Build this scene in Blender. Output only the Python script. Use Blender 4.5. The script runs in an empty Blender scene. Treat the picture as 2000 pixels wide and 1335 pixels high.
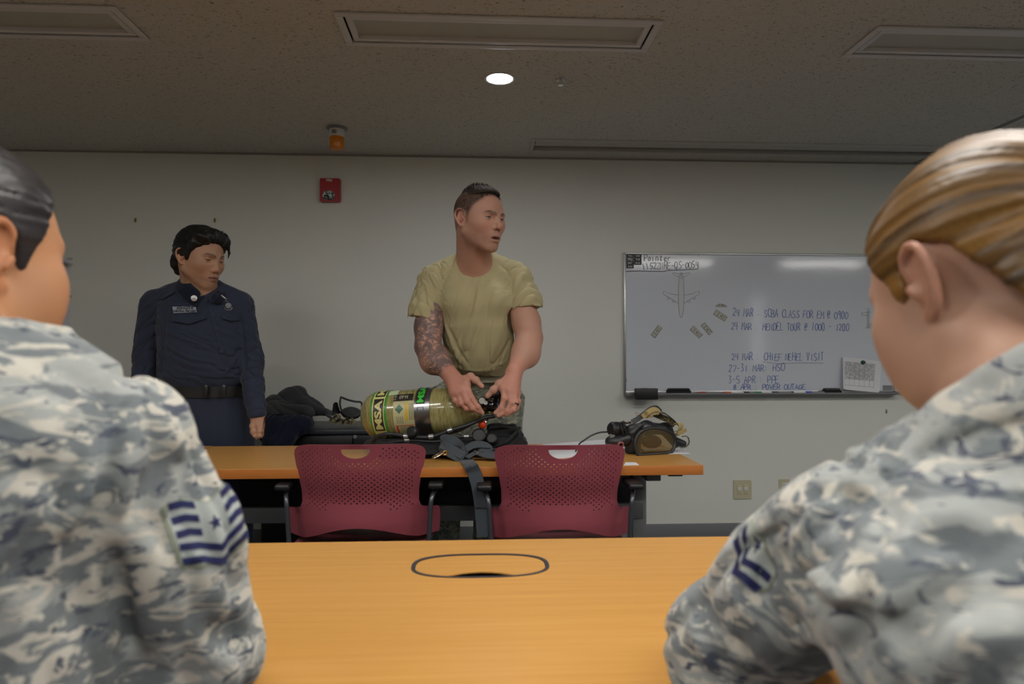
import bpy, bmesh, math, random
import numpy as np
from mathutils import Vector, Matrix, geometry
random.seed(7)
rng = np.random.RandomState(5)
SC = bpy.context.scene
COL = SC.collection
PI = math.pi

# ------------------------------------------------------------------ camera
F = 2000 * 24 / 36.0
CAMPOS = Vector((0, 0, 1.10))
YAW = math.radians(3.0)
PITCH = math.atan(22.5 / F)
camd = bpy.data.cameras.new('camera'); camd.lens = 24; camd.sensor_width = 36
camd.clip_start = 0.02
cam = bpy.data.objects.new('camera', camd); COL.objects.link(cam)
cam.location = CAMPOS
cam.rotation_euler = (PI / 2 + PITCH, 0, -YAW)
SC.camera = cam
camd.dof.use_dof = True; camd.dof.focus_distance = 2.75; camd.dof.aperture_fstop = 4.5
CF = Vector((math.sin(YAW) * math.cos(PITCH), math.cos(YAW) * math.cos(PITCH), math.sin(PITCH)))
CR = Vector((math.cos(YAW), -math.sin(YAW), 0))
CU = CR.cross(CF)
HF = Vector((math.sin(YAW), math.cos(YAW), 0))     # horizontal view direction
UP = Vector((0, 0, 1))

def ray(px, py): return CF + CR * ((px - 1000) / F) + CU * ((667.5 - py) / F)
def C(px, py, d): return CAMPOS + ray(px, py) * d      # a place seen at (px,py), d metres deep
def PZ(px, py, z):
    r = ray(px, py); return CAMPOS + r * ((z - CAMPOS.z) / r.z)
def PY(px, py, y):
    r = ray(px, py); return CAMPOS + r * (y / r.y)

# ------------------------------------------------------------------ materials
class NT:
    def __init__(s, name, rough=0.5, color=(0.8, 0.8, 0.8), metal=0.0, spec=0.5):
        s.m = bpy.data.materials.new(name); s.m.use_nodes = True
        s.t = s.m.node_tree; s.b = s.t.nodes['Principled BSDF']
        s.b.inputs['Base Color'].default_value = (*color, 1)
        s.b.inputs['Roughness'].default_value = rough
        s.b.inputs['Metallic'].default_value = metal
        s.b.inputs['Specular IOR Level'].default_value = spec
        s.co = None
    def n(s, typ, **kw):
        nd = s.t.nodes.new(typ)
        for k, v in kw.items():
            if k.startswith('i_'):
                key = k[2:]; nd.inputs[int(key) if key.isdigit() else key.replace('_', ' ')].default_value = v
            else: setattr(nd, k, v)
        return nd
    def l(s, a, b): s.t.links.new(a, b)
    def coord(s, scale=(1, 1, 1), rot=(0, 0, 0), kind='Object'):
        tc = s.n('ShaderNodeTexCoord'); mp = s.n('ShaderNodeMapping')
        mp.inputs['Scale'].default_value = scale; mp.inputs['Rotation'].default_value = rot
        s.l(tc.outputs[kind], mp.inputs['Vector']); return mp.outputs['Vector']
    def noise(s, vec, scale=5, detail=3, rough=.5, dist=0):
        nd = s.n('ShaderNodeTexNoise'); nd.inputs['Scale'].default_value = scale
        nd.inputs['Detail'].default_value = detail; nd.inputs['Roughness'].default_value = rough
        nd.inputs['Distortion'].default_value = dist
        if vec is not None: s.l(vec, nd.inputs['Vector'])
        return nd.outputs['Fac']
    def ramp(s, fac, stops, interp='LINEAR'):
        r = s.n('ShaderNodeValToRGB'); r.color_ramp.interpolation = interp
        e = r.color_ramp.elements
        while len(e) < len(stops): e.new(0.5)
        for i, (p, c) in enumerate(stops):
            e[i].position = p; e[i].color = (*c, 1) if len(c) == 3 else c
        s.l(fac, r.inputs['Fac']); return r.outputs['Color']
    def mix(s, fac, a, b, mode='MIX'):
        m = s.n('ShaderNodeMix', data_type='RGBA', blend_type=mode)
        for sock, v in ((m.inputs[0], fac), (m.inputs[6], a), (m.inputs[7], b)):
            if hasattr(v, 'is_output'): s.l(v, sock)
            elif isinstance(v, (int, float)): sock.default_value = v
            else: sock.default_value = (*v, 1)
        return m.outputs[2]
    def math(s, op, a, b=0.0):
        m = s.n('ShaderNodeMath', operation=op)
        for i, v in enumerate((a, b)):
            if hasattr(v, 'is_output'): s.l(v, m.inputs[i])
            else: m.inputs[i].default_value = v
        return m.outputs[0]
    def bump(s, h, strength=.3, dist=.01):
        b = s.n('ShaderNodeBump'); b.inputs['Strength'].default_value = strength
        b.inputs['Distance'].default_value = dist; s.l(h, b.inputs['Height'])
        s.l(b.outputs['Normal'], s.b.inputs['Normal'])
    def base(s, c): s.l(c, s.b.inputs['Base Color'])

def simple(name, color, rough=.5, metal=0., spec=.5, bump=None):
    t = NT(name, rough, color, metal, spec)
    if bump:
        v = t.coord(); t.bump(t.noise(v, bump[0], 3), bump[1], bump[2])
    return t.m

def srgb(r, g, b):
    f = lambda c: (c / 255 / 12.92) if c / 255 <= .04045 else ((c / 255 + .055) / 1.055) ** 2.4
    return (f(r), f(g), f(b))

# ------------------------------------------------------------------ objects
ROOTLOC = {}
def thing(name, label, cat, loc=(0, 0, 0), group=None, rotz=0):
    o = bpy.data.objects.new(name, None); COL.objects.link(o); o.empty_display_size = .05
    o.location = loc; o.rotation_euler = (0, 0, rotz)
    o['label'] = label; o['category'] = cat
    if group: o['group'] = group
    ROOTLOC[o] = Vector(loc); return o
def rootof(o):
    while o.parent: o = o.parent
    return o
def link(name, me, mat, parent=None, smooth=True, label=None):
    o = bpy.data.objects.new(name, me); COL.objects.link(o)
    if mat is not None:
        for m in (mat if isinstance(mat, (list, tuple)) else [mat]): me.materials.append(m)
    if parent is not None:
        o.parent = parent
        off = ROOTLOC.get(rootof(parent), Vector((0, 0, 0)))
        if off.length > 0: me.transform(Matrix.Translation(-off))
    if smooth:
        me.polygons.foreach_set('use_smooth', [True] * len(me.polygons))
    if label: o['label'] = label
    return o
def tag(o, label, cat, group=None, kind=None):
    if label: o['label'] = label
    if cat: o['category'] = cat
    if group: o['group'] = group
    if kind: o['kind'] = kind
    return o
def recentre(o, loc):
    """put the origin of a top-level mesh at loc"""
    o.data.transform(Matrix.Translation(-Vector(loc))); o.location = loc
    ROOTLOC[o] = Vector(loc); return o

class MB:
    """collects shapes into one mesh"""
    def __init__(s): s.bm = bmesh.new()
    def box(s, c, size, M=None, bev=0, seg=2):
        r = bmesh.ops.create_cube(s.bm, size=1.0)['verts']
        for v in r: v.co = Vector((v.co.x * size[0], v.co.y * size[1], v.co.z * size[2]))
        if bev > 0:
            es = list({e for v in r for e in v.link_edges})
            rr = bmesh.ops.bevel(s.bm, geom=es, offset=bev, segments=seg, affect='EDGES', profile=.5)
            vs = {v for f in rr['faces'] for v in f.verts} | {v for v in r if v.is_valid}
            q = list(vs); seen = set(vs)
            while q:
                v = q.pop()
                for e in v.link_edges:
                    w = e.other_vert(v)
                    if w not in seen: seen.add(w); q.append(w)
            r = list(seen)
        T = Matrix.Translation(Vector(c)) @ (M.to_4x4() if M else Matrix())
        bmesh.ops.transform(s.bm, matrix=T, verts=r); return s
    def tube(s, pts, r, n=10, caps=True, flat=None, closed=False):
        """pts: list of Vectors, r: float or list"""
        pts = [Vector(p) for p in pts]; N = len(pts)
        rs = r if isinstance(r, (list, tuple)) else [r] * N
        rings = []; up = None
        for i, p in enumerate(pts):
            if closed: t = (pts[(i + 1) % N] - pts[i - 1]).normalized()
            elif i == 0: t = (pts[1] - p).normalized()
            elif i == N - 1: t = (p - pts[-2]).normalized()
            else: t = ((pts[i + 1] - p).normalized() + (p - pts[i - 1]).normalized()).normalized()
            if up is None:
                up = Vector((0, 0, 1)) if abs(t.z) < .9 else Vector((1, 0, 0))
            a = (up - t * up.dot(t)).normalized(); b = t.cross(a); up = a
            fa, fb = flat or (1, 1)
            rings.append([s.bm.verts.new(p + (a * math.cos(2 * PI * k / n) * fa + b * math.sin(2 * PI * k / n) * fb) * rs[i]) for k in range(n)])
        for i in range(N if closed else N - 1):
            A, B = rings[i], rings[(i + 1) % N]
            for k in range(n): s.bm.faces.new((A[k], A[(k + 1) % n], B[(k + 1) % n], B[k]))
        if caps and not closed:
            s.bm.faces.new(rings[0][::-1]); s.bm.faces.new(rings[-1])
        return s
    def lathe(s, prof, origin, axis=(0, 0, 1), n=32):
        """prof: [(r, h)] along axis"""
        ax = Vector(axis).normalized(); u = Vector((1, 0, 0)) if abs(ax.x) < .9 else Vector((0, 1, 0))
        a = (u - ax * u.dot(ax)).normalized(); b = ax.cross(a); o = Vector(origin)
        rings = []
        for r, h in prof:
            if r < 1e-6: rings.append([s.bm.verts.new(o + ax * h)])
            else: rings.append([s.bm.verts.new(o + ax * h + (a * math.cos(2 * PI * k / n) + b * math.sin(2 * PI * k / n)) * r) for k in range(n)])
        for i in range(len(rings) - 1):
            A, B = rings[i], rings[i + 1]
            for k in range(n):
                k2 = (k + 1) % n
                if len(A) == 1 and len(B) == 1: break
                if len(A) == 1: s.bm.faces.new((A[0], B[k2], B[k]))
                elif len(B) == 1: s.bm.faces.new((A[k], A[k2], B[0]))
                else: s.bm.faces.new((A[k], A[k2], B[k2], B[k]))
        return s
    def ribbon(s, pts, w, th, side=None, n_sub=1):
        """flat strap along pts, width w in direction side(list or vector), thickness th"""
        pts = [Vector(p) for p in pts]; N = len(pts); rows = []
        for i, p in enumerate(pts):
            t = (pts[min(i + 1, N - 1)] - pts[max(i - 1, 0)]).normalized()
            sd = Vector(side[i] if isinstance(side, list) else side)
            sd = (sd - t * sd.dot(t)).normalized(); nn = t.cross(sd)
            ww = w[i] if isinstance(w, (list, tuple)) else w
            e = th * .5
            rows.append([s.bm.verts.new(p + sd * a + nn * b) for a, b in
                         ((-ww / 2, 0), (-ww / 2 + e, -e), (0, -e * 1.3), (ww / 2 - e, -e), (ww / 2, 0), (ww / 2 - e, e), (0, e * 1.3), (-ww / 2 + e, e))])
        for i in range(N - 1):
            A, B = rows[i], rows[i + 1]
            for k in range(8): s.bm.faces.new((A[k], A[(k + 1) % 8], B[(k + 1) % 8], B[k]))
        s.bm.faces.new(rows[0][::-1]); s.bm.faces.new(rows[-1]); return s
    def prism(s, outline, origin, ux, uy, depth):
        """2D outline in plane (ux,uy), extruded by vector depth"""
        o = Vector(origin); ux = Vector(ux); uy = Vector(uy); dp = Vector(depth)
        A = [s.bm.verts.new(o + ux * x + uy * y) for x, y in outline]
        B = [s.bm.verts.new(v.co + dp) for v in A]
        n = len(A)
        s.bm.faces.new(A); s.bm.faces.new(B[::-1])
        for k in range(n): s.bm.faces.new((A[k], B[k], B[(k + 1) % n], A[(k + 1) % n]))
        return s
    def verts_faces(s, V, Fc):
        vs = [s.bm.verts.new(v) for v in V]
        for f in Fc:
            try: s.bm.faces.new([vs[i] for i in f])
            except ValueError: pass
        return s
    def build(s, name, mat, parent=None, smooth=True, label=None, angle=35):
        bmesh.ops.recalc_face_normals(s.bm, faces=s.bm.faces)
        if smooth:
            ca = math.radians(angle)
            for e in s.bm.edges:
                if len(e.link_faces) == 2 and e.calc_face_angle(0) > ca: e.smooth = False
        me = bpy.data.meshes.new(name); s.bm.to_mesh(me); s.bm.free()
        return link(name, me, mat, parent, smooth, label)

def bez(pts, n=8):
    """Catmull-Rom through pts"""
    P = [Vector(p) for p in pts]; P = [P[0] * 2 - P[1]] + P + [P[-1] * 2 - P[-2]]; out = []
    for i in range(1, len(P) - 2):
        for k in range(n):
            t = k / n; a, b, c, d = P[i - 1], P[i], P[i + 1], P[i + 2]
            out.append(.5 * ((2 * b) + (c - a) * t + (2 * a - 5 * b + 4 * c - d) * t * t + (3 * b - a - 3 * c + d) * t ** 3))
    out.append(P[-2].copy()); return out

def stadium(cx, cy, hw, hh, n=10):
    r = min(hw, hh); o = []
    for q, (sx, sy) in enumerate(((1, 1), (-1, 1), (-1, -1), (1, -1))):
        for k in range(n + 1):
            a = q * PI / 2 + k / n * PI / 2
            o.append((cx + sx * (hw - r) + r * math.cos(a), cy + sy * (hh - r) + r * math.sin(a)))
    return o
def rrect(cx, cy, hw, hh, r, n=4):
    o = []
    for q, (sx, sy) in enumerate(((1, 1), (-1, 1), (-1, -1), (1, -1))):
        for k in range(n + 1):
            a = q * PI / 2 + k / n * PI / 2
            o.append((cx + sx * (hw - r) + r * math.cos(a), cy + sy * (hh - r) + r * math.sin(a)))
    return o

def inpoly(x, y, poly):
    c = False; n = len(poly); j = n - 1
    for i in range(n):
        xi, yi = poly[i]; xj, yj = poly[j]
        if (yi > y) != (yj > y) and x < (xj - xi) * (y - yi) / (yj - yi) + xi: c = not c
        j = i
    return c

def plate(outline, holes, steiner, fmap, thick, name, mat, parent, label=None):
    """flat plate with real holes, bent by fmap(x,y)->(Vector point, Vector normal)"""
    V = []; E = []
    def loop(l):
        b = len(V); V.extend(Vector(p) for p in l)
        E.extend((b + i, b + (i + 1) % len(l)) for i in range(len(l)))
    loop(outline)
    for h in holes: loop(h)
    V.extend(Vector(p) for p in steiner)
    v2, e2, f2, ov, oe, of = geometry.delaunay_2d_cdt(V, E, [], 0, 1e-6)
    hb = [(min(p[0] for p in h), max(p[0] for p in h), min(p[1] for p in h), max(p[1] for p in h), h) for h in holes]
    faces = []
    for f in f2:
        c = sum((v2[i] for i in f), Vector((0, 0))) / len(f)
        if not inpoly(c.x, c.y, outline): continue
        if any(b[0] < c.x < b[1] and b[2] < c.y < b[3] and inpoly(c.x, c.y, b[4]) for b in hb): continue
        faces.append(f)
    m = MB(); bm = m.bm
    fr = []; bk = []
    for v in v2:
        p, n = fmap(v.x, v.y); fr.append(bm.verts.new(p + n * thick / 2)); bk.append(bm.verts.new(p - n * thick / 2))
    cnt = {}
    for f in faces:
        bm.faces.new([fr[i] for i in f]); bm.faces.new([bk[i] for i in reversed(f)])
        for a, b in zip(f, list(f[1:]) + [f[0]]):
            cnt[(a, b)] = 1
    for (a, b) in cnt:
        if (b, a) not in cnt: bm.faces.new((fr[b], fr[a], bk[a], bk[b]))
    for v in list(bm.verts):
        if not v.link_faces: bm.verts.remove(v)
    return m.build(name, mat, parent, True, label, 50)

# stroke font on a 4 x 6 box
GL = {
'A': [[(0,0),(2,6),(4,0)],[(.7,2.2),(3.4,2.4)]], 'B': [[(0,0),(0,6),(2.6,6),(3.4,4.6),(2.6,3.2),(0,3)],[(2.6,3.2),(4,1.6),(3,0),(0,0)]],
'C': [[(4,5.2),(2.6,6),(1,5.3),(.1,3),(.8,.8),(2.4,0),(4,.8)]], 'D': [[(0.3,0),(.3,6),(2.6,5.4),(4,3),(2.6,.5),(0,0)]],
'E': [[(3.8,6),(.3,5.9),(0,3),(0,0),(3.8,.1)],[(0,3.1),(3,3.2)]], 'F': [[(0,0),(.1,5.9),(3.8,6)],[(.1,3.1),(2.8,3.2)]],
'H': [[(0,0),(.2,6)],[(3.6,0),(3.7,6)],[(0,3),(3.7,3.1)]], 'I': [[(2,0),(2,6)]], 'L': [[(.3,6),(.2,0),(3.4,.1)]],
'M': [[(0,0),(.3,6),(2,2.5),(3.8,6),(4.2,0)]], 'N': [[(0,0),(.1,6),(3.6,0),(3.9,6)]],
'O': [[(2,6),(.4,4.8),(0,2.5),(1,.3),(2.6,.1),(3.8,2),(3.6,4.8),(2,6)]], 'P': [[(.2,0),(.2,6),(2.6,6),(3.6,4.5),(2.6,3),(.2,2.8)]],
'Q': [[(2,6),(.4,4.8),(0,2.5),(1,.3),(2.6,.1),(3.8,2),(3.6,4.8),(2,6)],[(2.3,1.6),(4.2,-.6)]],
'R': [[(.2,0),(.2,6),(2.6,5.9),(3.4,4.5),(2.4,3.1),(.2,2.9)],[(1.6,3),(3.9,0)]], 'S': [[(3.6,5.4),(2.2,6),(.6,5),(1,3.6),(3,2.6),(3.6,1.2),(2.2,0),(.2,.6)]],
'T': [[(0,6),(4,6)],[(2,6),(1.9,0)]], 'U': [[(.2,6),(.1,1.6),(1.6,0),(3.2,.6),(3.8,6)]], 'V': [[(.2,6),(1.9,0),(3.9,6)]],
'W': [[(0,6),(.9,0),(2.1,4),(3.2,0),(4.3,6)]], 'Y': [[(0,6),(1.9,3)],[(3.8,6),(1.2,0)]], 'Z': [[(0,6),(3.8,6),(0,0),(4,0)]],
'G': [[(4,5.2),(2.6,6),(1,5.3),(.1,3),(.8,.8),(2.4,0),(3.9,.8),(3.9,2.6),(2.6,2.6)]],
'0': [[(2,6),(.4,4.8),(0,2.5),(1,.3),(2.6,.1),(3.8,2),(3.6,4.8),(2,6)]], '1': [[(2,6),(1.9,0)]],
'2': [[(.3,4.8),(1.6,6),(3.2,5.2),(3,3.4),(.2,.4),(1.4,.6),(4,.2)]], '3': [[(.4,5.8),(3,5.6),(1.6,3.4),(3.2,2.4),(2.6,.4),(.2,.3)]],
'4': [[(.6,6),(.3,3),(3.6,3.1)],[(3.2,6),(2.8,0)]], '5': [[(3.6,6),(.8,5.9),(.5,3.4),(2.8,3.2),(3.4,1.4),(2,0),(.2,.5)]],
'7': [[(.2,5.8),(3.8,6),(1.6,0)]], '8': [[(2,3.2),(.5,4.6),(2,6),(3.4,4.8),(2,3.2),(.3,1.4),(2,0),(3.6,1.4),(2,3.2)]],
'9': [[(3.4,5),(1.8,6),(.5,4.6),(1.8,3.4),(3.5,4.6),(3,0)]], ':': [[(1,4.2),(1.1,3.8)],[(1,1.4),(1.1,1)]], '-': [[(.6,3),(3,3)]],
'.': [[(1.6,2.8),(1.9,3)]], '@': [[(3.4,1),(1.6,.2),(.2,2),(.6,5),(2.6,5.8),(3.6,4),(2.4,2.4),(1.2,3),(2.4,4.4)]],
'\\': [[(0.6,6),(2.2,-.4)]], 'i': [[(.8,0),(.8,3.4)],[(.8,4.6),(.9,4.9)]], 'n': [[(0,0),(.1,3.6),(1.6,3.8),(2.4,3),(2.5,0)]],
't': [[(1,5.6),(.9,.4),(2,.2)],[(0,3.8),(2.2,4)]], 'e': [[(.2,2),(2.6,2.4),(1.8,3.8),(.4,3),(.3,.8),(2.6,.4)]], 'r': [[(.3,0),(.3,3.8)],[(.3,2.6),(1.4,3.8),(2.6,3.8)]],
'o': [[(1.4,3.8),(.1,2.6),(.4,.4),(2,.2),(2.6,2.4),(1.4,3.8)]], 'a': [[(2.5,3.4),(.9,3.6),(.1,1.4),(1,.1),(2.3,1.4),(2.5,3.6),(2.7,0)]],
}
def write(mb, text, org, ux, uy, nrm, x0, y0, width, h, r, jit=.14, fill=.8, seed=1):
    """handwritten strokes: text fills width starting at (x0,y0) baseline in plane org,ux,uy"""
    rn = random.Random(seed); n = len(text); adv = width / n; s = h / 6; sx = adv * fill / 4
    for i, ch in enumerate(text):
        if ch not in GL: continue
        dy = rn.uniform(-jit, jit) * h * .25; sl = rn.uniform(-.05, .15); kx = rn.uniform(.85, 1.1); ky = rn.uniform(.85, 1.1)
        for st in GL[ch]:
            pts = []
            for (a, b) in st:
                a += rn.uniform(-jit, jit) * .5; b += rn.uniform(-jit, jit) * .5
                x = x0 + i * adv + (a * kx + b * sl) * sx; y = y0 + dy + b * s * ky
                pts.append(org + ux * x + uy * y + nrm * r * .25)
            if len(pts) > 2 and ch not in 'AEFHKLMNTVWXYZ147I': pts = bez(pts, 3)
            mb.tube(pts, r, 5)
def textmesh(body, size, align='CENTER', extrude=0.0, font_bold=0.0, spacing=1.0):
    cu = bpy.data.curves.new('t', 'FONT'); cu.body = body; cu.size = size; cu.align_x = align; cu.align_y = 'CENTER'
    cu.extrude = extrude; cu.offset = font_bold; cu.space_character = spacing; cu.resolution_u = 3
    o = bpy.data.objects.new('t', cu); COL.objects.link(o)
    bpy.context.view_layer.update()
    me = bpy.data.meshes.new_from_object(o.evaluated_get(bpy.context.evaluated_depsgraph_get()))
    bpy.data.objects.remove(o); bpy.data.curves.remove(cu)
    return me
def text_on(name, body, size, org, ux, uy, mat, parent, bold=0., width=None, height=None, extrude=.0004, label=None, spacing=1.0):
    me = textmesh(body, size, extrude=extrude, font_bold=bold, spacing=spacing)
    n = ux.cross(uy).normalized()
    if width:
        xs = [v.co.x for v in me.vertices]; ys = [v.co.y for v in me.vertices]
        kx = width / (max(xs) - min(xs)); ky = height / (max(ys) - min(ys)) if height else kx
        cx = (max(xs) + min(xs)) / 2; cy = (max(ys) + min(ys)) / 2
        for v in me.vertices: v.co.x = (v.co.x - cx) * kx; v.co.y = (v.co.y - cy) * ky
    for v in me.vertices: v.co = Vector(org) + ux * v.co.x + uy * v.co.y + n * v.co.z
    return link(name, me, mat, parent, False, label)
# ------------------------------------------------------------------ signed-distance sculpting
f32 = np.float32
def npv(v): return np.array(v, dtype=f32)
def smin(a, b, k):
    h = np.maximum(k - np.abs(a - b), 0) / k
    return np.minimum(a, b) - h * h * k * f32(.25)
def smax(a, b, k): return -smin(-a, -b, k)
def d_ell(p, c, r, R=None):
    q = p - npv(c)
    if R is not None: q = q @ npv(R)
    r = npv(r); k0 = np.linalg.norm(q / r, axis=-1); k1 = np.linalg.norm(q / (r * r), axis=-1)
    return k0 * (k0 - 1) / np.maximum(k1, 1e-6)
def d_rc(p, a, b, ra, rb, flat=None):
    a = npv(a); b = npv(b); q = p - a; ba = b - a
    if flat is not None:
        ax, s = npv(flat[0]), f32(flat[1])
        q = q + (q @ ax)[..., None] * ax * (s - 1); ba = ba + (ba @ ax) * ax * (s - 1)
    t = np.clip((q @ ba) / max(float(ba @ ba), 1e-9), 0, 1)
    return np.linalg.norm(q - t[..., None] * ba, axis=-1) - (ra + (rb - ra) * t)
def d_poly(p, pts, r0, r1):
    d = None; n = len(pts) - 1
    for i in range(n):
        e = d_rc(p, pts[i], pts[i + 1], r0 + (r1 - r0) * i / n, r0 + (r1 - r0) * (i + 1) / n)
        d = e if d is None else np.minimum(d, e)
    return d
def d_loft(p, st, ax, ay, ex=2.3):
    """st: rows (z, cx, cy, hw, hd) in frame ax(lateral) ay(depth) z; centre given in world xy"""
    st = sorted(st); Z = np.array([s[0] for s in st]); z = p[..., 2]
    ip = [np.interp(z, Z, np.array([s[k] for s in st])).astype(f32) for k in range(1, 5)]
    dx = p[..., 0] - ip[0]; dy = p[..., 1] - ip[1]
    u = dx * ax[0] + dy * ax[1]; v = dx * ay[0] + dy * ay[1]
    hw, hd = ip[2], ip[3]
    k = (np.abs(u / hw) ** ex + np.abs(v / hd) ** ex + 1e-9) ** (1 / ex)
    g = np.sqrt((u / hw) ** 2 + (v / hd) ** 2) + 1e-6
    ln = np.sqrt(u * u + v * v) / g
    d = (k - 1) * np.maximum(ln, .3 * np.minimum(hw, hd))
    return np.maximum(d, np.maximum(Z[0] - z, z - Z[-1])).astype(f32)

class Sdf:
    M = .07
    def __init__(s): s.ops = []
    def add(s, kind, fn, c, R, k): s.ops.append((kind, fn, npv(c), float(R), k)); return s
    def ell(s, c, r, R=None, k=.01, op='u'): return s.add(op, lambda p: d_ell(p, c, r, R), c, max(r), k)
    def cap(s, a, b, ra, rb=None, k=.01, op='u', flat=None):
        rb = ra if rb is None else rb; a = Vector(a); b = Vector(b)
        return s.add(op, lambda p: d_rc(p, a, b, ra, rb, flat), (a + b) / 2, (a - b).length / 2 + max(ra, rb), k)
    def loft(s, st, ax, ay, k=.02, ex=2.3, op='u'):
        return s.add(op, lambda p: d_loft(p, st, ax, ay, ex), (0, 0, 0), 1e3, k)
    def stroke(s, pts, r, depth):
        """ridge (depth>0) or groove (depth<0) along a polyline"""
        P = [Vector(q) for q in pts]; c = sum(P, Vector()) / len(P); R = max((q - c).length for q in P) + 2.5 * r
        P = bez(P, 3) if len(P) > 2 else [P[0], P[0].lerp(P[1], .33), P[0].lerp(P[1], .67), P[1]]; n = len(P) - 1
        def fn(p):
            best = None
            for i in range(n):
                a = npv(P[i]); ba = npv(P[i + 1]) - a; q = p - a; t = np.clip((q @ ba) / max(float(ba @ ba), 1e-9), 0, 1)
                e = np.linalg.norm(q - t[..., None] * ba, axis=-1); u = (i + t) / n
                if best is None: best, bu = e, u
                else: m = e < best; bu = np.where(m, u, bu); best = np.where(m, e, best)
            w = np.maximum(np.sin(np.clip(bu, 0, 1) * np.pi), 0) ** .7 + .12
            return -depth * w * np.exp(-(best / r) ** 2)
        return s.add('s', fn, c, R, 0)
    def disp(s, fn): return s.add('d', fn, (0, 0, 0), 1e3, 0)
    def plane(s, pt, n, k=.002):      # keep the side n points away from
        pt = npv(pt); n = npv(Vector(n).normalized())
        return s.add('i', lambda p: (p - pt) @ n, (0, 0, 0), 1e3, k)
    def halfcap(s, pt, n, c, R, k=.002):  # cut plane acting only inside a sphere
        pt = npv(pt); n = npv(Vector(n).normalized()); cc = npv(c)
        return s.add('i', lambda p: np.minimum((p - pt) @ n, R - np.linalg.norm(p - cc, axis=-1)), c, R + .08, k)
    def sub(s, other, k=.002, off=0.0):
        return s.add('-', lambda p: other(p) - off, (0, 0, 0), 1e3, k)
    def inter(s, fn, k=.002): return s.add('i', fn, (0, 0, 0), 1e3, k)
    def __call__(s, P):
        """P: (B,n,3)"""
        if P.ndim == 2: return s(P[:, None, :])[:, 0]
        d = np.full(P.shape[:2], .25, f32)
        bc = (P.max(1) + P.min(1)) / 2; br = np.linalg.norm(P.max(1) - P.min(1), axis=-1) / 2
        for kind, fn, c, R, k in s.ops:
            if R < 100:
                m = np.linalg.norm(bc - c, axis=-1) < R + br + (0 if kind == 's' else s.M)
                if not m.any(): continue
                sel = np.nonzero(m)[0]; q = P[sel]; cur = d[sel]
            else: sel = None; q = P; cur = d
            e = fn(q).astype(f32)
            if kind == 'u': r = smin(cur, e, k)
            elif kind == '-': r = smax(cur, -e, k)
            elif kind == 'i': r = smax(cur, e, k)
            else: r = cur + e
            if sel is None: d = r
            else: d[sel] = r
        return d

def surface(sdf, lo, hi, h, B=8, slack=.028):
    """surface nets on sparse blocks -> verts, quads"""
    lo = npv(lo); hi = npv(hi); nb = np.ceil((hi - lo) / (h * B)).astype(int)
    g = np.stack(np.meshgrid(*[np.arange(n) for n in nb], indexing='ij'), -1).reshape(-1, 3)
    cen = lo + (g + .5) * (h * B)
    # hierarchical test: centres only, in chunks
    dc = np.concatenate([sdf(cen[i:i + 20000].astype(f32)[:, None, :])[:, 0] for i in range(0, len(cen), 20000)])
    g = g[np.abs(dc) < h * B * .87 + slack]
    loc = np.stack(np.meshgrid(*[np.arange(B + 1)] * 3, indexing='ij'), -1).reshape(-1, 3)
    N = (nb * B + 2).astype(np.int64)
    cid, cpos, quads = [], [], []
    D = []
    for i in range(0, len(g), 400):
        gg = g[i:i + 400]; P = (lo + (gg[:, None, :] * B + loc[None]) * h).astype(f32)
        D.append(sdf(P))
    D = np.concatenate(D).reshape(-1, B + 1, B + 1, B + 1)
    S = D < 0
    cs = np.zeros((len(g), B, B, B), np.uint8)
    for a in (0, 1):
        for b in (0, 1):
            for c in (0, 1): cs += S[:, a:a + B, b:b + B, c:c + B]
    act = (cs > 0) & (cs < 8)
    bi, x, y, z = np.nonzero(act)
    gi = g[bi] * B + np.stack([x, y, z], -1)
    ids = (gi[:, 0] * N[1] + gi[:, 1]) * N[2] + gi[:, 2]
    acc = np.zeros((len(bi), 3)); cnt = np.zeros(len(bi))
    for ax in range(3):
        o1, o2 = [k for k in range(3) if k != ax]
        for a in (0, 1):
            for b in (0, 1):
                off = [0, 0, 0]; off[o1] = a; off[o2] = b; e = off.copy(); e[ax] = 1
                v0 = D[bi, x + off[0], y + off[1], z + off[2]]; v1 = D[bi, x + e[0], y + e[1], z + e[2]]
                m = (v0 < 0) != (v1 < 0); t = np.where(m, v0 / np.where(m, v0 - v1, 1), 0)
                q = np.tile(np.array(off, float), (len(bi), 1)); q[:, ax] = t
                acc += q * m[:, None]; cnt += m
    pos = lo + (gi + acc / cnt[:, None]) * h
    order = np.argsort(ids); ids = ids[order]; pos = pos[order]
    faces = []
    st = [N[1] * N[2], N[2], 1]
    for ax in range(3):
        o1, o2 = [(ax + 1) % 3, (ax + 2) % 3]
        sl = [slice(0, B)] * 3; s2 = list(sl); s2[ax] = slice(1, B + 1)
        A = S[:, sl[0], sl[1], sl[2]]; Bb = S[:, s2[0], s2[1], s2[2]]
        b_, i_, j_, k_ = np.nonzero(A != Bb)
        gp = g[b_] * B + np.stack([i_, j_, k_], -1)
        ok = (gp[:, o1] > 0) & (gp[:, o2] > 0)
        gp = gp[ok]; fl = A[b_, i_, j_, k_][ok]
        base = (gp[:, 0] * N[1] + gp[:, 1]) * N[2] + gp[:, 2]
        q = np.stack([base - st[o1] - st[o2], base - st[o2], base, base - st[o1]], -1)
        w = np.searchsorted(ids, q); w = np.minimum(w, len(ids) - 1)
        good = (ids[w] == q).all(1); w = w[good]; fl = fl[good]
        w[~fl] = w[~fl][:, ::-1]
        faces.append(w)
    return pos, np.concatenate(faces)

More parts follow.
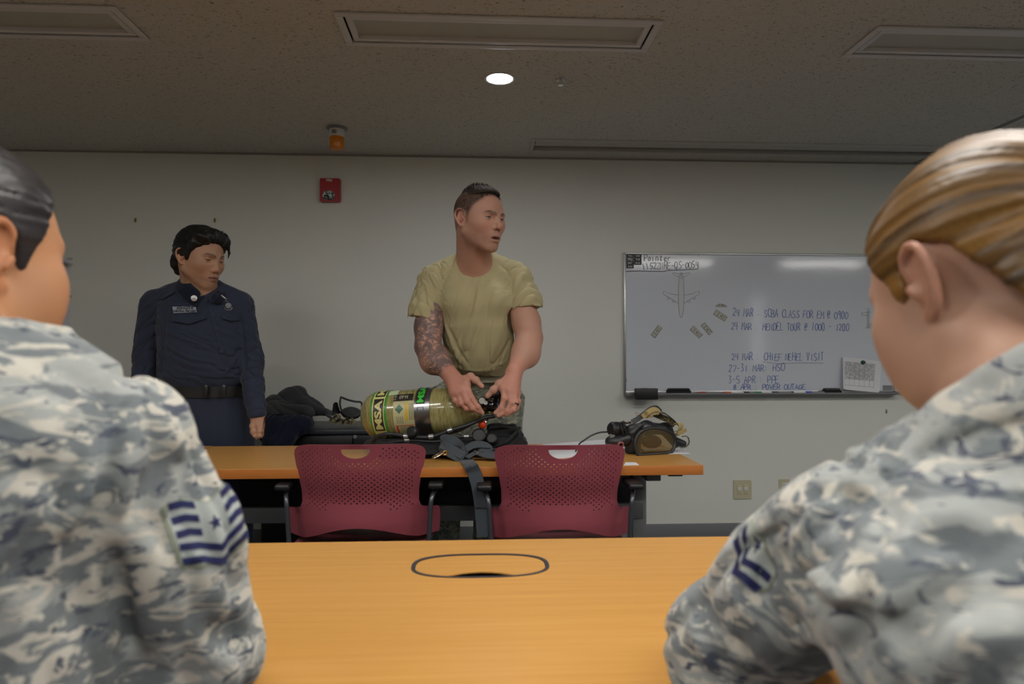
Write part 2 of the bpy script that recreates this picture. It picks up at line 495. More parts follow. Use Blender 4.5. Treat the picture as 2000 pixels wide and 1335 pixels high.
def np_mesh(name, V, Q, mat, parent=None, cols=None, smooth_it=0, label=None):
    V = np.asarray(V, float)
    for _ in range(smooth_it):
        e = np.concatenate([Q[:, [0, 1]], Q[:, [1, 2]], Q[:, [2, 3]], Q[:, [3, 0]]])
        acc = np.zeros_like(V); c = np.zeros(len(V))
        for k in range(3): acc[:, k] = np.bincount(e[:, 0], V[e[:, 1], k], len(V)) + np.bincount(e[:, 1], V[e[:, 0], k], len(V))
        c = np.bincount(e[:, 0], minlength=len(V)) + np.bincount(e[:, 1], minlength=len(V))
        V = np.where(c[:, None] > 0, V * .5 + .5 * acc / np.maximum(c, 1)[:, None], V)
    me = bpy.data.meshes.new(name)
    me.vertices.add(len(V)); me.vertices.foreach_set('co', V.astype(f32).ravel())
    me.loops.add(Q.size); me.loops.foreach_set('vertex_index', Q.astype(np.int32).ravel())
    me.polygons.add(len(Q)); me.polygons.foreach_set('loop_start', np.arange(0, Q.size, 4, dtype=np.int32))
    me.update(calc_edges=True); me.validate()
    if cols:
        for nm, arr in cols.items():
            a = me.color_attributes.new(nm, 'FLOAT_COLOR', 'POINT')
            c4 = np.ones((len(V), 4), f32); c4[:, :arr.shape[1]] = arr; a.data.foreach_set('color', c4.ravel())
    return link(name, me, mat, parent, True, label)

def sdf_obj(sdf, lo, hi, h, name, mat, parent=None, colfn=None, smooth_it=1, label=None):
    V, Q = surface(sdf, lo, hi, h)
    cols = colfn(V) if colfn else None
    return np_mesh(name, V, Q, mat, parent, cols, smooth_it, label)

def sines(seed, freq, n=5, aniso=(1, 1, 1), warp=1.2):
    """cheap smooth noise -1..1"""
    r = np.random.RandomState(seed); D = r.normal(size=(n, 3)); D /= np.linalg.norm(D, axis=1)[:, None]
    D = (D * np.array(aniso) * freq * r.uniform(.7, 1.5, (n, 1))).astype(f32); ph = r.uniform(0, 6.28, n).astype(f32)
    def f(p):
        o = np.zeros(p.shape[:-1], f32); prev = 0
        for i in range(n):
            prev = np.sin(p @ D[i] + ph[i] + warp * prev); o += prev
        return o / n * 1.4
    return f
def project(sdf, pts, d, steps=14, off=.0015):
    """march points (n,3) along direction d onto the surface"""
    P = np.array(pts, f32); d = npv(Vector(d).normalized()); bestP = P.copy(); best = np.full(len(P), 9, f32)
    for _ in range(steps):
        e = sdf(P) - off; m = np.abs(e) < best; best[m] = np.abs(e)[m]; bestP[m] = P[m]
        P = P + d * e[:, None] * .8
    return bestP

def hit(sdf, px, py, d0=.3, off=0.0):
    """first surface point seen at (px,py) and its normal"""
    o = npv(CAMPOS); r = ray(px, py).normalized(); t = d0
    for _ in range(90):
        d = float(sdf(np.array([o + npv(r) * t], f32))[0])
        if d < .0003: break
        t += max(d * .7, .0004)
    p = o + npv(r) * t; e = .006
    g = [float(sdf(np.array([p + npv(v) * e], f32))[0] - sdf(np.array([p - npv(v) * e], f32))[0]) for v in ((1, 0, 0), (0, 1, 0), (0, 0, 1))]
    return Vector(p.astype(float)), Vector(g).normalized()
def wrinkle(seed, dirs, freq, amp, stretch=.22, sharp=2.0):
    """fold field: ridged waves running along a direction"""
    d = Vector(dirs).normalized(); u = d.orthogonal().normalized(); v = d.cross(u)
    M = np.array([d * stretch, u, v]).T.astype(f32) * freq; g = sines(seed, 1, 5, (1, 1, 1), 1.0)
    def f(p):
        n = g(p @ M); return (amp * (1 - 2 * np.abs(np.tanh(sharp * n)))).astype(f32)
    return f

def surf(sdf, pts, d0=.3):
    """surface points seen at the given (px,py) list, marched together"""
    o = npv(CAMPOS); R = np.array([ray(x, y).normalized() for x, y in pts], f32); t = np.full(len(pts), d0, f32)
    for _ in range(70):
        d = sdf(o + R * t[:, None]); t += np.maximum(d * .7, -.01)
        if np.all(np.abs(d) < .0005): break
    return [Vector(q.astype(float)) for q in (o + R * t[:, None])]
class Folds:
    """collect strokes by seen position, then press them on the surface"""
    def __init__(s, S, d0, gain=1.0): s.S, s.d0, s.g, s.L = S, d0, gain, []
    def __call__(s, *pts, r=.009, d=.006, dep=None): s.L.append((pts, r, d))
    def apply(s):
        flat = [p for pts, r, d in s.L for p in pts]; P = surf(s.S, flat, s.d0); i = 0
        for pts, r, d in s.L:
            s.S.stroke(P[i:i + len(pts)], r, d * s.g); i += len(pts)
# ------------------------------------------------------------------ room
YW = 4.02; ZC = 2.262; XL, XR, YB = -4.2, 6.4, -5.0
def m_wall():
    t = NT('vinyl_wallpaper', .75, srgb(176, 174, 163), spec=.25)
    v = t.coord(); n1 = t.noise(v, 260, 2); n2 = t.noise(t.coord((1, 1, .35)), 420, 2)
    t.bump(t.math('ADD', n1, n2), .25, .0006)
    t.base(t.mix(t.noise(v, 1.3, 4), srgb(226, 227, 220), srgb(220, 221, 214))); return t.m
def m_ceiling():
    t = NT('acoustic_ceiling_board', .9, srgb(150, 146, 134), spec=.1)
    v = t.coord((1, 1.6, 1)); a = t.noise(v, 75, 4, .65, .6); b = t.noise(t.coord(), 210, 2)
    hole = t.ramp(a, [(0, (0, 0, 0)), (.36, (0, 0, 0)), (.41, (1, 1, 1))])
    t.base(t.mix(hole, srgb(140, 136, 128), t.mix(b, srgb(208, 207, 200), srgb(190, 189, 182))))
    t.bump(t.math('ADD', hole, t.math('MULTIPLY', b, .5)), .5, .002); return t.m
def m_floor():
    t = NT('grey_carpet_tile', .95, srgb(70, 70, 74), spec=.1)
    v = t.coord(); n = t.noise(v, 300, 3); t.base(t.mix(n, srgb(70, 70, 74), srgb(112, 112, 116))); t.bump(n, .6, .003); return t.m
def m_wood():
    t = NT('orange_wood_laminate', .28, srgb(205, 135, 50), spec=.35)
    v = t.coord((1.2, 34, 34)); n = t.noise(v, 2.2, 5, .6, .6); v2 = t.coord((3, 160, 160)); n2 = t.noise(v2, 3, 2)
    c = t.ramp(n, [(.3, srgb(186, 136, 68)), (.5, srgb(194, 144, 76)), (.7, srgb(202, 152, 86))])
    t.base(t.mix(t.math('MULTIPLY', n2, .35), c, srgb(196, 134, 56)))
    t.bump(n2, .06, .0004); t.b.inputs['Roughness'].default_value = .33; return t.m
MW, MCe, MF, MWOOD = m_wall(), m_ceiling(), m_floor(), m_wood()
def m_edge():
    t = NT('orange_edge_banding', .35, srgb(205, 115, 30)); v = t.coord((2, 30, 60))
    n = t.noise(v, 3, 3); t.base(t.mix(n, srgb(172, 100, 40), srgb(192, 120, 56))); return t.m
MEDGE = m_edge()
M_white = simple('white_painted_metal', srgb(205, 205, 205), .45)
M_alu = simple('brushed_aluminium', srgb(190, 190, 192), .32, .9)
M_chrome = simple('chrome', (.8, .8, .8), .12, 1.)
M_dgrey = simple('dark_grey_powder_coat', srgb(84, 86, 88), .5)
M_mgrey = simple('grey_powder_coat', srgb(128, 130, 132), .5)
M_black = simple('black_plastic', srgb(26, 26, 28), .45)
M_blackgloss = simple('glossy_black_plastic', srgb(14, 14, 15), .16)
M_rubber = simple('black_rubber', srgb(34, 35, 38), .42, bump=(60, .15, .002))
M_base = simple('grey_vinyl_cove_base', srgb(118, 119, 124), .5)
M_cream = simple('cream_plastic', srgb(196, 190, 160), .4)
M_wplastic = simple('white_plastic', srgb(215, 215, 212), .4)
M_paper = simple('white_paper', srgb(225, 226, 230), .8)
M_ink = simple('black_print', srgb(40, 40, 44), .7)
M_red = simple('red_plastic', srgb(170, 28, 32), .35)

def slab(name, lo, hi, mat):
    m = MB(); c = [(a + b) / 2 for a, b in zip(lo, hi)]; m.box(c, [b - a for a, b in zip(lo, hi)])
    o = m.build(name, mat, None, False); o['kind'] = 'structure'; return o
T = .12
slab('floor', (XL - T, YB - T, -T), (XR + T, YW + T, 0), MF)
slab('wall_front', (XL - T, YW, 0), (XR + T, YW + T, ZC), MW)
slab('wall_left', (XL - T, YB, 0), (XL, YW, ZC), MW)
slab('wall_right', (XR, YB, 0), (XR + T, YW, ZC), MW)
# back wall with a tall narrow window
WX0, WX1 = 5.35, 5.6
m = MB()
m.box(((XL - T + WX0) / 2, YB - T / 2, ZC / 2), (WX0 - XL + T, T, ZC)); m.box(((WX1 + XR + T) / 2, YB - T / 2, ZC / 2), (XR + T - WX1, T, ZC))
m.box(((WX0 + WX1) / 2, YB - T / 2, .45), (WX1 - WX0, T, .9)); m.box(((WX0 + WX1) / 2, YB - T / 2, ZC - .02), (WX1 - WX0, T, .04))
o = m.build('wall_back', MW, None, False); o['kind'] = 'structure'
t = NT('frosted_daylight_pane', .3); t.b.inputs['Emission Color'].default_value = (.85, .92, 1, 1); t.b.inputs['Emission Strength'].default_value = 2.2
m = MB(); m.box(((WX0 + WX1) / 2, YB - T * .7, 1.56), (WX1 - WX0, .01, 1.34)); w = m.build('window_1', t.m, None, False); w['kind'] = 'structure'
# ceiling, with real openings for the recessed fixtures
FX = []      # (x0, x1, y0, y1, lit)
pa = PZ(657, 24, ZC); pb = PZ(1288, 42, ZC); pc = PZ(685, 84, ZC); pd = PZ(1258, 96, ZC)
fx0 = (pa.x + pc.x) / 2; fx1 = (pb.x + pd.x) / 2; fy0 = (pa.y + pb.y) / 2; fy1 = (pc.y + pd.y) / 2
ql = PZ(258, 48, ZC); qr = PZ(1664, 96, ZC)
W = fx1 - fx0; FD = fy1 - fy0
FX.append((fx0, fx1, fy0, fy1, 0)); FX.append((ql.x - W, ql.x, fy0, fy1, 0)); FX.append((qr.x, qr.x + W, fy0, fy1, 0))
for yy in (.85, -.68, -2.2, -3.75):
    for k in range(-2, 3):
        x0 = 1.92 + k * 1.98
        if XL + .1 < x0 and x0 + 1.2 < XR: FX.append((x0, x0 + W, yy, yy + FD, 1 if yy > -1 else 2))
fr = .028
ops = [(a + .0, b, c, d) for a, b, c, d, e in FX]
dl = PZ(976, 153, ZC); dlr = .058
VY0 = PZ(1043, 262, ZC); VY1 = PZ(1043, 286, ZC); VX1 = PZ(1830, 310, ZC).x
slot = (VY0.x, VX1, PZ(1400, 277, ZC).y, PZ(1400, 299, ZC).y)
holes = [[(a, c), (b, c), (b, d), (a, d)] for a, b, c, d in ops] + [[(slot[0], slot[2]), (slot[1], slot[2]), (slot[1], slot[3]), (slot[0], slot[3])]]
holes.append([(dl.x + dlr * math.cos(2 * PI * k / 40), dl.y + dlr * math.sin(2 * PI * k / 40)) for k in range(40)])
c = plate([(XL, YB), (XR, YB), (XR, YW), (XL, YW)], holes, [], lambda x, y: (Vector((x, y, ZC + .01)), Vector((0, 0, 1))), .02, 'ceiling', MCe, None)
c['kind'] = 'structure'
slab('ceiling_2', (XL - T, YB - T, ZC + .16), (XR + T, YW + T, ZC + .2), M_dgrey)

t = NT('off_diffuser', .6, srgb(176, 177, 168)); t.bump(t.noise(t.coord(), 300, 2), .2, .001); M_diff = t.m
t = NT('lit_diffuser', .5); t.b.inputs['Emission Color'].default_value = (1, .98, .93, 1); t.b.inputs['Emission Strength'].default_value = 36.0; M_lit = t.m
def frame(mb, x0, x1, y0, y1, z0, z1, w):
    mb.box(((x0 + x1) / 2, y0 + w / 2, (z0 + z1) / 2), (x1 - x0, w, z1 - z0), bev=.002); mb.box(((x0 + x1) / 2, y1 - w / 2, (z0 + z1) / 2), (x1 - x0, w, z1 - z0), bev=.002)
    mb.box((x0 + w / 2, (y0 + y1) / 2, (z0 + z1) / 2), (w, y1 - y0 - 2 * w, z1 - z0), bev=.002); mb.box((x1 - w / 2, (y0 + y1) / 2, (z0 + z1) / 2), (w, y1 - y0 - 2 * w, z1 - z0), bev=.002)
flab = ['switched-off recessed ceiling light panel in the middle, above the downlight', 'switched-off recessed ceiling light panel at the upper left corner of the picture',
        'switched-off recessed ceiling light panel at the upper right, cut by the picture edge']
for i, (x0, x1, y0, y1, lit) in enumerate(FX):
    r = thing('ceiling_light', flab[i] if i < 3 else ('lit recessed ceiling light panel above and behind the viewer' if lit == 1 else 'switched-off recessed ceiling light panel at the back of the room'), 'ceiling light', ((x0 + x1) / 2, (y0 + y1) / 2, ZC), 'recessed ceiling light panels' if i < 3 else ('lit ceiling light panels' if lit == 1 else 'unlit ceiling light panels at the back'))
    m = MB(); frame(m, x0 - .012, x1 + .012, y0 - .012, y1 + .012, ZC - .008, ZC - .001, .026); m.build('trim_frame', M_white, r)
    m = MB(); frame(m, x0 + .020, x1 - .020, y0 + .020, y1 - .020, ZC - .004, ZC + .03, .022); m.build('diffuser_frame', M_white, r)
    m = MB(); m.box(((x0 + x1) / 2, (y0 + y1) / 2, ZC + (-.006 if lit == 1 else .012)), (x1 - x0 - .07, y1 - y0 - .07, .004)); m.build('diffuser', M_lit if lit == 1 else M_diff, r, False)
    m = MB(); m.box(((x0 + x1) / 2, (y0 + y1) / 2, ZC + .1), (x1 - x0 + .02, y1 - y0 + .02, .02)); m.build('housing', M_white, r, False)
# downlight
r = thing('downlight', 'round recessed ceiling downlight, switched on and glowing white', 'ceiling light', (dl.x, dl.y, ZC))
m = MB(); m.lathe([(dlr - .001, .045), (dlr - .004, .01), (dlr - .003, -.003), (dlr + .004, -.004), (dlr + .006, -.001)], (dl.x, dl.y, ZC), n=48); m.build('trim_ring', M_white, r)
t = NT('glowing_lamp', .3); t.b.inputs['Emission Color'].default_value = (.95, .96, 1, 1); t.b.inputs['Emission Strength'].default_value = 110.0
m = MB(); m.lathe([(0, .0005), (dlr - .004, .002), (dlr - .004, .006), (0, .006)], (dl.x, dl.y, ZC), n=48); m.build('lamp', t.m, r)
# sprinkler head
s = PZ(1095, 155, ZC)
r = thing('sprinkler_head', 'small chrome sprinkler head on the ceiling right of the downlight', 'sprinkler', (s.x, s.y, ZC))
m = MB(); m.lathe([(.004, .0), (.021, -.001), (.019, -.006), (.009, -.009), (.007, -.012), (0, -.012)], (s.x, s.y, ZC), n=24); m.build('escutcheon', M_alu, r)
m = MB(); m.lathe([(0, -.012), (.004, -.012), (.003, -.022), (.011, -.024), (.011, -.0255), (0, -.0255)], (s.x, s.y, ZC), n=16)
for a in (-1, 1): m.tube([(s.x + a * .008, s.y, ZC - .010), (s.x + a * .009, s.y, ZC - .019), (s.x + a * .002, s.y, ZC - .024)], .0015, 6)
m.build('deflector', M_chrome, r)
# linear slot diffuser
x0, x1, y0, y1 = slot
r = thing('air_slot', 'long narrow linear air vent in the ceiling above the whiteboard', 'vent', ((x0 + x1) / 2, y0, ZC))
m = MB(); frame(m, x0 - .006, x1 + .006, y0 - .006, y1 + .006, ZC - .006, ZC + .03, .022); M_vent = simple('vent_paint', srgb(186, 186, 180), .5); m.build('vent_frame', M_vent, r)
m = MB()
wv = (y1 - y0 - .044 - .072) / 3
for q in range(3): m.box(((x0 + x1) / 2, y0 + .018 + wv * (q + .5), ZC - .001), (x1 - x0 - .04, wv - .003, .006), bev=.001)
m.build('blade_panel', M_vent, r)
m = MB(); m.box(((x0 + x1) / 2, (y0 + y1) / 2, ZC + .06), (x1 - x0, y1 - y0, .01)); m.build('plenum', M_black, r, False)
# ceiling seam and wall trims
m = MB(); s0 = PZ(1990, 229, ZC)
m.box((s0.x, (YW + 1.2) / 2, ZC - .001), (.006, YW - 1.2, .006)); m.box((s0.x + .02, (YW + 1.2) / 2, ZC - .001), (.004, YW - 1.2, .005)); o = m.build('trim_1', M_mgrey, None, False); o['kind'] = 'structure'
m = MB(); m.box(((XL + XR) / 2, YW - .006, ZC - .005), (XR - XL, .012, .008)); o = m.build('trim_2', simple('ceiling_trim', srgb(150, 148, 138), .6), None, False); o['kind'] = 'structure'
for nm, c, sz in (('baseboard_front', ((XL + XR) / 2, YW - .003, .045), (XR - XL, .006, .09)), ('baseboard_left', (XL + .003, (YB + YW) / 2, .045), (.006, YW - YB - .02, .09)),
                  ('baseboard_right', (XR - .003, (YB + YW) / 2, .045), (.006, YW - YB - .02, .09)), ('baseboard_back', ((XL + XR) / 2, YB + .003, .045), (XR - XL - .03, .006, .09))):
    m = MB(); m.box(c, sz, bev=.002); o = m.build(nm, M_base); o['kind'] = 'structure'

# beacon
b = PZ(658, 250, ZC)
r = thing('beacon_light', 'orange rotating beacon lamp hanging from the ceiling above the red fire alarm', 'beacon', (b.x, b.y, ZC))
k = .034
m = MB(); m.lathe([(0, 0), (.055, 0), (.055, -.004), (.045, -.010), (0, -.010)], (b.x, b.y, ZC), n=40); m.build('mounting_plate', M_mgrey, r)
m = MB(); m.lathe([(0, -.008), (.038, -.008), (.038, -.045), (.036, -.048), (0, -.048)], (b.x, b.y, ZC), n=40); hb = m.build('lamp_base', M_wplastic, r)
m = MB(); tw = HF * -1
for zz, ww in ((-.022, .020), (-.029, .026), (-.036, .022)): m.box(Vector((b.x, b.y, ZC + zz)) - HF * .0375 - CR * .004, (ww, .002, .0035), M=Matrix((CR, HF, UP)).transposed())
m.build('printed_label', M_ink, hb, False)
t = NT('amber_dome', .15, srgb(245, 150, 20)); t.b.inputs['Transmission Weight'].default_value = .35
m = MB(); m.lathe([(0, -.047), (.036, -.047), (.0375, -.052), (.0375, -.058), (.036, -.060), (.036, -.100), (.033, -.108), (.024, -.112), (0, -.113)], (b.x, b.y, ZC), n=40); m.build('amber_dome', t.m, r)
# fire strobe
fc = PY(646.5, 373, YW)
r = thing('fire_alarm', 'red wall fire alarm with clear strobe lens, left of the man in khaki', 'fire alarm', (fc.x, YW, fc.z))
m = MB(); m.prism(rrect(0, 0, .058, .068, .009), (fc.x, YW - .001, fc.z), (1, 0, 0), (0, 0, 1), (0, -.03, 0))
for q in range(14): m.box((fc.x + .033, YW - .031, fc.z + .055 - q * .008), (.006, .002, .003))
m.build('housing', M_red, r, True, None, 30)
t = NT('faceted_strobe_lens', .08, (.75, .78, .78)); vn = t.n('ShaderNodeTexVoronoi'); vn.inputs['Scale'].default_value = 110; t.l(t.coord(), vn.inputs['Vector'])
t.base(t.ramp(vn.outputs['Color'], [(.2, srgb(30, 40, 38)), (.5, srgb(150, 160, 158)), (.8, srgb(240, 240, 240))])); t.bump(vn.outputs['Distance'], .8, .004)
m = MB(); m.prism(stadium(0, 0, .034, .027), (fc.x - .006, YW - .028, fc.z - .034), (1, 0, 0), (0, 0, 1), (0, -.012, 0))
m.prism(stadium(0, 0, .028, .021), (fc.x - .006, YW - .04, fc.z - .034), (1, 0, 0), (0, 0, 1), (0, -.006, 0)); m.build('strobe_lens', t.m, r)
text_on('lettering', 'FIRE', .012, Vector((fc.x - .004, YW - .0315, fc.z + .056)), Vector((1, 0, 0)), Vector((0, 0, 1)), M_wplastic, r, .0003, width=.034)
# picture hooks left in the wall
for px, lb in ((265, 'small brass picture hook on the bare wall, left one above the man in navy'), (420, 'small brass picture hook on the wall just above the head of the man in navy')):
    h = PY(px, 430, YW)
    m = MB(); m.box((h.x, YW - .002, h.z), (.012, .003, .024), bev=.001); m.tube([(h.x, YW - .003, h.z), (h.x, YW - .008, h.z - .004), (h.x, YW - .014, h.z - .010), (h.x, YW - .016, h.z - .004)], .0022, 8); m.box((h.x, YW - .005, h.z + .007), (.005, .004, .004))
    o = m.build('wall_hook', simple('brass', srgb(170, 150, 100), .35, .9)); recentre(o, (h.x, YW, h.z)); tag(o, lb, 'hook', 'hooks on the front wall')
m = MB(); h = PY(1731, 803, YW); m.box((h.x, YW - .002, h.z), (.008, .004, .022)); o = m.build('wall_clip', M_mgrey); recentre(o, (h.x, YW, h.z)); tag(o, 'tiny metal clip on the wall just below the right end of the whiteboard tray', 'clip')
# taped sheet at the left
h0 = PY(112, 505, YW); h1 = PY(136, 652, YW)
r = thing('paper_notice', 'pale sheet taped to the wall, seen beyond the face of the woman at left', 'paper', ((h0.x + h1.x) / 2, YW, (h0.z + h1.z) / 2))
m = MB(); m.box(((h0.x + h1.x) / 2 - .05, YW - .0015, (h0.z + h1.z) / 2), (h1.x - h0.x + .1, .001, h0.z - h1.z)); m.build('sheet', simple('laminated_sheet', srgb(214, 217, 228), .4), r, False)
M_tape = simple('clear_tape', srgb(190, 192, 190), .12)
for zz in (h0.z, (h0.z + h1.z) / 2, h1.z):
    m = MB(); m.box((h1.x - .002, YW - .003, zz), (.03, .001, .014), bev=.0004); m.build('tape', M_tape, r, False)
# switch and outlet
c0 = PY(1432, 937, YW); c1 = PY(1467, 973, YW); cc = (c0 + c1) / 2
r = thing('light_switch', 'cream double wall switch plate between the table and the woman at right', 'switch', (cc.x, YW, cc.z))
m = MB(); m.prism(rrect(0, 0, (c1.x - c0.x) / 2, (c0.z - c1.z) / 2, .006), (cc.x, YW, cc.z), (1, 0, 0), (0, 0, 1), (0, -.008, 0)); m.build('plate', M_cream, r)
for s_ in (-1, 1):
    m = MB(); m.box((cc.x + s_ * .021, YW - .0085, cc.z), (.027, .003, .062), bev=.001); q = m.build('insert', M_cream, r)
    m = MB(); m.box((cc.x + s_ * .019, YW - .0105, cc.z + .004), (.023, .004, .02), bev=.0015); m.build('rocker', M_wplastic, q)
c0 = PY(1521, 935, YW); c1 = PY(1542, 971, YW); cc = (c0 + c1) / 2
r = thing('wall_outlet', 'cream wall power socket with a plugged-in cord, beside the woman at right', 'socket', (cc.x, YW, cc.z))
m = MB(); m.prism(rrect(0, 0, (c1.x - c0.x) / 2, (c0.z - c1.z) / 2, .005), (cc.x, YW, cc.z), (1, 0, 0), (0, 0, 1), (0, -.008, 0)); m.build('plate', M_cream, r)
m = MB(); m.box((cc.x, YW - .009, cc.z + .018), (.028, .004, .032), bev=.002); m.box((cc.x, YW - .009, cc.z - .02), (.028, .004, .032), bev=.002); q = m.build('socket', M_wplastic, r)
m = MB(); m.box((cc.x - .006, YW - .0115, cc.z + .023), (.003, .002, .010)); m.box((cc.x + .006, YW - .0115, cc.z + .023), (.003, .002, .010)); m.lathe([(0, 0), (.003, 0), (.003, .002), (0, .002)], (cc.x, YW - .0105, cc.z + .010), (0, -1, 0), 12); m.build('slots', M_ink, q)
m = MB(); m.box((cc.x, YW - .022, cc.z - .02), (.02, .024, .024), bev=.004)
m.tube(bez([(cc.x, YW - .035, cc.z - .025), (cc.x - .02, YW - .045, cc.z - .07), (cc.x - .07, YW - .04, cc.z - .15), (cc.x - .13, YW - .05, cc.z - .24), (cc.x - .17, YW - .07, .01), (cc.x - .3, YW - .12, .006), (cc.x - .55, YW - .16, .006), (cc.x - .75, YW - .3, .006)]), .0035, 8)
o = m.build('power_cord', simple('pale_cord', srgb(170, 170, 160), .5)); recentre(o, (cc.x, YW - .02, cc.z - .02)); tag(o, 'pale power cord plugged into the wall socket and trailing along the floor', 'cord')

# ------------------------------------------------------------------ whiteboard
B00 = PY(1219, 768, YW - .02); B01 = PY(1219, 489, YW - .02); B11 = PY(1748, 500, YW - .02); B10 = PY(1748, 765, YW - .02)
bx0 = B00.x; bx1 = B10.x; bz0 = (B00.z + B10.z) / 2; bz1 = (B01.z + B11.z) / 2
t = NT('whiteboard_enamel', .085, srgb(205, 210, 220), spec=.5)
vv = t.coord(); nz = t.noise(vv, 2, 4, .6); t.base(t.mix(nz, srgb(206, 211, 221), srgb(214, 219, 228))); t.bump(t.noise(vv, 90, 2), .02, .0003); M_board = t.m
WB = thing('whiteboard', 'long wall-mounted whiteboard with blue handwriting and an aircraft drawing', 'whiteboard', ((bx0 + bx1) / 2, YW, bz0))
m = MB(); m.box(((bx0 + bx1) / 2, YW - .012, (bz0 + bz1) / 2), (bx1 - bx0 - .01, .012, bz1 - bz0 - .01)); m.build('panel', M_board, WB, False)
m = MB(); cx = (bx0 + bx1) / 2; cz = (bz0 + bz1) / 2; w = .012
m.box((cx, YW - .013, bz1 - w / 2), (bx1 - bx0, .022, w), bev=.003); m.box((cx, YW - .013, bz0 + w / 2), (bx1 - bx0, .022, w), bev=.003)
m.box((bx0 + w / 2, YW - .013, cz), (w, .022, bz1 - bz0 - .002), bev=.003); m.box((bx1 - w / 2, YW - .013, cz), (w, .022, bz1 - bz0 - .002), bev=.003); m.build('frame', M_alu, WB)
m = MB(); m.prism([(0, 0), (.075, 0), (.078, .006), (.078, .014), (.072, .014), (.070, .008), (0, .008)], (bx0 + .005, YW - .002, bz0 - .012), (0, -1, 0), (0, 0, 1), (bx1 - bx0 + .0, 0, 0))
m.build('tray', M_alu, WB)
m = MB()
for xx in (bx0 + .004, bx1 + .006): m.box((xx, YW - .041, bz0 - .004), (.006, .08, .018), bev=.002)
m.build('tray_end_cap', M_mgrey, WB)
yb = YW - .0185
OB = Vector((0, yb, 0)); UX = Vector((1, 0, 0)); UZ = Vector((0, 0, 1)); NB = Vector((0, -1, 0))
def bp(px, py): p = PY(px, py, yb); return (p.x, p.z)
M_blue = simple('blue_marker', srgb(66, 100, 178), .6); M_dk = simple('grey_marker', srgb(84, 86, 94), .6)
def line_text(txt, x0, x1, y, hpx, mat, r=.0016, seed=1, name='handwriting', y1=None, fill=.84):
    a = bp(x0, y); b_ = bp(x1, y if y1 is None else y1); h = bp(x0, y - hpx)[1] - a[1]
    mb = MB(); d = Vector((b_[0] - a[0], 0, b_[1] - a[1])); W_ = d.length; d.normalize()
    write(mb, txt, Vector((a[0], yb, a[1])), d, UZ, NB, 0, 0, W_, h, r, seed=seed, fill=fill)
    return mb.build(name, mat, WB)
line_text('Pointer', 1258, 1312, 509, 12, M_dk, .0018, 3, fill=.85)
line_text('\\\\52ZNRE-QS-0054', 1255, 1366, 526, 13, M_dk, .0018, 4, y1=523)
line_text('24 MAR : SCBA CLASS FOR EM @ 0900', 1431, 1657, 617, 15, M_blue, seed=5, y1=623)
line_text('24 MAR : MENDEL TOUR @ 1000 - 1200', 1428, 1659, 644, 15, M_blue, seed=6, y1=646)
line_text('24 MAR : CHIEF NEHEL VISIT', 1429, 1610, 703, 15, M_blue, seed=7, y1=704)
line_text('27-31 MAR: HSO', 1423, 1533, 726, 14, M_blue, seed=8, y1=724)
line_text('3-5 APR : PPE', 1423, 1522, 748, 14, M_blue, seed=9)
line_text('8 APR : POWER OUTAGE', 1432, 1574, 760, 10, M_blue, .0018, seed=10)
def stroke_px(paths, mat, r, name):
    mb = MB()
    for p in paths: mb.tube([Vector((bp(*q)[0], yb - r * .3, bp(*q)[1])) for q in p], r, 5)
    return mb.build(name, mat, WB)
stroke_px([[(1221, 530), (1245, 529), (1300, 530)], [(1300, 528), (1330, 527), (1363, 525)]], M_dk, .0022, 'underline')
stroke_px([[(1490, 706 + .0), (1520, 710), (1560, 708), (1608, 709)]], simple('faint_marker', srgb(120, 122, 128), .6), .0012, 'underline')
stroke_px([[(1365, 496), (1365, 500)], [(1222, 735), (1224, 745)]], M_dk, .0012, 'stray_mark')
# aircraft drawing
def air(pts, ox=1330.5, oy=0, s=1): return [(ox + x * s, oy + y * s) for x, y in pts]
fus = [(0, 620), (-2.5, 617), (-4.5, 606), (-5.5, 590), (-5.5, 560), (-4.5, 545), (-2.5, 536), (0, 532), (2.5, 536), (4.5, 545), (5.2, 560), (5.2, 590), (4.2, 606), (2.2, 617), (0, 620)]
wl = [(-5.5, 576), (-20, 574), (-35, 568), (-35, 574), (-20, 583), (-5.5, 592)]
tl = [(-3, 542), (-17, 534), (-16, 532), (-2, 534.5)]
pp = [fus, wl, [(-x, y) for x, y in wl], tl, [(-x, y) for x, y in tl], [(0, 531), (0, 545)]]
for ex, ey in ((-25, 580), (-15, 586)):
    e = [(ex - 2, ey), (ex - 2, ey + 4), (ex + 2, ey + 4), (ex + 2, ey + 1)]; pp += [e, [(-x, y) for x, y in e]]
M_pen = simple('brown_pencil_line', srgb(110, 105, 98), .7)
stroke_px([air(p) for p in pp], M_pen, .0011, 'aircraft_drawing')
mb = MB(); fl = [bp(*q) for q in air(fus)][:-1]; mb.prism([(a, b_) for a, b_ in fl], (0, yb + .0002, 0), (1, 0, 0), (0, 0, 1), (0, -.0006, 0)); mb.build('aircraft_paper', simple('pale_cutout', srgb(202, 206, 210), .7), WB, False)
stroke_px([[(1694, 606), (1694, 640)], [(1690, 640), (1700, 640)], [(1683, 611), (1700, 609)], [(1683, 611), (1683, 615), (1697, 616)], [(1697, 604), (1697, 640)], [(1693, 602), (1699, 602)]], M_pen, .0011, 'aircraft_drawing')
stroke_px([[(1724, 684), (1729, 684), (1727, 694)], [(1723, 690), (1730, 688)], [(1727, 680), (1727, 693)]], M_dk, .0011, 'scribble')
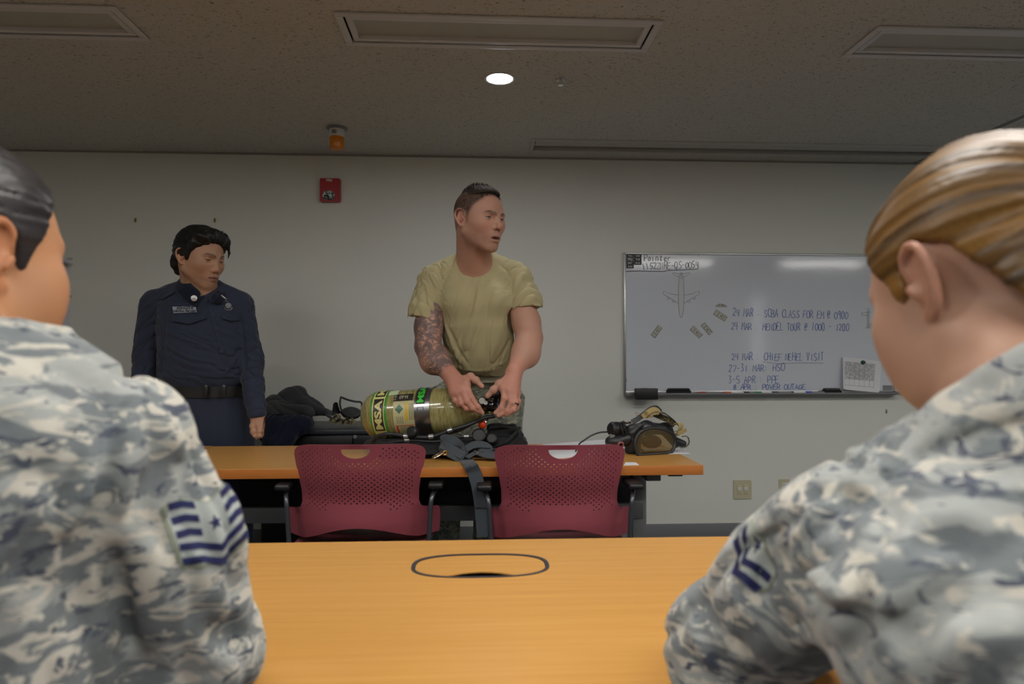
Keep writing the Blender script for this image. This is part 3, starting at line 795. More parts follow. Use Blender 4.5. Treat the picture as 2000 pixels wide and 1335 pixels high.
# paper vehicles
M_veh = simple('printed_cutout', srgb(182, 182, 172), .7)
for (px, py, ang, w_, h_, lb) in ((1282.5, 647, 52, 24, 9.5, 'small paper vehicle cutout stuck low on the whiteboard, leftmost'), (1360, 648, -43, 24, 10, 'small paper vehicle cutout stuck under the aircraft drawing, right of the nose'),
                           (1380.5, 642, -50, 24, 9, 'pale small paper vehicle cutout, stuck between two others under the aircraft wing'), (1407, 616, -33, 25, 10.5, 'small paper vehicle cutout stuck left of the upper blue writing, under the car shape'),
                           (1408.5, 596, -2, 20, 5.5, 'tiny dark paper car shape stuck above the other vehicle cutouts')):
    c_ = bp(px, py); k_ = (bp(px + 10, py)[0] - c_[0]) / 10; a_ = math.radians(ang); ux = Vector((math.cos(a_), 0, math.sin(a_))); uy = Vector((-math.sin(a_), 0, math.cos(a_)))
    o3 = Vector((c_[0], yb, c_[1])); r = thing('vehicle_cutout', lb, 'paper cutout', o3, 'paper vehicle cutouts on the whiteboard')
    ol = [(-w_ / 2, -h_ / 2), (w_ / 2, -h_ / 2), (w_ / 2, h_ / 2), (-w_ / 2, h_ / 2)]
    if h_ < 6: ol = [(-10, -2.5), (10, -2.5), (10, 0), (5, .5), (3, 2.5), (-4, 2.5), (-6, .5), (-10, 0)]
    mb = MB(); mb.prism([(x * k_, y * k_) for x, y in ol], o3, ux, uy, (0, -.001, 0)); mb.build('card', M_veh, r, False)
    mb = MB(); q = [o3 + ux * x * k_ + uy * y * k_ + NB * .001 for x, y in ol]; mb.tube(q + [q[0]], .0014, 4)
    for f_ in (-.2, .15, .32): mb.tube([o3 + ux * w_ * f_ * k_ + uy * h_ * .4 * k_ + NB * .001, o3 + ux * w_ * f_ * k_ - uy * h_ * .4 * k_ + NB * .001], .0011, 4)
    mb.box(o3 + ux * w_ * .05 * k_ + NB * .001, (.008, .001, .006)); mb.build('printed_outline', M_pen, r)
# day magnets
M_mag = simple('dark_magnet', srgb(48, 48, 48), .6)
days = [('THU', 0, 0), ('WED', 1, 0), ('FRI', 0, 1), ('TUE', 1, 1), ('SAT', 0, 2), ('MON', 1, 2), ('SUN', 0, 3)]
e0 = bp(1221, 494); e1 = bp(1251, 522); mw = (e1[0] - e0[0]) / 2; mh = (e0[1] - e1[1]) / 4
for d_, i_, j_ in days:
    cx_ = e0[0] + .006 + mw * (i_ + .5); cz_ = e0[1] - .006 - mh * (j_ + .5)
    o3 = Vector((cx_, yb, cz_)); r = thing('day_magnet', 'small dark rectangular magnet lettered %s in the top left corner of the whiteboard' % d_, 'magnet', o3, 'weekday magnets on the whiteboard')
    mb = MB(); mb.box(o3 + NB * .001, (mw * .96, .003, mh * .95), bev=.0006); mb.build('magnet_body', M_mag, r)
    text_on('lettering', d_, .014, o3 + NB * .0027, UX, UZ, M_wplastic, r, .0002, width=mw * .6)
# chart sheet, label
c_ = bp(1680, 731); o3 = Vector((c_[0], yb, c_[1])); k_ = (bp(1690, 731)[0] - c_[0]) / 10
r = thing('pinned_chart', 'curling white sheet with a printed table held on the whiteboard by a magnet', 'paper', o3)
a_ = math.radians(-5); ux = Vector((math.cos(a_), 0, math.sin(a_))); uy = Vector((-math.sin(a_), 0, math.cos(a_)))
def curl(x, y):
    u = x / (39 * k_); v = y / (30 * k_)
    return o3 + ux * x + uy * y + NB * (.003 + .022 * max(0, -v - .1) ** 2 * (1 - .6 * u) + .012 * max(0, -u) ** 2), NB
ol = [(-38, -29), (-30, -31), (0, -31), (36, -31), (39, -27), (39, 28), (0, 30), (-39, 30)]
plate([(x * k_, y * k_) for x, y in ol], [], [(x * k_, y * k_) for x in range(-32, 36, 8) for y in range(-25, 28, 8)], curl, .0006, 'sheet', M_paper, r)
mb = MB()
for j in range(17):
    y = (22 - j * 2.0) * k_; mb.tube([curl(x * k_, y)[0] + NB * .0008 for x in range(-33, 33, 6)], .00055, 4)
for x in (-33, -22, -12, -2, 8, 18, 27): mb.tube([curl(x * k_, y * k_)[0] + NB * .0008 for y in range(22, -23, -4)], .0005, 4)
mb.tube([curl(x * k_, -22 * k_)[0] + NB * .0008 for x in range(-33, 33, 6)], .0007, 4)
rn = random.Random(4)
for j in range(16):
    for x in range(-31, 26, 3):
        if rn.random() < .75: p_ = curl((x + rn.random()) * k_, (21 - j * 2.0) * k_)[0]; mb.box(p_ + NB * .0008, (k_ * 1.8, .0003, k_ * .7))
mb.build('printed_table', simple('grey_print', srgb(110, 112, 116), .8), r)
c_ = bp(1684, 707); mb = MB(); mb.lathe([(0, 0), (.011, 0), (.012, .004), (.008, .010), (.010, .014), (.007, .016), (0, .016)], (c_[0], yb - .005, c_[1]), (0, -1, 0), 24)
o = mb.build('round_magnet', simple('teal_magnet', srgb(14, 74, 72), .35)); recentre(o, (c_[0], yb - .005, c_[1])); tag(o, 'round dark teal magnet holding the printed sheet on the whiteboard', 'magnet')
c0 = bp(1724, 752); c1 = bp(1743, 762); mb = MB(); mb.box(((c0[0] + c1[0]) / 2, yb, (c0[1] + c1[1]) / 2), (c1[0] - c0[0], .001, c0[1] - c1[1])); mb.build('maker_label', M_mgrey, WB, False)
# things on the tray
tz = bz0 - .004
def tray_pt(px, dy=-.045): p = PY(px, 765, YW + dy); return p.x
for (x0_, x1_, hh, lb, mt) in ((1303, 1348, .034, 'long black felt board eraser on the left part of the whiteboard tray', M_black), (1609, 1641, .032, 'dark grey board eraser on the tray beside the printed sheet', simple('grey_felt', srgb(74, 72, 72), .8))):
    xa, xb = tray_pt(x0_), tray_pt(x1_); r = thing('board_eraser', lb, 'eraser', ((xa + xb) / 2, YW - .04, tz), 'board erasers on the tray')
    mb = MB(); mb.box(((xa + xb) / 2, YW - .042, tz + hh * .3), (xb - xa, .048, hh * .6), bev=.003); mb.build('felt_pad', simple('black_felt', srgb(30, 30, 32), .95, bump=(200, .5, .002)), r)
    mb = MB(); mb.box(((xa + xb) / 2, YW - .042, tz + hh * .78), (xb - xa - .008, .044, hh * .4), bev=.008, seg=3); mb.build('grip', mt, r)
xa, xb = tray_pt(1236), tray_pt(1278)
r = thing('marker_holder', 'black open box hooked over the left end of the whiteboard tray', 'holder', ((xa + xb) / 2, YW - .08, tz + .012))
z0_ = PY(1256, 779, YW - .1).z; z1_ = PY(1256, 758, YW - .1).z; zz = (z0_ + z1_) / 2
mb = MB(); hh = z1_ - z0_
for c_, s_ in (((0, -.022, 0), (xb - xa, .003, hh)), ((0, .022, 0), (xb - xa, .003, hh)), ((-(xb - xa) / 2 + .0015, 0, 0), (.003, .044, hh)), (((xb - xa) / 2 - .0015, 0, 0), (.003, .044, hh)), ((0, 0, -hh / 2), (xb - xa, .046, .003))):
    mb.box(Vector(((xa + xb) / 2, YW - .105, zz)) + Vector(c_), s_, bev=.001)
mb.build('box_body', M_black, r)
mb = MB(); mb.box(((xa + xb) / 2, YW - .075, z1_ - .001), (.03, .03, .002)); mb.build('hook', M_black, r)
rn = random.Random(3)
for i, (px, col, cn) in enumerate(((1371, srgb(150, 60, 40), 'brown'), (1420, srgb(200, 90, 40), 'orange'), (1455, srgb(40, 42, 48), 'black'), (1479, srgb(30, 130, 60), 'green'), (1512, srgb(60, 62, 68), 'grey'), (1542, srgb(70, 72, 76), 'dark grey'), (1578, srgb(40, 70, 190), 'blue'))):
    x_ = tray_pt(px); y_ = YW - .052 - rn.random() * .006
    r = thing('marker_pen', 'whiteboard marker with a %s cap lying on the board tray' % cn, 'marker', (x_, y_, tz + .006), 'marker pens on the tray')
    mb = MB(); mb.lathe([(0, -.05), (.0075, -.05), (.0085, -.045), (.0085, .045), (0, .045)], (x_ + .05, y_, tz + .005), (1, 0, 0), 14); mb.build('barrel', M_wplastic if i % 2 else M_mgrey, r)
    mb = MB(); mb.lathe([(0, -.025), (.007, -.025), (.0092, -.02), (.0092, .02), (0, .02)], (x_ - .0, y_, tz + .005), (1, 0, 0), 14); mb.build('cap', simple('marker_cap_' + cn.replace(' ', '_'), col, .4), r)
# ------------------------------------------------------------------ tables
ZT = .72
def P0(px, py): return PZ(px, py, ZT)
fa = P0(1374, 908); fb = P0(1330, 888); TYF = fa.y; TYB = P0(700, 869).y; TXR = fa.x; TXL = P0(425, 868).x
def make_table(name, label, x0, x1, y0, y1, wood=True, edge=.032, grommet=False):
    r = thing(name, label, 'table', ((x0 + x1) / 2, (y0 + y1) / 2, 0), None)
    ol = [(x0, y0), (x1, y0), (x1, y1), (x0, y1)]
    if not grommet:
        m = MB(); m.box(((x0 + x1) / 2, (y0 + y1) / 2, ZT - .0075), (x1 - x0 - .004, y1 - y0 - .004, .015)); m.build('tabletop', MWOOD, r, False)
        m = MB()
        m.box(((x0 + x1) / 2, (y0 + y1) / 2, ZT - edge / 2 - .0008), (x1 - x0, y1 - y0, edge), bev=.002); m.build('edge_band', MEDGE, r)
    return r
M_legg = simple('mid_grey_leg_paint', srgb(112, 114, 116), .5)
def table_legs(r, x0, x1, y0, y1, edge=.032, panel=True):
    zt = ZT - edge
    for x in (x0 + .125, x1 - .158):
        m = MB(); m.box((x, (y0 + y1) / 2 + .0, zt / 2), (.054, .055, zt - .03), bev=.006)
        m.box((x, (y0 + y1) / 2, .03), (.055, y1 - y0 - .06, .035), bev=.010); m.box((x, (y0 + y1) / 2, zt - .015), (.05, y1 - y0 - .1, .03), bev=.003)
        m.build('leg', M_legg, r)
        for yy in (y0 + .06, y1 - .06):
            m = MB(); m.lathe([(0, 0), (.02, 0), (.022, .006), (.016, .014), (0, .014)], (x, yy, 0), n=20); m.build('foot', M_black, r)
    m = MB(); m.box(((x0 + x1) / 2, (y0 + y1) / 2 + .09, zt - .005 - .092), (x1 - x0 - .34, .014, .184)); m.build('modesty_panel', M_black, r)
    m = MB(); m.box(((x0 + x1) / 2, (y0 + y1) / 2 - .02, .508), (x1 - x0 - .29, .03, .056), bev=.003); m.build('cross_beam', M_dgrey, r)
R2 = make_table('folding_table', 'orange wood-topped table with grey legs holding the air tank', TXL, TXR, TYF, TYB)
table_legs(R2, TXL, TXR, TYF, TYB)
m = MB(); m.box((TXR - .09, TYF + .03, ZT - .036), (.05, .02, .010), bev=.003); m.build('latch', M_black, R2)
R3 = make_table('folding_table', 'orange wood-topped table pushed against the left end of the tank table', TXL - 1.8 - .004, TXL - .004, TYF + .012, TYB + .012)
table_legs(R3, TXL - 1.8 - .004, TXL - .004, TYF + .012, TYB + .012)
# near table with the cable flap
NY1 = (P0(470, 1057).y + P0(1440, 1050).y) / 2; NY0 = .76; NX0 = -1.35; NX1 = 1.35
r = thing('conference_table', 'wide orange wood table in the foreground with an oval cable flap', 'table', (0, (NY0 + NY1) / 2, 0))
g0 = P0(803, 1107); g1 = P0(1074, 1107); gt = P0(940, 1081).y; gb = P0(940, 1128).y
gcx = (g0.x + g1.x) / 2; gcy = (gt + gb) / 2; ghw = (g1.x - g0.x) / 2; ghh = (gt - gb) / 2
def oval(s=0, e=2.7, n=72):
    o = []
    for k in range(n):
        a = 2 * PI * k / n; c_, s_ = math.cos(a), math.sin(a)
        o.append((gcx + math.copysign(abs(c_) ** (2 / e), c_) * (ghw - s), gcy + math.copysign(abs(s_) ** (2 / e), s_) * (ghh - s)))
    return o
fl = lambda z: (lambda x, y: (Vector((x, y, z)), UP))
plate([(NX0, NY0), (NX1, NY0), (NX1, NY1), (NX0, NY1)], [oval()], [], fl(ZT - .014), .028, 'tabletop', MWOOD, r)
plate(oval(0), [oval(.0065)], [], fl(ZT - .008), .018, 'flap_rim', simple('dark_grommet', srgb(48, 48, 58), .4), r)
def lid():
    o = []
    for (x, y) in oval(.0075):
        if y < gcy: y += max(0, 1 - ((x - gcx) / (ghw * .5)) ** 2) * .027
        o.append((x, y))
    return o
fpl = plate(lid(), [], [], fl(ZT - .0015), .002, 'cable_flap', MWOOD, r)
m = MB(); m.box((gcx, gcy, ZT - .03), (ghw * 1.9, ghh * 1.9, .004)); m.build('cable_well', M_black, r, False)
m = MB()
for x in (NX0 + .12, NX1 - .12):
    m = MB(); m.box((x, (NY0 + NY1) / 2, (ZT - .03) / 2), (.06, .06, ZT - .05), bev=.006); m.box((x, (NY0 + NY1) / 2, .02), (.06, NY1 - NY0 - .08, .04), bev=.012); m.build('leg', M_dgrey, r)
m = MB(); m.box((0, (NY0 + NY1) / 2, ZT - .06), (NX1 - NX0 - .3, .05, .05), bev=.003); m.build('cross_beam', M_dgrey, r)

# ------------------------------------------------------------------ red shell chairs
M_shell = NT('dark_red_polypropylene', .42, srgb(142, 68, 78), spec=.4); M_shell.bump(M_shell.noise(M_shell.coord(), 600, 2), .08, .0005); M_shell = M_shell.m
def make_chair(label):
    r = thing('stacking_chair', label, 'chair', (0, 0, 0), 'red perforated shell chairs')
    # local frame: sitter faces +Y; back surface at y~0, z up to .80
    H = [(.485, .254), (.53, .258), (.565, .257), (.575, .252), (.580, .222), (.592, .198), (.61, .191), (.65, .192), (.70, .200), (.74, .210), (.77, .215), (.783, .212), (.793, .204), (.800, .188), (.805, .162), (.808, .11), (.810, .05), (.8105, 0)]
    zs = [h[0] for h in H]; ws = [h[1] for h in H]
    right = [(w, z) for z, w in H]
    arch = []
    for k in range(1, 24):
        x = .254 - .508 * k / 24; arch.append((x * -1, .485 + .052 * max(0, math.cos(x / .19 * PI / 2)) ** 1.2 if abs(x) < .19 else .485))
    dense = []
    for i in range(len(right) - 1):
        (x0, z0), (x1, z1) = right[i], right[i + 1]; n = max(1, int(math.hypot(x1 - x0, z1 - z0) / .012))
        for k in range(n): dense.append((x0 + (x1 - x0) * k / n, z0 + (z1 - z0) * k / n))
    outline = dense + [right[-1]] + [(-x, z) for x, z in dense[::-1]] + arch
    outline = [p for i, p in enumerate(outline) if i == 0 or math.dist(p, outline[i - 1]) > 1e-4]
    handle = [(.047 * math.cos(PI * k / 12), (.793 - .028 * math.sin(PI * k / 12))) for k in range(13)]
    handle = [(.047, .7955)] + handle + [(-.047, .7955)]; handle = [(a, b) for i, (a, b) in enumerate(handle) if i == 0 or math.dist((a, b), handle[i - 1]) > 1e-4]
    holes = [handle]
    row = 0; z = .592
    while z < .795:
        hw = float(np.interp(z, zs, ws)); half = hw - .022
        off = .0 if row % 2 else .0095; x = off
        xs = []
        while x < half: xs += [x] if x == 0 else [x, -x]; x += .019
        for x in xs:
            if z > .745 and (x / .085) ** 2 + ((z - .797) / .048) ** 2 < 1: continue
            if z < .600 and abs(x) < .165 and not (.10 < abs(x) < .14): continue
            if z < .611 and abs(x) < .09: continue
            if z > .780 and abs(x) > hw - .045: continue
            holes.append([(x + .0029 * math.cos(2 * PI * k / 7), z + .0029 * math.sin(2 * PI * k / 7)) for k in range(7)])
        row += 1; z += .0078
    st = [(x * .02, .49 + j * .02) for x in range(-10, 11) for j in range(5)] + [(s * (.195 - .0 * j), .60 + j * .02) for s in (-1, 1) for j in range(8)]
    st = [p for p in st if inpoly(p[0], p[1], outline) and p[1] < .583]
    def fm(x, z):
        lean = -.10 * (max(0, z - .52)) ** 1.0 - .25 * max(0, z - .74) ** 2 * 4 + .0
        low = .55 * max(0, .56 - z) ** 1.5 * 1.5
        cur = 2.1 * x * x * (1 if z > .58 else 1.15) - .02
        lum = .018 * math.exp(-((z - .62) / .06) ** 2)
        y = cur + lean + low + lum
        n = Vector((-4.2 * x, 1, .1)).normalized(); return Vector((x, y, z)), n
    plate(outline, holes, st, fm, .0055, 'backrest', M_shell, r)
    # seat shell
    m = MB(); NX, NYs = 20, 22; V = []; Fc = []
    for layer in (0, -.006):
        for j in range(NYs + 1):
            v = j / NYs
            for i in range(NX + 1):
                u = i / NX * 2 - 1; w = .232 - .012 * (2 * v - 1) ** 2 - .02 * max(0, v - .85) / .15
                y = .045 + v * .40; z = .455 - .012 * math.sin(v * PI) - .05 * max(0, v - .8) ** 2 * 12 + .016 * u * u + layer
                V.append((u * w, y + .02 * u * u * (1 - v), z))
    n1 = (NX + 1) * (NYs + 1)
    for j in range(NYs):
        for i in range(NX):
            a = j * (NX + 1) + i; Fc.append((a, a + 1, a + NX + 2, a + NX + 1)); Fc.append((n1 + a + NX + 1, n1 + a + NX + 2, n1 + a + 1, n1 + a))
    for i in range(NX): Fc.append((i, n1 + i, n1 + i + 1, i + 1)); b = NYs * (NX + 1) + i; Fc.append((b, b + 1, n1 + b + 1, n1 + b))
    for j in range(NYs): a = j * (NX + 1); b = a + NX + 1; Fc.append((a, b, n1 + b, n1 + a)); Fc.append((a + NX, n1 + a + NX, n1 + b + NX, b + NX))
    m.verts_faces(V, Fc); m.build('seat', M_shell, r)
    # tube frame: legs and arm loops
    M_tube = M_mgrey_tube
    for s in (-1, 1):
        m = MB(); m.tube(bez([(s * .236, -.02, .01), (s * .228, .04, .25), (s * .222, .10, .44)], 6), .0095, 12); m.build('leg', M_tube, r)
        m = MB(); m.tube(bez([(s * .243, .48, .01), (s * .236, .44, .25), (s * .228, .38, .44)], 6), .0095, 12); m.build('leg', M_tube, r)
        m = MB(); m.tube(bez([(s * .226, .035, .44), (s * .232, .03, .56), (s * .236, .03, .615), (s * .244, .055, .637), (s * .250, .10, .645), (s * .25, .145, .645)], 6), .008, 12); q = m.build('arm_tube', M_tube, r)
        m = MB(); m.box((s * .25, .085, .662), (.05, .13, .022), bev=.009, seg=3); m.build('armrest', M_black, r)
    m = MB(); m.tube([(-.236, .15, .438), (.236, .15, .438)], .009, 10); m.tube([(-.234, .34, .436), (.234, .34, .436)], .009, 10); m.build('under_frame', M_tube, r)
    for s in (-1, 1):
        for y in (-.032, .484):
            m = MB(); m.lathe([(0, 0), (.014, 0), (.015, .006), (.012, .02), (0, .02)], (s * (.236 if y < 0 else .243), y + (.012 if y < 0 else 0), 0), n=16); m.build('foot', M_black, r)
    return r
M_mgrey_tube = simple('grey_steel_tube', srgb(84, 88, 94), .28, .6)
ch = make_chair('red perforated plastic chair in front of the tank table, left one of the pair')
def dup(o, loc, rz, label, parent=None):
    c = o.copy(); COL.objects.link(c)
    if parent is None: c.location = loc; c.rotation_euler = (0, 0, rz); c['label'] = label
    else: c.parent = parent; 
    for k in o.children: dup(k, None, 0, None, c)
    return c
k1 = C(696, 865, 2.22); ch.location = (k1.x + .005, k1.y, 0)
k2 = C(1096, 868, 2.22); c2 = dup(ch, (k2.x, k2.y - .01, 0), -.01, 'red perforated plastic chair in front of the tank table, right one of the pair')

# ------------------------------------------------------------------ black cabinet against the wall
ca = PZ(505, 838, .712); cb = PZ(870, 838, .712)
r = thing('storage_cabinet', 'low black cabinet against the wall with a round lock, behind the tank', 'cabinet', ((ca.x + cb.x) / 2, (ca.y + YW) / 2, 0))
x0, x1, y0, y1 = ca.x, cb.x, ca.y, YW - .012
Mcab = simple('black_cabinet_lacquer', srgb(24, 24, 28), .35)
m = MB(); m.box(((x0 + x1) / 2, (y0 + y1) / 2 + .01, .345), (x1 - x0 - .02, y1 - y0 - .02, .67), bev=.002); m.build('carcass', Mcab, r)
m = MB(); m.box(((x0 + x1) / 2, (y0 + y1) / 2, .696), (x1 - x0, y1 - y0, .028), bev=.008, seg=3); m.build('top', simple('dark_slate_top', srgb(58, 60, 66), .35), r)
w = (x1 - x0 - .03) / 2
for i in (0, 1):
    cx = x0 + .015 + w * (i + .5)
    m = MB(); m.box((cx, y0 + .008, .615), (w - .006, .018, .12), bev=.002); d = m.build('drawer', Mcab, r)
    m = MB(); m.box((cx, y0 + .008, .29), (w - .006, .018, .50), bev=.002); m.build('door', Mcab, r)
lk = PY(693, 853, y0); m = MB(); m.lathe([(0, 0), (.010, 0), (.011, .002), (.008, .005), (.006, .005), (.006, .003), (0, .003)], (lk.x, y0 - .001, lk.z), (0, -1, 0), 24); m.box((lk.x, y0 - .005, lk.z), (.002, .003, .007)); m.build('lock', M_alu, r)
CABTOP = .71; CY0 = y0
# ------------------------------------------------------------------ people
AX = np.array([CR.x, CR.y]); AY = np.array([HF.x, HF.y]) / np.hypot(HF.x, HF.y)
def st(py, xl, xr, d, hd):
    a = C(xl, py, d); b = C(xr, py, d); c = (a + b) / 2
    return (c.z, c.x, c.y, (a - b).length / 2, hd)

def poly2(p, q):
    """signed distance of (n,2)-like arrays to polygon q"""
    q = np.array(q, f32); n = len(q); d = np.full(p.shape[:-1], 1e9, f32); ins = np.zeros(p.shape[:-1], bool)
    for i in range(n):
        a, b = q[i], q[(i + 1) % n]; e = b - a; w = p - a
        t = np.clip((w @ e) / (e @ e), 0, 1); d = np.minimum(d, np.linalg.norm(w - t[..., None] * e, axis=-1))
        c = (a[1] > p[..., 1]) != (b[1] > p[..., 1])
        with np.errstate(divide='ignore', invalid='ignore'): x = (b[0] - a[0]) * (p[..., 1] - a[1]) / (b[1] - a[1] if b[1] != a[1] else 1e-9) + a[0]
        ins ^= c & (p[..., 0] < x)
    return np.where(ins, -d, d)

class Frame:
    def __init__(s, c, fwd, up, sc=1.0):
        f = Vector(fwd).normalized(); u = Vector(up); u = (u - f * u.dot(f)).normalized(); x = f.cross(u)   # x = person's right
        s.c = Vector(c); s.x, s.f, s.u, s.s = x, f, u, sc
        s.R = np.array([x, f, u]).T.astype(f32)
    def __call__(s, x, y, z): return s.c + (s.x * x + s.f * y + s.u * z) * s.s
    def loc(s, p): return ((p - npv(s.c)) @ s.R) / s.s

def head(S, H, male=True, asian=False, open_mouth=False, eye=.5):
    e = lambda c, r, k=.01, op='u': S.ell(H(*c), [v * H.s for v in r], H.R, k * H.s, op)
    cp = lambda a, b, ra, rb=None, k=.008, op='u': S.cap(H(*a), H(*b), ra * H.s, (ra if rb is None else rb) * H.s, k * H.s, op)
    jw = 1.08 if male else .9; strong = male and not asian; nz_ = .005 if strong else 0
    e((0, -.014, .032), (.075, .094, .085)); e((0, .028, .010), (.066, .066, .080), .03)
    e((0, .036, -.045), (.054 * jw, .050, .058), .03); e((0, .030, -.020), (.064, .056, .05), .03)
    for s in (-1, 1):
        cp((s * .056 * jw, -.002, -.052), (s * .018, .068, -.097), .016, .015, .028)
        e((s * .047, .058, -.018), (.019, .021, .020), .018)                       # cheekbone
        cp((s * .014, .0905 if strong else .088, .0165 if strong else .020), (s * .044, .0755 if strong else .073, .0185 if strong else .022), .0095 if male else .006, .006, .014)   # brow
        e((s * .033, .092, .003), (.019, .013, .012), .012, '-')                  # socket
        e((s * .032, .0735, .003), (.0145, .0145, .0145), .003)                   # lids
        S.stroke([H(s * .019, .085, .0015), H(s * .032, .089, .006 * eye + .001), H(s * .046, .080, .001)], .0018 * H.s, -.0022 * H.s)
        S.stroke([H(s * .019, .090, .0115), H(s * .032, .092, .014), H(s * .046, .083, .010)], .0022 * H.s, -.0016 * H.s)
        S.stroke([H(s * .021, .086, -.010), H(s * .033, .086, -.0135), H(s * .045, .080, -.010)], .004 * H.s, -.001 * H.s)
        # nose wings
        e((s * .0125, .093, -.0375 + nz_), (.0085, .010, .0075), .006)
        e((s * .0075, .103, -.0445 + nz_), (.0035, .006, .003), .002, '-')
        S.stroke([H(s * .018, .092, -.036), H(s * .026, .086, -.050), H(s * .030, .080, -.062)], .004 * H.s, -.0018 * H.s)
        # ear
        c0 = (s * .078, -.010, -.004)
        ER = np.array([(H.x * s * .93 + H.f * .36 * 1), (H.f * .93 - H.x * s * .36), H.u]).T.astype(f32)
        S.ell(H(*c0), [.0065 * H.s, .0165 * H.s, .031 * H.s], ER, .004 * H.s)
        rim = [H(s * .076, .006, .004), H(s * .081, .004, .020), H(s * .087, -.010, .028), H(s * .092, -.024, .020), H(s * .091, -.027, .002), H(s * .085, -.018, -.018), H(s * .078, -.006, -.032), H(s * .075, .002, -.030)]
        rim = bez(rim, 3)
        for a, b in zip(rim[:-1], rim[1:]): S.cap(a, b, .0036 * H.s, .0036 * H.s, .003 * H.s)
        e((s * .088, -.008, .002), (.008, .009, .017), .004, '-')
        cp((s * .083, .004, -.006), (s * .083, -.002, -.014), .0045, .0045, .004)
    nose = ((0, .088, .012), (0, .107, -.026 + nz_)) if not asian else ((0, .086, .008), (0, .101, -.027))
    cp(nose[0], nose[1], .0065, .0095, .014); e((0, nose[1][1] + .001, -.0335 + nz_), (.0105, .0095, .0085), .008)
    e((0, .078, -.064), (.030, .020, .024), .02)                                    # muzzle
    e((0, .073, -.100), (.019, .017, .015), .018)                                   # chin
    g = .0045 if open_mouth else .001
    for (a, b) in (((-.022, .084), (-.008, .0955)), ((-.008, .0955), (.008, .0955)), ((.008, .0955), (.022, .084))):
        cp((a[0], a[1], -.0640 + g * .5), (b[0], b[1], -.0605 + g * .5), .0042, .0046, .004)
        cp((a[0] * .85, a[1], -.0705 - g), (b[0] * .85, b[1] - .001, -.0730 - g), .0050, .0056, .004)
    if open_mouth: e((0, .094, -.0675), (.015, .012, .0035), .003, '-')
    S.stroke([H(-.024, .084, -.067), H(-.010, .096, -.0668), H(.010, .096, -.0668), H(.024, .084, -.067)], .0016 * H.s, -.003 * H.s)
    S.stroke([H(-.012, .088, -.083), H(.012, .088, -.083)], .005 * H.s, -.002 * H.s)
    return S

def head_cols(H, P, skin, lips, brow, stubble=None, buzz=None, iris=(.03, .02, .015), eye=.5, seed=0, bdz=0.0):
    q = H.loc(P.astype(f32)); n = len(P); col = np.tile(np.array(skin), (n, 1)).astype(f32)
    nz = sines(seed + 1, 260, 5)(q); n2 = sines(seed + 2, 60, 4)(q)
    hd = np.clip((q[:, 2] + .125) / .03, 0, 1) * (np.abs(q[:, 0]) < .1) * (np.abs(q[:, 1]) < .13)
    def blend(m, c):
        m = np.clip(m, 0, 1)[:, None] * hd[:, None]; col[:] = col * (1 - m) + np.array(c) * m
    red = np.exp(-((q[:, 2] + .035) / .028) ** 2 - ((np.abs(q[:, 0]) - .042) / .02) ** 2) * (q[:, 1] > .02)
    blend(red * .35, np.array(skin) * [1.08, .78, .74]); blend(np.exp(-((q[:, 2] + .034) / .012) ** 2 - (q[:, 0] / .016) ** 2) * (q[:, 1] > .09) * .4, np.array(skin) * [1.05, .76, .72])
    blend((np.abs(q[:, 0]) > .079) * (np.abs(q[:, 1] + .01) < .04) * (np.abs(q[:, 2]) < .045) * .35, np.array(skin) * [1.08, .74, .68])
    if stubble is not None:
        s_ = np.clip(((-.035 + .35 * np.maximum(0, .05 - q[:, 1])) - q[:, 2]) / .03, 0, 1) * (q[:, 1] > -.01)
        s_ = s_ * (1 - np.exp(-((q[:, 2] + .067) / .010) ** 2 - (q[:, 0] / .024) ** 2)); blend(s_ * (.30 + .12 * nz), stubble)
    if buzz is not None:
        poly = buzz[0]; d = poly2(q[:, 1:3], poly) + nz * .0015; fade = np.clip(-d / .012 + .2, 0, 1)
        low = np.clip((q[:, 2] - buzz[2]) / .07, .55, 1); blend(fade * low * (.85 + .12 * nz), buzz[1])
    zl = -.067 + 0 * q[:, 2]
    lm = (q[:, 1] > .080) & (np.abs(q[:, 0]) < .024) & (np.abs(q[:, 2] - zl) < (.0085 if stubble is not None else .011) * np.sqrt(np.clip(1 - (q[:, 0] / .0245) ** 2, 0, 1)))
    blend(lm * .8, lips); blend(lm * (np.abs(q[:, 2] - zl) < .0016) * .85, np.array(lips) * .25)
    for s in (-1, 1):
        x = q[:, 0] * s
        bz = .0205 + .010 * np.sin((x - .008) / .044 * 2.6) - .004 + bdz
        blend(((x > .010) & (x < .052) & (np.abs(q[:, 2] - bz) < .0046 * (1.2 - (x - .01) / .06)) & (q[:, 1] > .05)) * (.7 + .25 * nz), brow)
        # eye opening
        w = np.clip(1 - ((x - .032) / .0135) ** 2, 0, 1); up = .0045 * eye * 2 * w; dn = -.0038 * w * (.5 + eye)
        zc = q[:, 2] - .0025
        op = (zc < up) & (zc > dn) & (w > 0) & (q[:, 1] > .07)
        blend(op * 1., (.27, .24, .21)); blend(op & ((x - .033) ** 2 + zc ** 2 < .0056 ** 2), iris)
        blend((np.abs(zc - up) < .0013) & (w > .02) & (q[:, 1] > .07), np.array(brow) * .5)
        blend(((np.abs(q[:, 0] * s - .0078) < .0035) & (np.abs(q[:, 2] + .0445 + bdz * 1.4) < .0028) & (q[:, 1] > .09)) * .8, np.array(skin) * .15)
    return col * (1 + .05 * n2[:, None])

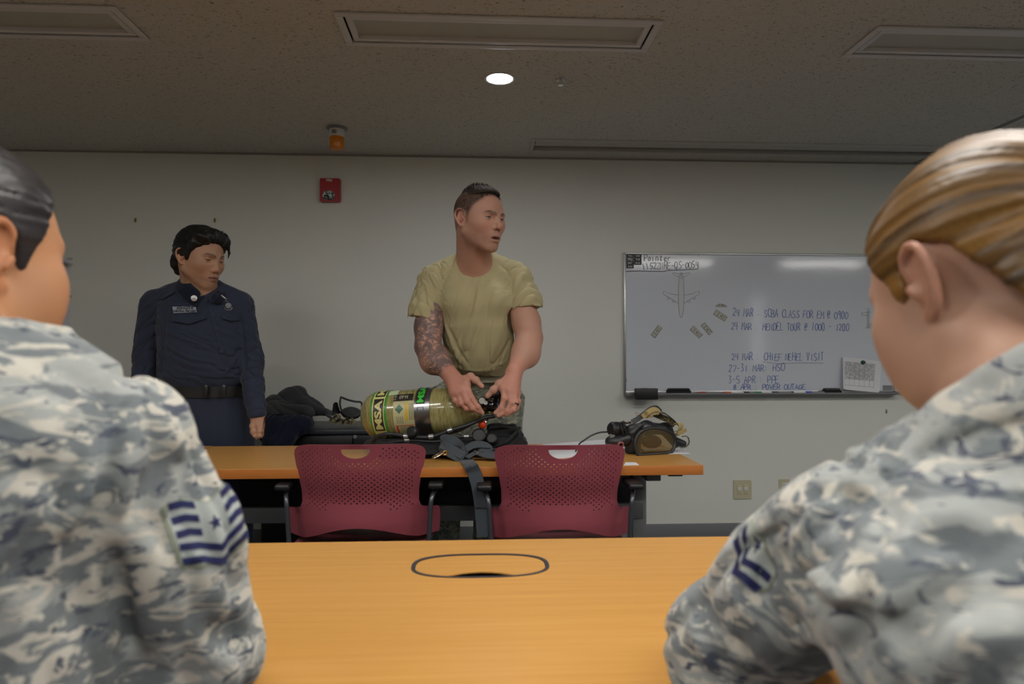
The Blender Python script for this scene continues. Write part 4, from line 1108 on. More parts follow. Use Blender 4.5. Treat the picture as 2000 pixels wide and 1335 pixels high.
def skin_mat(name, rough=.5, tattoo=False):
    t = NT(name, rough, spec=.35); a = t.n('ShaderNodeVertexColor', layer_name='tone'); c = a.outputs['Color']
    v = t.coord()
    if tattoo:
        m = t.n('ShaderNodeVertexColor', layer_name='tat'); fac = m.outputs['Color']
        w = t.n('ShaderNodeTexVoronoi', feature='DISTANCE_TO_EDGE'); w.inputs['Scale'].default_value = 26
        mixv = t.n('ShaderNodeVectorMath', operation='ADD'); nn = t.n('ShaderNodeTexNoise'); nn.inputs['Scale'].default_value = 14
        sc = t.n('ShaderNodeVectorMath', operation='SCALE'); sc.inputs['Scale'].default_value = .09
        t.l(v, nn.inputs['Vector']); t.l(nn.outputs['Color'], sc.inputs[0]); t.l(v, mixv.inputs[0]); t.l(sc.outputs[0], mixv.inputs[1]); t.l(mixv.outputs[0], w.inputs['Vector'])
        line = t.ramp(w.outputs['Distance'], [(0, (1, 1, 1)), (.05, (.9, .9, .9)), (.11, (0, 0, 0))])
        sh = t.ramp(t.noise(v, 30, 4, .6, 1.2), [(.40, (0, 0, 0)), (.52, (.85, .85, .85)), (.6, (1, 1, 1))])
        f = t.math('MAXIMUM', t.math('MULTIPLY', line, .7), t.math('MULTIPLY', sh, .8))
        f = t.math('MULTIPLY', f, fac)
        ink = t.mix(t.noise(v, 11, 2), srgb(44, 48, 58), srgb(84, 84, 92)); c = t.mix(f, c, ink)
    t.base(c); t.bump(t.noise(v, 420, 3), .12, .0008)
    t.b.inputs['Subsurface Weight'].default_value = .08; t.b.inputs['Subsurface Radius'].default_value = (.01, .004, .002); t.b.inputs['Subsurface Scale'].default_value = .5
    return t.m

def finger(S, pts, r0, r1, k=.004):
    n = len(pts) - 1
    for i in range(n): S.cap(pts[i], pts[i + 1], r0 + (r1 - r0) * i / n, r0 + (r1 - r0) * (i + 1) / n, k if i else .009)
    for p in pts[1:-1]: S.ell(p, (r0 * 1.04,) * 3, None, .004)
def cloth_mat(name, c1, c2, rough=.85, weave=900, fold=.35, fscale=9):
    t = NT(name, rough, c1, spec=.2); v = t.coord(); t.base(t.mix(t.noise(v, 5, 3), c1, c2))
    b = t.math('ADD', t.math('MULTIPLY', t.noise(v, weave, 2), .05), t.math('MULTIPLY', t.noise(v, fscale, 4, .5, .8), .8)); t.bump(b, fold, .012)
    t.b.inputs['Sheen Weight'].default_value = .15; return t.m
def camo_mat(name, cols, scale=1.0, rot=(0, 0, 0), stretch=(1, 1, 2.4), fold=.25):
    """striped pixel-tiger pattern in four cloth colours"""
    t = NT(name, .88, spec=.15); v = t.coord(stretch, rot)
    a = t.noise(v, 7 * scale, 4, .55, 1.0); b = t.noise(v, 12 * scale, 5, .6, 1.8); c = t.noise(v, 17 * scale, 4, .6, 1.4)
    c1 = t.ramp(a, [(.46, cols[0]), (.50, cols[1])])
    m2 = t.ramp(b, [(.535, (0, 0, 0)), (.575, (1, 1, 1))]); c2 = t.mix(m2, c1, cols[2])
    m3 = t.ramp(c, [(.60, (0, 0, 0)), (.63, (1, 1, 1))]); c3 = t.mix(m3, c2, cols[3]); t.base(c3)
    vv = t.coord(); t.bump(t.math('ADD', t.math('MULTIPLY', t.noise(vv, 7, 4, .55, .8), 1.0), t.math('MULTIPLY', t.noise(vv, 800, 2), .04)), fold, .015)
    t.b.inputs['Sheen Weight'].default_value = .2; return t.m

# ---------- man in khaki T-shirt
def man_khaki():
    r = thing('person', 'man in a khaki T-shirt and camouflage trousers leaning over the tank, looking right', 'person', C(928, 780, 3.0).xy.to_3d())
    D = 2.78
    fw = (HF * -math.cos(math.radians(47)) + CR * math.sin(math.radians(47)) - UP * .10)
    H = Frame(C(935, 429.5, 2.66), fw, UP + CR * .06 - HF * .05, 1.075)
    Lh, Rh = {}, {}
    def arms(S, grow=0.0):
        pass
    shL, shR = C(845, 560, D), C(1008, 555, D)
    elL, elR = C(836, 676, 2.70), C(1034, 660, 2.70)
    wrL, wrR = C(884, 738, 2.58), C(1004, 728, 2.58)
    B = Sdf(); head(B, H, True, False, True, .36)
    B.cap(H(0, -.03, -.03), C(926, 535, 2.80), .064, .074, .03); B.cap(H(0, -.005, -.07), C(930, 530, 2.76), .052, .06, .03)
    B.cap(C(926, 525, 2.79), shL, .05, .05, .05); B.cap(C(928, 525, 2.79), shR, .05, .05, .05)
    B.stroke([H(.03, .03, -.10), C(920, 520, 2.69)], .007, .004); B.stroke([H(-.05, -.02, -.08), C(938, 520, 2.69)], .008, .004)
    B.loft([st(520, 900, 958, 2.80, .05), st(560, 866, 996, 2.80, .085), st(640, 872, 992, 2.82, .10), st(720, 892, 984, 2.90, .09), st(760, 880, 990, 2.96, .09)], AX, AY, .04)
    B.cap(shL, elL, .056, .050, .03); B.cap(elL, wrL, .050, .031, .02); B.ell(C(846, 705, 2.66), (.052, .045, .052), None, .04)
    B.cap(shR, elR, .056, .050, .03); B.cap(elR, wrR, .051, .030, .02); B.ell(C(1030, 690, 2.66), (.050, .045, .055), None, .04)
    B.ell(C(836, 640, 2.74), (.055, .055, .06), None, .03); B.ell(C(1030, 632, 2.74), (.053, .055, .06), None, .03)
    # his right hand (left in view), lying over the tank shoulder
    k = [C(910, 749, 2.530), C(903, 762, 2.520), C(894, 768, 2.522), C(886, 768, 2.532)]
    for q, rr in zip(k, (.019, .019, .018, .017)): B.cap(wrL, q, .026, rr, .012)
    finger(B, [k[0], C(921, 777, 2.505), C(933, 794, 2.505), C(942, 806, 2.512)], .0112, .0085)
    finger(B, [k[1], C(912, 784, 2.500), C(923, 797, 2.503), C(935, 803, 2.51)], .0115, .0085)
    finger(B, [k[2], C(901, 787, 2.505), C(911, 797, 2.508), C(921, 801, 2.515)], .0110, .0082)
    finger(B, [k[3], C(889, 782, 2.515), C(897, 790, 2.515), C(905, 794, 2.52)], .0098, .0075)
    finger(B, [C(900, 742, 2.56), C(919, 735, 2.55), C(929, 742, 2.545), C(941, 754, 2.54)], .015, .0095, .006)
    # his left hand, closing on the valve
    k = [C(983, 757, 2.53), C(994, 762, 2.52), C(1003, 766, 2.522), C(1009, 768, 2.535)]
    for q, rr in zip(k, (.018, .018, .017, .016)): B.cap(wrR, q, .026, rr, .012)
    finger(B, [k[0], C(985, 778, 2.505), C(979, 797, 2.50), C(968, 806, 2.50)], .0112, .0085)
    finger(B, [k[1], C(999, 786, 2.495), C(990, 802, 2.49), C(974, 811, 2.49)], .0114, .0085)
    finger(B, [k[2], C(1008, 785, 2.50), C(1003, 800, 2.492), C(989, 809, 2.49)], .0105, .008)
    finger(B, [k[3], C(1013, 784, 2.52), C(1009, 796, 2.51), C(999, 804, 2.505)], .0095, .0075)
    finger(B, [C(990, 742, 2.555), C(975, 749, 2.54), C(964, 761, 2.535), C(952, 773, 2.535)], .0145, .0095, .006)
    B.disp(lambda p, f=sines(3, 45, 5): .0009 * f(p))
    skin = np.array(srgb(182, 137, 118))
    buzz = [(-.13, -.045), (-.06, -.050), (-.032, -.030), (-.026, .010), (-.010, .026), (.004, .014), (.012, -.024), (.026, -.022), (.030, .012), (.040, .036), (.056, .056), (.064, .072), (.080, .092), (.095, .104), (.07, .14), (-.13, .14)]
    def cf(V):
        c = head_cols(H, V, skin, srgb(152, 104, 92), srgb(84, 64, 50), np.array(srgb(120, 94, 80)), (buzz, np.array(srgb(50, 45, 42)), -.04), iris=(.04, .045, .045), eye=.36, seed=3, bdz=-.0035)
        p = V.astype(f32)
        a = d_rc(p, shL, elL, .06, .06); b = d_rc(p, elL, C(872, 729, 2.60), .06, .04)
        tat = np.clip(1 - np.maximum(np.minimum(a, b), 0) / .02, 0, 1)
        w = npv(wrL) - npv(elL); tpos = ((p - npv(elL)) @ w) / (w @ w); tat = tat * np.clip((.86 - tpos) / .06, 0, 1)
        far = (p @ npv(CR)) > float(C(900, 600, 2.7).dot(CR)); tat[far] = 0
        hz = np.exp(-(np.minimum(np.abs(d_rc(p, wrR, C(1000, 790, 2.50), .03, .03)), np.abs(d_rc(p, wrL, C(915, 785, 2.51), .03, .03))) / .03) ** 2)
        c = c * (1 - .12 * hz[:, None] * np.array([-.3, 1, 1])); c3 = np.repeat(tat[:, None], 3, 1)
        return {'tone': c, 'tat': c3}
    lo = C(780, 765, 2.9); los = (min(C(790, 500, 3.0).x, C(790, 500, 2.4).x), C(930, 600, 2.42).y, C(930, 835, 2.5).z)
    his = (C(1070, 500, 2.9).x, C(930, 600, 3.08).y, C(930, 345, 2.66).z)
    B_ = sdf_obj(B, los, his, .0017, 'body', skin_mat('skin_fair_tattooed', .48, True), r, cf)
    # cropped hair tuft
    Hs = Sdf(); Hs.ell(H(0, -.010, .046), [v * H.s for v in (.067, .088, .080)], H.R)
    Hs.ell(H(0, .034, .092), [v * H.s for v in (.046, .040, .018)], H.R, .03)
    top = [(-.09, .055), (-.03, .070), (.02, .080), (.050, .088), (.064, .092), (.075, .100), (.078, .16), (-.10, .16)]
    Hs.inter(lambda p: poly2(H.loc(p)[..., 1:3], top) * H.s, .004)
    Hs.disp(lambda p, f=sines(8, 700, 6, (1, 1, .3)): .0040 * np.abs(f(p)) - .0015)
    t = NT('dark_cropped_hair', .8, srgb(62, 54, 48), spec=.2); t.bump(t.noise(t.coord(), 500, 4), .8, .003); t.base(t.mix(t.noise(t.coord(), 220, 4), srgb(30, 27, 25), srgb(78, 70, 62)))
    hr = sdf_obj(Hs, tuple(H.c + Vector((-.14, -.14, -.02))), tuple(H.c + Vector((.14, .14, .16))), .002, 'hair', t.m, r)
    m = MB(); rn = random.Random(12)
    for i in range(420):
        x = rn.uniform(-.052, .052); y = rn.uniform(-.05, .066); z = math.sqrt(max(0, 1 - (x / .072) ** 2 - ((y + .010) / .094) ** 2)) * .083 + .044
        if y > .045: z = min(z, .118 - (y - .045) * .9)
        a = H(x, y, z - .002); m.tube([a, a + H.f * rn.uniform(.001, .008) + H.u * rn.uniform(.007, .013) + H.x * rn.uniform(-.003, .003)], [.0011, .0003], 4)
    m.build('hair_spikes', t.m, hr)
    # T-shirt
    S = Sdf()
    S.loft([st(512, 905, 952, 2.79, .052), st(535, 862, 1000, 2.80, .085), st(565, 858, 1004, 2.79, .112), st(600, 861, 1002, 2.79, .122), st(640, 863, 1003, 2.80, .122), st(675, 868, 1003, 2.82, .118), st(700, 872, 1001, 2.845, .12), st(716, 876, 998, 2.865, .118), st(724, 886, 992, 2.875, .112), st(731, 900, 984, 2.88, .10)], AX, AY, .04)
    S.cap(C(912, 514, 2.79), C(852, 546, D), .055, .064, .05); S.cap(C(942, 512, 2.79), C(1006, 542, D), .055, .064, .05)
    S.cap(C(846, 556, D), C(831, 606, D - .03), .066, .066, .025); S.cap(C(831, 606, D - .03), C(829, 632, D - .04), .066, .067, .01)
    S.cap(C(1010, 552, D), C(1027, 590, D - .03), .064, .0655, .025); S.cap(C(1027, 590, D - .03), C(1029, 620, D - .04), .0655, .066, .01)
    for (a, n, c) in (((829, 620), (-.18, .35, 1.0), (829, 642)), ((1028, 599), (.02, .35, 1.0), (1028, 622))):
        # hem: drop what lies below the cut
        pt = C(*a, D - .035); nn = (CR * n[0] - HF * -.0 + UP * -1.0); S.halfcap(pt, -nn * -1, C(*c, D - .035), .083)
    # chest, folds
    S.ell(C(897, 588, 2.72), (.060, .05, .045), None, .05); S.ell(C(965, 586, 2.72), (.060, .05, .045), None, .05)
    F = Folds(S, 2.3, 1.6)
    F((862, 532), (862, 555), (858, 585), (861, 612), dep=2.71, r=.006, d=-.002); F((998, 530), (1000, 552), (1001, 575), (1000, 600), dep=2.71, r=.006, d=-.002)
    F((888, 505), (880, 525), (868, 548), (862, 560), dep=2.71, d=-.004, r=.005); F((975, 515), (990, 530), (998, 545), dep=2.71, d=-.004, r=.005)
    F((846, 542), (852, 566), (858, 590), dep=2.70, d=.002); F((1022, 534), (1012, 554), (1003, 574), dep=2.70, d=.002)
    F((1022, 532), (1012, 552), (1003, 570), dep=2.70, d=.005); F((1040, 552), (1025, 568), (1006, 586), dep=2.70, d=.005); F((1045, 575), (1028, 590), (1010, 597), dep=2.70, d=.004)
    F((950, 520), (935, 560), (928, 610), (915, 660), (900, 700), r=.012, d=.006, dep=2.67); F((972, 530), (958, 570), (948, 620), (935, 670), r=.011, d=-.005, dep=2.67)
    F((940, 540), (925, 590), (905, 640), (882, 690), r=.009, d=-.005, dep=2.67); F((868, 630), (880, 660), (890, 690), (905, 715), r=.008, d=.007, dep=2.70); F((876, 640), (895, 680), (915, 712), r=.007, d=-.006, dep=2.70)
    F((866, 660), (878, 685), (893, 705), r=.006, d=-.005, dep=2.71); F((996, 640), (988, 680), (965, 708), r=.008, d=-.005, dep=2.71); F((1000, 690), (985, 706), (960, 716), r=.006, d=.006, dep=2.74)
    F((890, 716), (915, 722), (950, 722), (985, 714), r=.008, d=.006, dep=2.76); F((999, 650), (993, 690), (985, 715), r=.006, d=.005, dep=2.73)
    F.apply()
    S.disp(lambda p, f=sines(21, 26, 6, (1, 1, .5)): .0020 * f(p))
    wa = wrinkle(22, CR * .55 - UP + HF * .1, 120, .0038, .12); wb = wrinkle(23, CR * -.6 - UP, 120, .0038, .12); wc = wrinkle(24, CR * -.38 - UP, 80, .0042, .10)
    xm = C(930, 600, 2.7).dot(CR); zz = [C(930, y, 2.7).z for y in (560, 640, 725)]
    def folds(p):
        x = p @ npv(CR) - xm; z = p[..., 2]; L = np.clip((-x - .10) / .04, 0, 1); Rr = np.clip((x - .10) / .04, 0, 1); lo = np.clip((zz[1] - z) / .10, 0, 1)
        return L * wa(p) + Rr * wb(p) + (1 - L) * (1 - Rr) * (.35 + .75 * lo) * wc(p)
    S.disp(folds)
    # neckline: open V around the neck
    S.cap(C(927, 470, 2.70), C(927, 508, 2.715), .075, .058, .004, '-'); S.cap(C(922, 500, 2.66), C(925, 512, 2.655), .046, .022, .006, '-')
    S.stroke([C(893, 503, 2.74), C(900, 513, 2.71), C(912, 521, 2.69), C(925, 528, 2.675), C(940, 521, 2.69), C(956, 512, 2.70), C(967, 500, 2.73)], .005, .0025)
    los = (C(780, 500, 2.8).x, C(930, 600, 2.55).y, C(930, 745, 2.9).z); his = (C(1075, 500, 2.8).x, C(930, 600, 3.0).y, C(930, 480, 2.7).z)
    sdf_obj(S, los, his, .0026, 't_shirt', cloth_mat('khaki_cotton', srgb(174, 164, 126), srgb(165, 155, 118), .85, 900, .45, 14), r)
    # trousers
    Tt = Sdf()
    Tt.loft([st(730, 884, 998, 2.94, .10), st(743, 868, 1004, 2.95, .105), st(756, 845, 1012, 2.97, .115), st(775, 824, 1026, 3.0, .125), st(815, 828, 1022, 3.02, .13), st(850, 832, 1019, 3.02, .12), st(880, 836, 1016, 3.02, .10)], AX, AY, .05)
    for s_, (x0, x1, x2) in ((0, (876, 868, 862)), (1, (974, 958, 950))):
        Tt.cap(C(x0, 850, 3.02), C(x1, 985, 3.03), .095, .078, .03); Tt.cap(C(x1, 985, 3.03), C(x2, 1150, 3.08), .074, .068, .03)
    for pts, d in ((((850, 745), (870, 765), (905, 778)), -.007), (((1008, 748), (1000, 775), (1010, 805)), -.007), (((900, 752), (930, 765), (960, 755)), .006), (((985, 790), (1000, 820), (1005, 850)), .007), (((835, 760), (850, 775), (860, 790)), .006), (((1020, 790), (1008, 800), (990, 806)), -.006)):
        Tt.stroke([C(x, y, 2.88) for x, y in pts], .008, d)
    Tt.disp(lambda p, f=sines(31, 24, 6): .004 * f(p)); Tt.plane((0, 0, .12), (0, 0, -1)); Tt.plane(C(930, 741, 2.95), (0, 0, 1))
    los = (C(800, 800, 3.1).x, C(930, 800, 2.80).y, .1); his = (C(1045, 800, 3.1).x, C(930, 800, 3.25).y, C(930, 720, 2.9).z)
    abu = [srgb(138, 144, 130), srgb(110, 118, 110), srgb(172, 166, 146), srgb(80, 88, 90)]
    sdf_obj(Tt, los, his, .006, 'trousers', camo_mat('camouflage_cotton_trousers', abu, 1.5), r)
    # belt
    m = MB(); bl = []
    n = 40; cc = C(944, 735, 2.925); hw = .124; hd = .106
    for i in range(n): a = 2 * PI * i / n; bl.append(cc + CR * hw * math.cos(a) + HF * hd * math.sin(a))
    rows = []
    for pz in (-.021, .021):
        for off in (0, .004):
            rows.append([m.bm.verts.new(cc + (p - cc) * (1 + off / .12) + UP * pz) for p in bl])
    for a, b in ((0, 1), (1, 3), (3, 2), (2, 0)):
        for i in range(n): m.bm.faces.new((rows[a][i], rows[a][(i + 1) % n], rows[b][(i + 1) % n], rows[b][i]))
    belt = m.build('belt', cloth_mat('tan_webbing', srgb(150, 146, 128), srgb(140, 136, 120), .8, 500, .1), r)
    m = MB(); q = C(939, 735, 2.83); m.box(q, (.007, .012, .045), bev=.002); m.build('buckle', M_black, belt)
    m = MB()
    for x in (925, 972): m.box(C(x, 737, 2.838), (.016, .006, .056), bev=.002)
    m.build('belt_loop', camo_mat('camouflage_cotton_loops', abu, 2.2), r)
    # ring and boots
    m = MB(); a, b = C(1008, 786, 2.50), C(1006.5, 791, 2.497); ax = (b - a).normalized()
    m.lathe([(.0095, -.003), (.0125, -.003), (.0125, .003), (.0095, .003), (.0095, -.003)], (a + b) / 2, ax, 20); m.build('ring', M_blackgloss, r)
    bt = Sdf()
    for x in (862, 950):
        p = C(x, 1150, 3.08); p = Vector((p.x, p.y, .0)); bt.cap(p + Vector((0, 0, .20)), p + Vector((0, 0, .07)), .055, .05, .02); bt.cap(p + Vector((0, .02, .05)), p + Vector((0, -.17, .045)), .048, .042, .02)
    bt.plane((0, 0, .001), (0, 0, -1))
    p = C(905, 1150, 3.08); sdf_obj(bt, (p.x - .3, p.y - .3, -.01), (p.x + .3, p.y + .15, .28), .008, 'boots', simple('sage_suede', srgb(110, 112, 98), .9), r)
    return r
# ---------- man in navy uniform
def patch(S, name, shapes, centre, ux, uy, n, parent, off=.0012, thick=.0012, res=.004):
    """flat appliqué shapes pressed onto a cloth surface; shapes: [(outline, mat, lift)]"""
    ux, uy, n = Vector(ux).normalized(), Vector(uy).normalized(), Vector(n).normalized(); out = []
    first = None
    for i, (nm, ol, mat, lift) in enumerate(shapes):
        xs = [p[0] for p in ol]; ys = [p[1] for p in ol]
        o2 = []
        for a, b in zip(ol, ol[1:] + ol[:1]):
            k = max(1, int(math.dist(a, b) / res))
            for j in range(k): o2.append((a[0] + (b[0] - a[0]) * j / k, a[1] + (b[1] - a[1]) * j / k))
        stn = [(x, y) for x in np.arange(min(xs), max(xs), res) for y in np.arange(min(ys), max(ys), res)]
        stn = [p for p in stn if inpoly(p[0], p[1], o2) and min(math.dist(p, q) for q in o2) > res * .4]
        pts = o2 + stn; c = Vector(centre)
        W3 = np.array([c + ux * x + uy * y + n * .05 for x, y in pts], f32)
        W3 = project(S, W3, -n, 24, off + lift); tab = {(round(p[0], 6), round(p[1], 6)): Vector(w) for p, w in zip(pts, W3.astype(float))}
        keys = list(tab.keys()); KA = np.array(keys)
        def fm(x, y):
            k = (round(x, 6), round(y, 6))
            if k not in tab: k = keys[int(np.argmin((KA[:, 0] - x) ** 2 + (KA[:, 1] - y) ** 2))]
            return tab[k], n
        o = plate(o2, [], stn, fm, thick, nm, mat, parent if first is None else first)
        if first is None: first = o
    return first

def man_navy():
    r = thing('person', 'dark-haired man in a navy blue uniform standing against the wall behind the table', 'person', C(405, 868, 3.02).xy.to_3d())
    D = 2.97
    fw = (HF * -math.cos(math.radians(66)) + CR * math.sin(math.radians(66)) - UP * .20)
    H = Frame(C(390, 505, 2.95), fw, UP + CR * .05, 1.06)
    B = Sdf(); head(B, H, True, True, False, .12)
    B.cap(H(0, -.03, -.04), C(388, 575, 2.99), .056, .066, .03); B.cap(H(0, .0, -.07), C(395, 575, 2.96), .045, .055, .03)
    B.loft([st(570, 350, 430, 3.0, .06), st(610, 325, 468, 3.0, .09), st(740, 335, 465, 3.02, .09)], AX, AY, .05)
    wr = C(503, 812, 2.90)
    B.cap(C(470, 600, 3.0), C(492, 705, 3.0), .045, .04, .02); B.cap(C(492, 705, 3.0), wr, .040, .028, .02)
    k = [C(497, 829, 2.885), C(504, 830, 2.875), C(510, 830, 2.88), C(514, 828, 2.89)]
    for q in k: B.cap(wr, q, .024, .015, .012)
    finger(B, [k[0], C(498, 841, 2.872), C(501, 849, 2.865), C(505, 852, 2.865)], .0100, .0080)
    finger(B, [k[1], C(507, 843, 2.862), C(506, 851, 2.858), C(502, 855, 2.86)], .0102, .0080)
    finger(B, [k[2], C(514, 842, 2.868), C(512, 850, 2.864), C(507, 853, 2.866)], .0098, .0078)
    finger(B, [k[3], C(517, 838, 2.882), C(516, 846, 2.880), C(511, 849, 2.880)], .0088, .0070)
    finger(B, [C(497, 820, 2.885), C(493, 832, 2.868), C(494, 843, 2.858), C(497, 851, 2.855)], .0125, .0088, .006)
    wl = C(268, 800, 2.92)
    B.cap(C(300, 610, 3.0), C(280, 705, 3.02), .045, .04, .02); B.cap(C(280, 705, 3.02), wl, .040, .028, .02)
    for i in range(4):
        q = wl + CR * (-.024 + .016 * i) + Vector((0, 0, -.06)); B.cap(wl, q, .024, .014, .012); finger(B, [q, q + Vector((0, -.01, -.03)), q + Vector((0, -.004, -.055))], .010, .008)
    finger(B, [wl + CR * .02 + Vector((0, -.01, -.02)), wl + CR * .035 + Vector((0, -.02, -.05)), wl + CR * .03 + Vector((0, -.03, -.08))], .012, .009)
    B.disp(lambda p, f=sines(13, 45, 5): .0008 * f(p))
    skin = np.array(srgb(172, 130, 104))
    def cf(V):
        c = head_cols(H, V, skin, srgb(128, 84, 78), srgb(52, 42, 36), np.array(srgb(120, 92, 76)), None, iris=(.01, .008, .006), eye=.12, seed=9)
        return {'tone': c}
    los = (C(240, 800, 3.1).x, C(400, 600, 2.75).y, C(400, 870, 2.9).z); his = (C(540, 500, 3.1).x, C(400, 600, 3.2).y, C(400, 425, 2.9).z)
    sdf_obj(B, los, his, .0017, 'body', skin_mat('skin_tan', .5), r, cf)
    # hair
    G = Sdf(); g = lambda c, rr, k=.012: G.ell(H(*c), [v * H.s for v in rr], H.R, k)
    g((0, -.012, .040), (.090, .108, .098)); g((-.01, .055, .098), (.056, .035, .030), .02); g((.045, .045, .090), (.040, .045, .032), .02); g((-.05, .04, .085), (.035, .045, .034), .02)
    g((0, -.085, -.03), (.062, .030, .055), .02)
    for s in (-1, 1): G.cap(H(s * .072, .035, .07), H(s * .076, .022, .005), .020, .010, .015)
    reg = [(-.14, -.10), (-.075, -.095), (-.045, -.075), (-.030, -.040), (-.024, -.012), (.004, .000), (.010, -.022), (.022, -.024), (.030, .020), (.046, .040), (.062, .052), (.078, .060), (.12, .075), (.12, .17), (-.14, .17)]
    G.inter(lambda p: poly2(H.loc(p)[..., 1:3], reg) * H.s, .010)
    # parting swept to the sides above the forehead
    G.ell(H(.012, .096, .052), [v * H.s for v in (.044, .026, .030)], H.R, .012, '-')
    def strands(p, f=sines(5, 1, 6)):
        q = H.loc(p); a = np.arctan2(q[..., 0] + .02, q[..., 2] - .02); v = np.stack([a * 26, q[..., 1] * 30, q[..., 2] * 18], -1).astype(f32); return .0045 * f(v)
    G.disp(strands); rn = random.Random(2)
    for i in range(16):
        a = rn.uniform(-.06, .06); y = rn.uniform(-.02, .075); b = H(a, y, .118 + rn.uniform(-.012, .004) - abs(a) * .2); G.cap(b, b + (H.x * rn.uniform(-.02, .02) + H.f * .025 + H.u * .012) , .007, .001, .006)
    G.cap(H(-.055, .075, .085), H(-.068, .082, .045), .012, .004, .01); G.cap(H(-.068, .082, .045), H(-.064, .084, .022), .005, .002, .006)
    t = NT('black_hair', .42, srgb(22, 20, 20), spec=.35); t.bump(t.noise(t.coord((1, 1, .3)), 260, 4), .6, .003)
    sdf_obj(G, tuple(H.c + Vector((-.17, -.17, -.13))), tuple(H.c + Vector((.17, .17, .19))), .0028, 'hair', t.m, r)
    # shirt
    navy = cloth_mat('navy_cotton_twill', srgb(46, 52, 70), srgb(40, 46, 63), .8, 900, .3, 13)
    S = Sdf()
    S.loft([st(556, 362, 420, 3.0, .055), st(572, 330, 452, 3.0, .085), st(595, 312, 472, 3.0, .11), st(650, 312, 474, 2.99, .122), st(700, 314, 476, 2.99, .125), st(735, 314, 477, 2.99, .125), st(748, 318, 476, 3.0, .12), st(756, 330, 470, 3.0, .112)], AX, AY, .04)
    S.cap(C(375, 563, 3.0), C(306, 592, 3.01), .050, .058, .04); S.cap(C(412, 563, 3.0), C(468, 592, 3.0), .046, .055, .04)
    S.cap(C(302, 596, 3.01), C(287, 700, 3.02), .062, .056, .02); S.cap(C(287, 700, 3.02), C(270, 800, 2.93), .055, .040, .015)
    S.cap(C(467, 598, 3.0), C(489, 700, 3.0), .058, .053, .02); S.cap(C(489, 700, 3.0), C(499, 790, 2.92), .053, .041, .015); S.cap(C(499, 790, 2.92), C(502, 808, 2.90), .040, .040, .006)
    S.stroke([C(483, 788, 2.86), C(499, 790, 2.86), C(515, 788, 2.87)], .004, -.004)
    S.halfcap(C(502, 813, 2.9), (.05, 0, -1), C(503, 830, 2.9), .07)
    S.halfcap(C(268, 806, 2.92), (0, 0, -1), C(268, 825, 2.92), .07)
    F = Folds(S, 2.4, 1.3)
    F((320, 600), (322, 640), (318, 690), (316, 740), r=.007, d=-.009, dep=2.92); F((470, 606), (474, 650), (478, 700), (479, 735), r=.007, d=-.010, dep=2.92)
    F((322, 668), (350, 690), (385, 704), (425, 708), r=.007, d=.007); F((322, 690), (355, 706), (395, 718), (440, 720), r=.007, d=.007); F((330, 712), (365, 726), (410, 734), r=.006, d=.006)
    F((330, 655), (360, 668), (390, 674), r=.006, d=-.005); F((322, 680), (352, 697), (390, 711), r=.005, d=-.006); F((465, 690), (450, 715), (435, 735), r=.007, d=.005)
    F((300, 620), (296, 660), (285, 690), r=.008, d=.005, dep=2.94); F((276, 690), (292, 706), (300, 716), r=.006, d=.006, dep=2.95); F((478, 690), (492, 700), (506, 703), r=.006, d=.006, dep=2.93); F((482, 720), (496, 735), (508, 738), r=.006, d=-.006, dep=2.92); F((484, 750), (498, 762), (510, 766), r=.006, d=.005, dep=2.9)
    F((306, 640), (292, 668), (276, 682), r=.006, d=-.006, dep=2.94); F((400, 590), (414, 640), (431, 700), (444, 745), r=.0035, d=-.004, dep=2.86); F((410, 588), (424, 640), (441, 700), (453, 742), r=.0035, d=-.003, dep=2.86)
    F((330, 612), (400, 615), r=.003, d=-.002); F((428, 613), (470, 610), r=.003, d=-.002)
    F.apply()
    S.disp(lambda p, f=sines(41, 30, 6, (1, 1, .7)): .0020 * f(p))
    wa = wrinkle(42, CR * 1.0 - UP * .45, 95, .0042, .12); wb = wrinkle(43, CR * .9 + UP * .6, 100, .0036, .2); zz = C(400, 640, 2.9).z
    xl = C(322, 640, 2.95).dot(CR); xr = C(474, 640, 2.95).dot(CR)
    def folds(p):
        x = p @ npv(CR); arm = np.clip((xl - x) / .02, 0, 1) + np.clip((x - xr) / .02, 0, 1); lo = np.clip((zz - p[..., 2]) / .10 + .25, .2, 1)
        return (1 - arm) * lo * wa(p) + arm * wb(p)
    S.disp(folds)
    S.ell(H(0, .01, -.110), (.056, .060, .05), None, .004, '-'); S.cap(C(394, 560, 2.90), C(405, 592, 2.865), .030, .006, .004, '-')
    los = (C(240, 800, 3.1).x, C(400, 600, 2.75).y, C(400, 830, 2.9).z); his = (C(540, 500, 3.1).x, C(400, 600, 3.2).y, C(400, 520, 2.9).z)
    sh = sdf_obj(S, los, his, .0028, 'uniform_shirt', navy, r)
    N = (-HF + CR * .6).normalized()
    X = (CR + HF * .6).normalized()
    # T-shirt at the throat, collar flaps
    m = Sdf(); m.ell(H(0, -.005, -.150), (.050, .050, .030), None)
    sdf_obj(m, tuple(C(396, 575, 2.96) - Vector((.1, .1, .09))), tuple(C(396, 575, 2.96) + Vector((.1, .1, .09))), .004, 'undershirt', simple('dark_undershirt', srgb(20, 22, 30), .9), r)
    def flap(outline, nm='collar', mat=navy, push=.008, dep=2.9, sdf=None, th=.0025):
        """cloth panel given by seen corners, pressed on the shirt"""
        c = sum((C(x, y, dep) for x, y in outline), Vector()) / len(outline)
        u2 = X; v2 = UP; ol = [((C(x, y, dep) - c).dot(u2), (C(x, y, dep) - c).dot(v2)) for x, y in outline]
        return patch(sdf or S, nm, [(nm, ol, mat, push)], c, u2, v2, N, sh, .002, th, .007)
    m = MB()
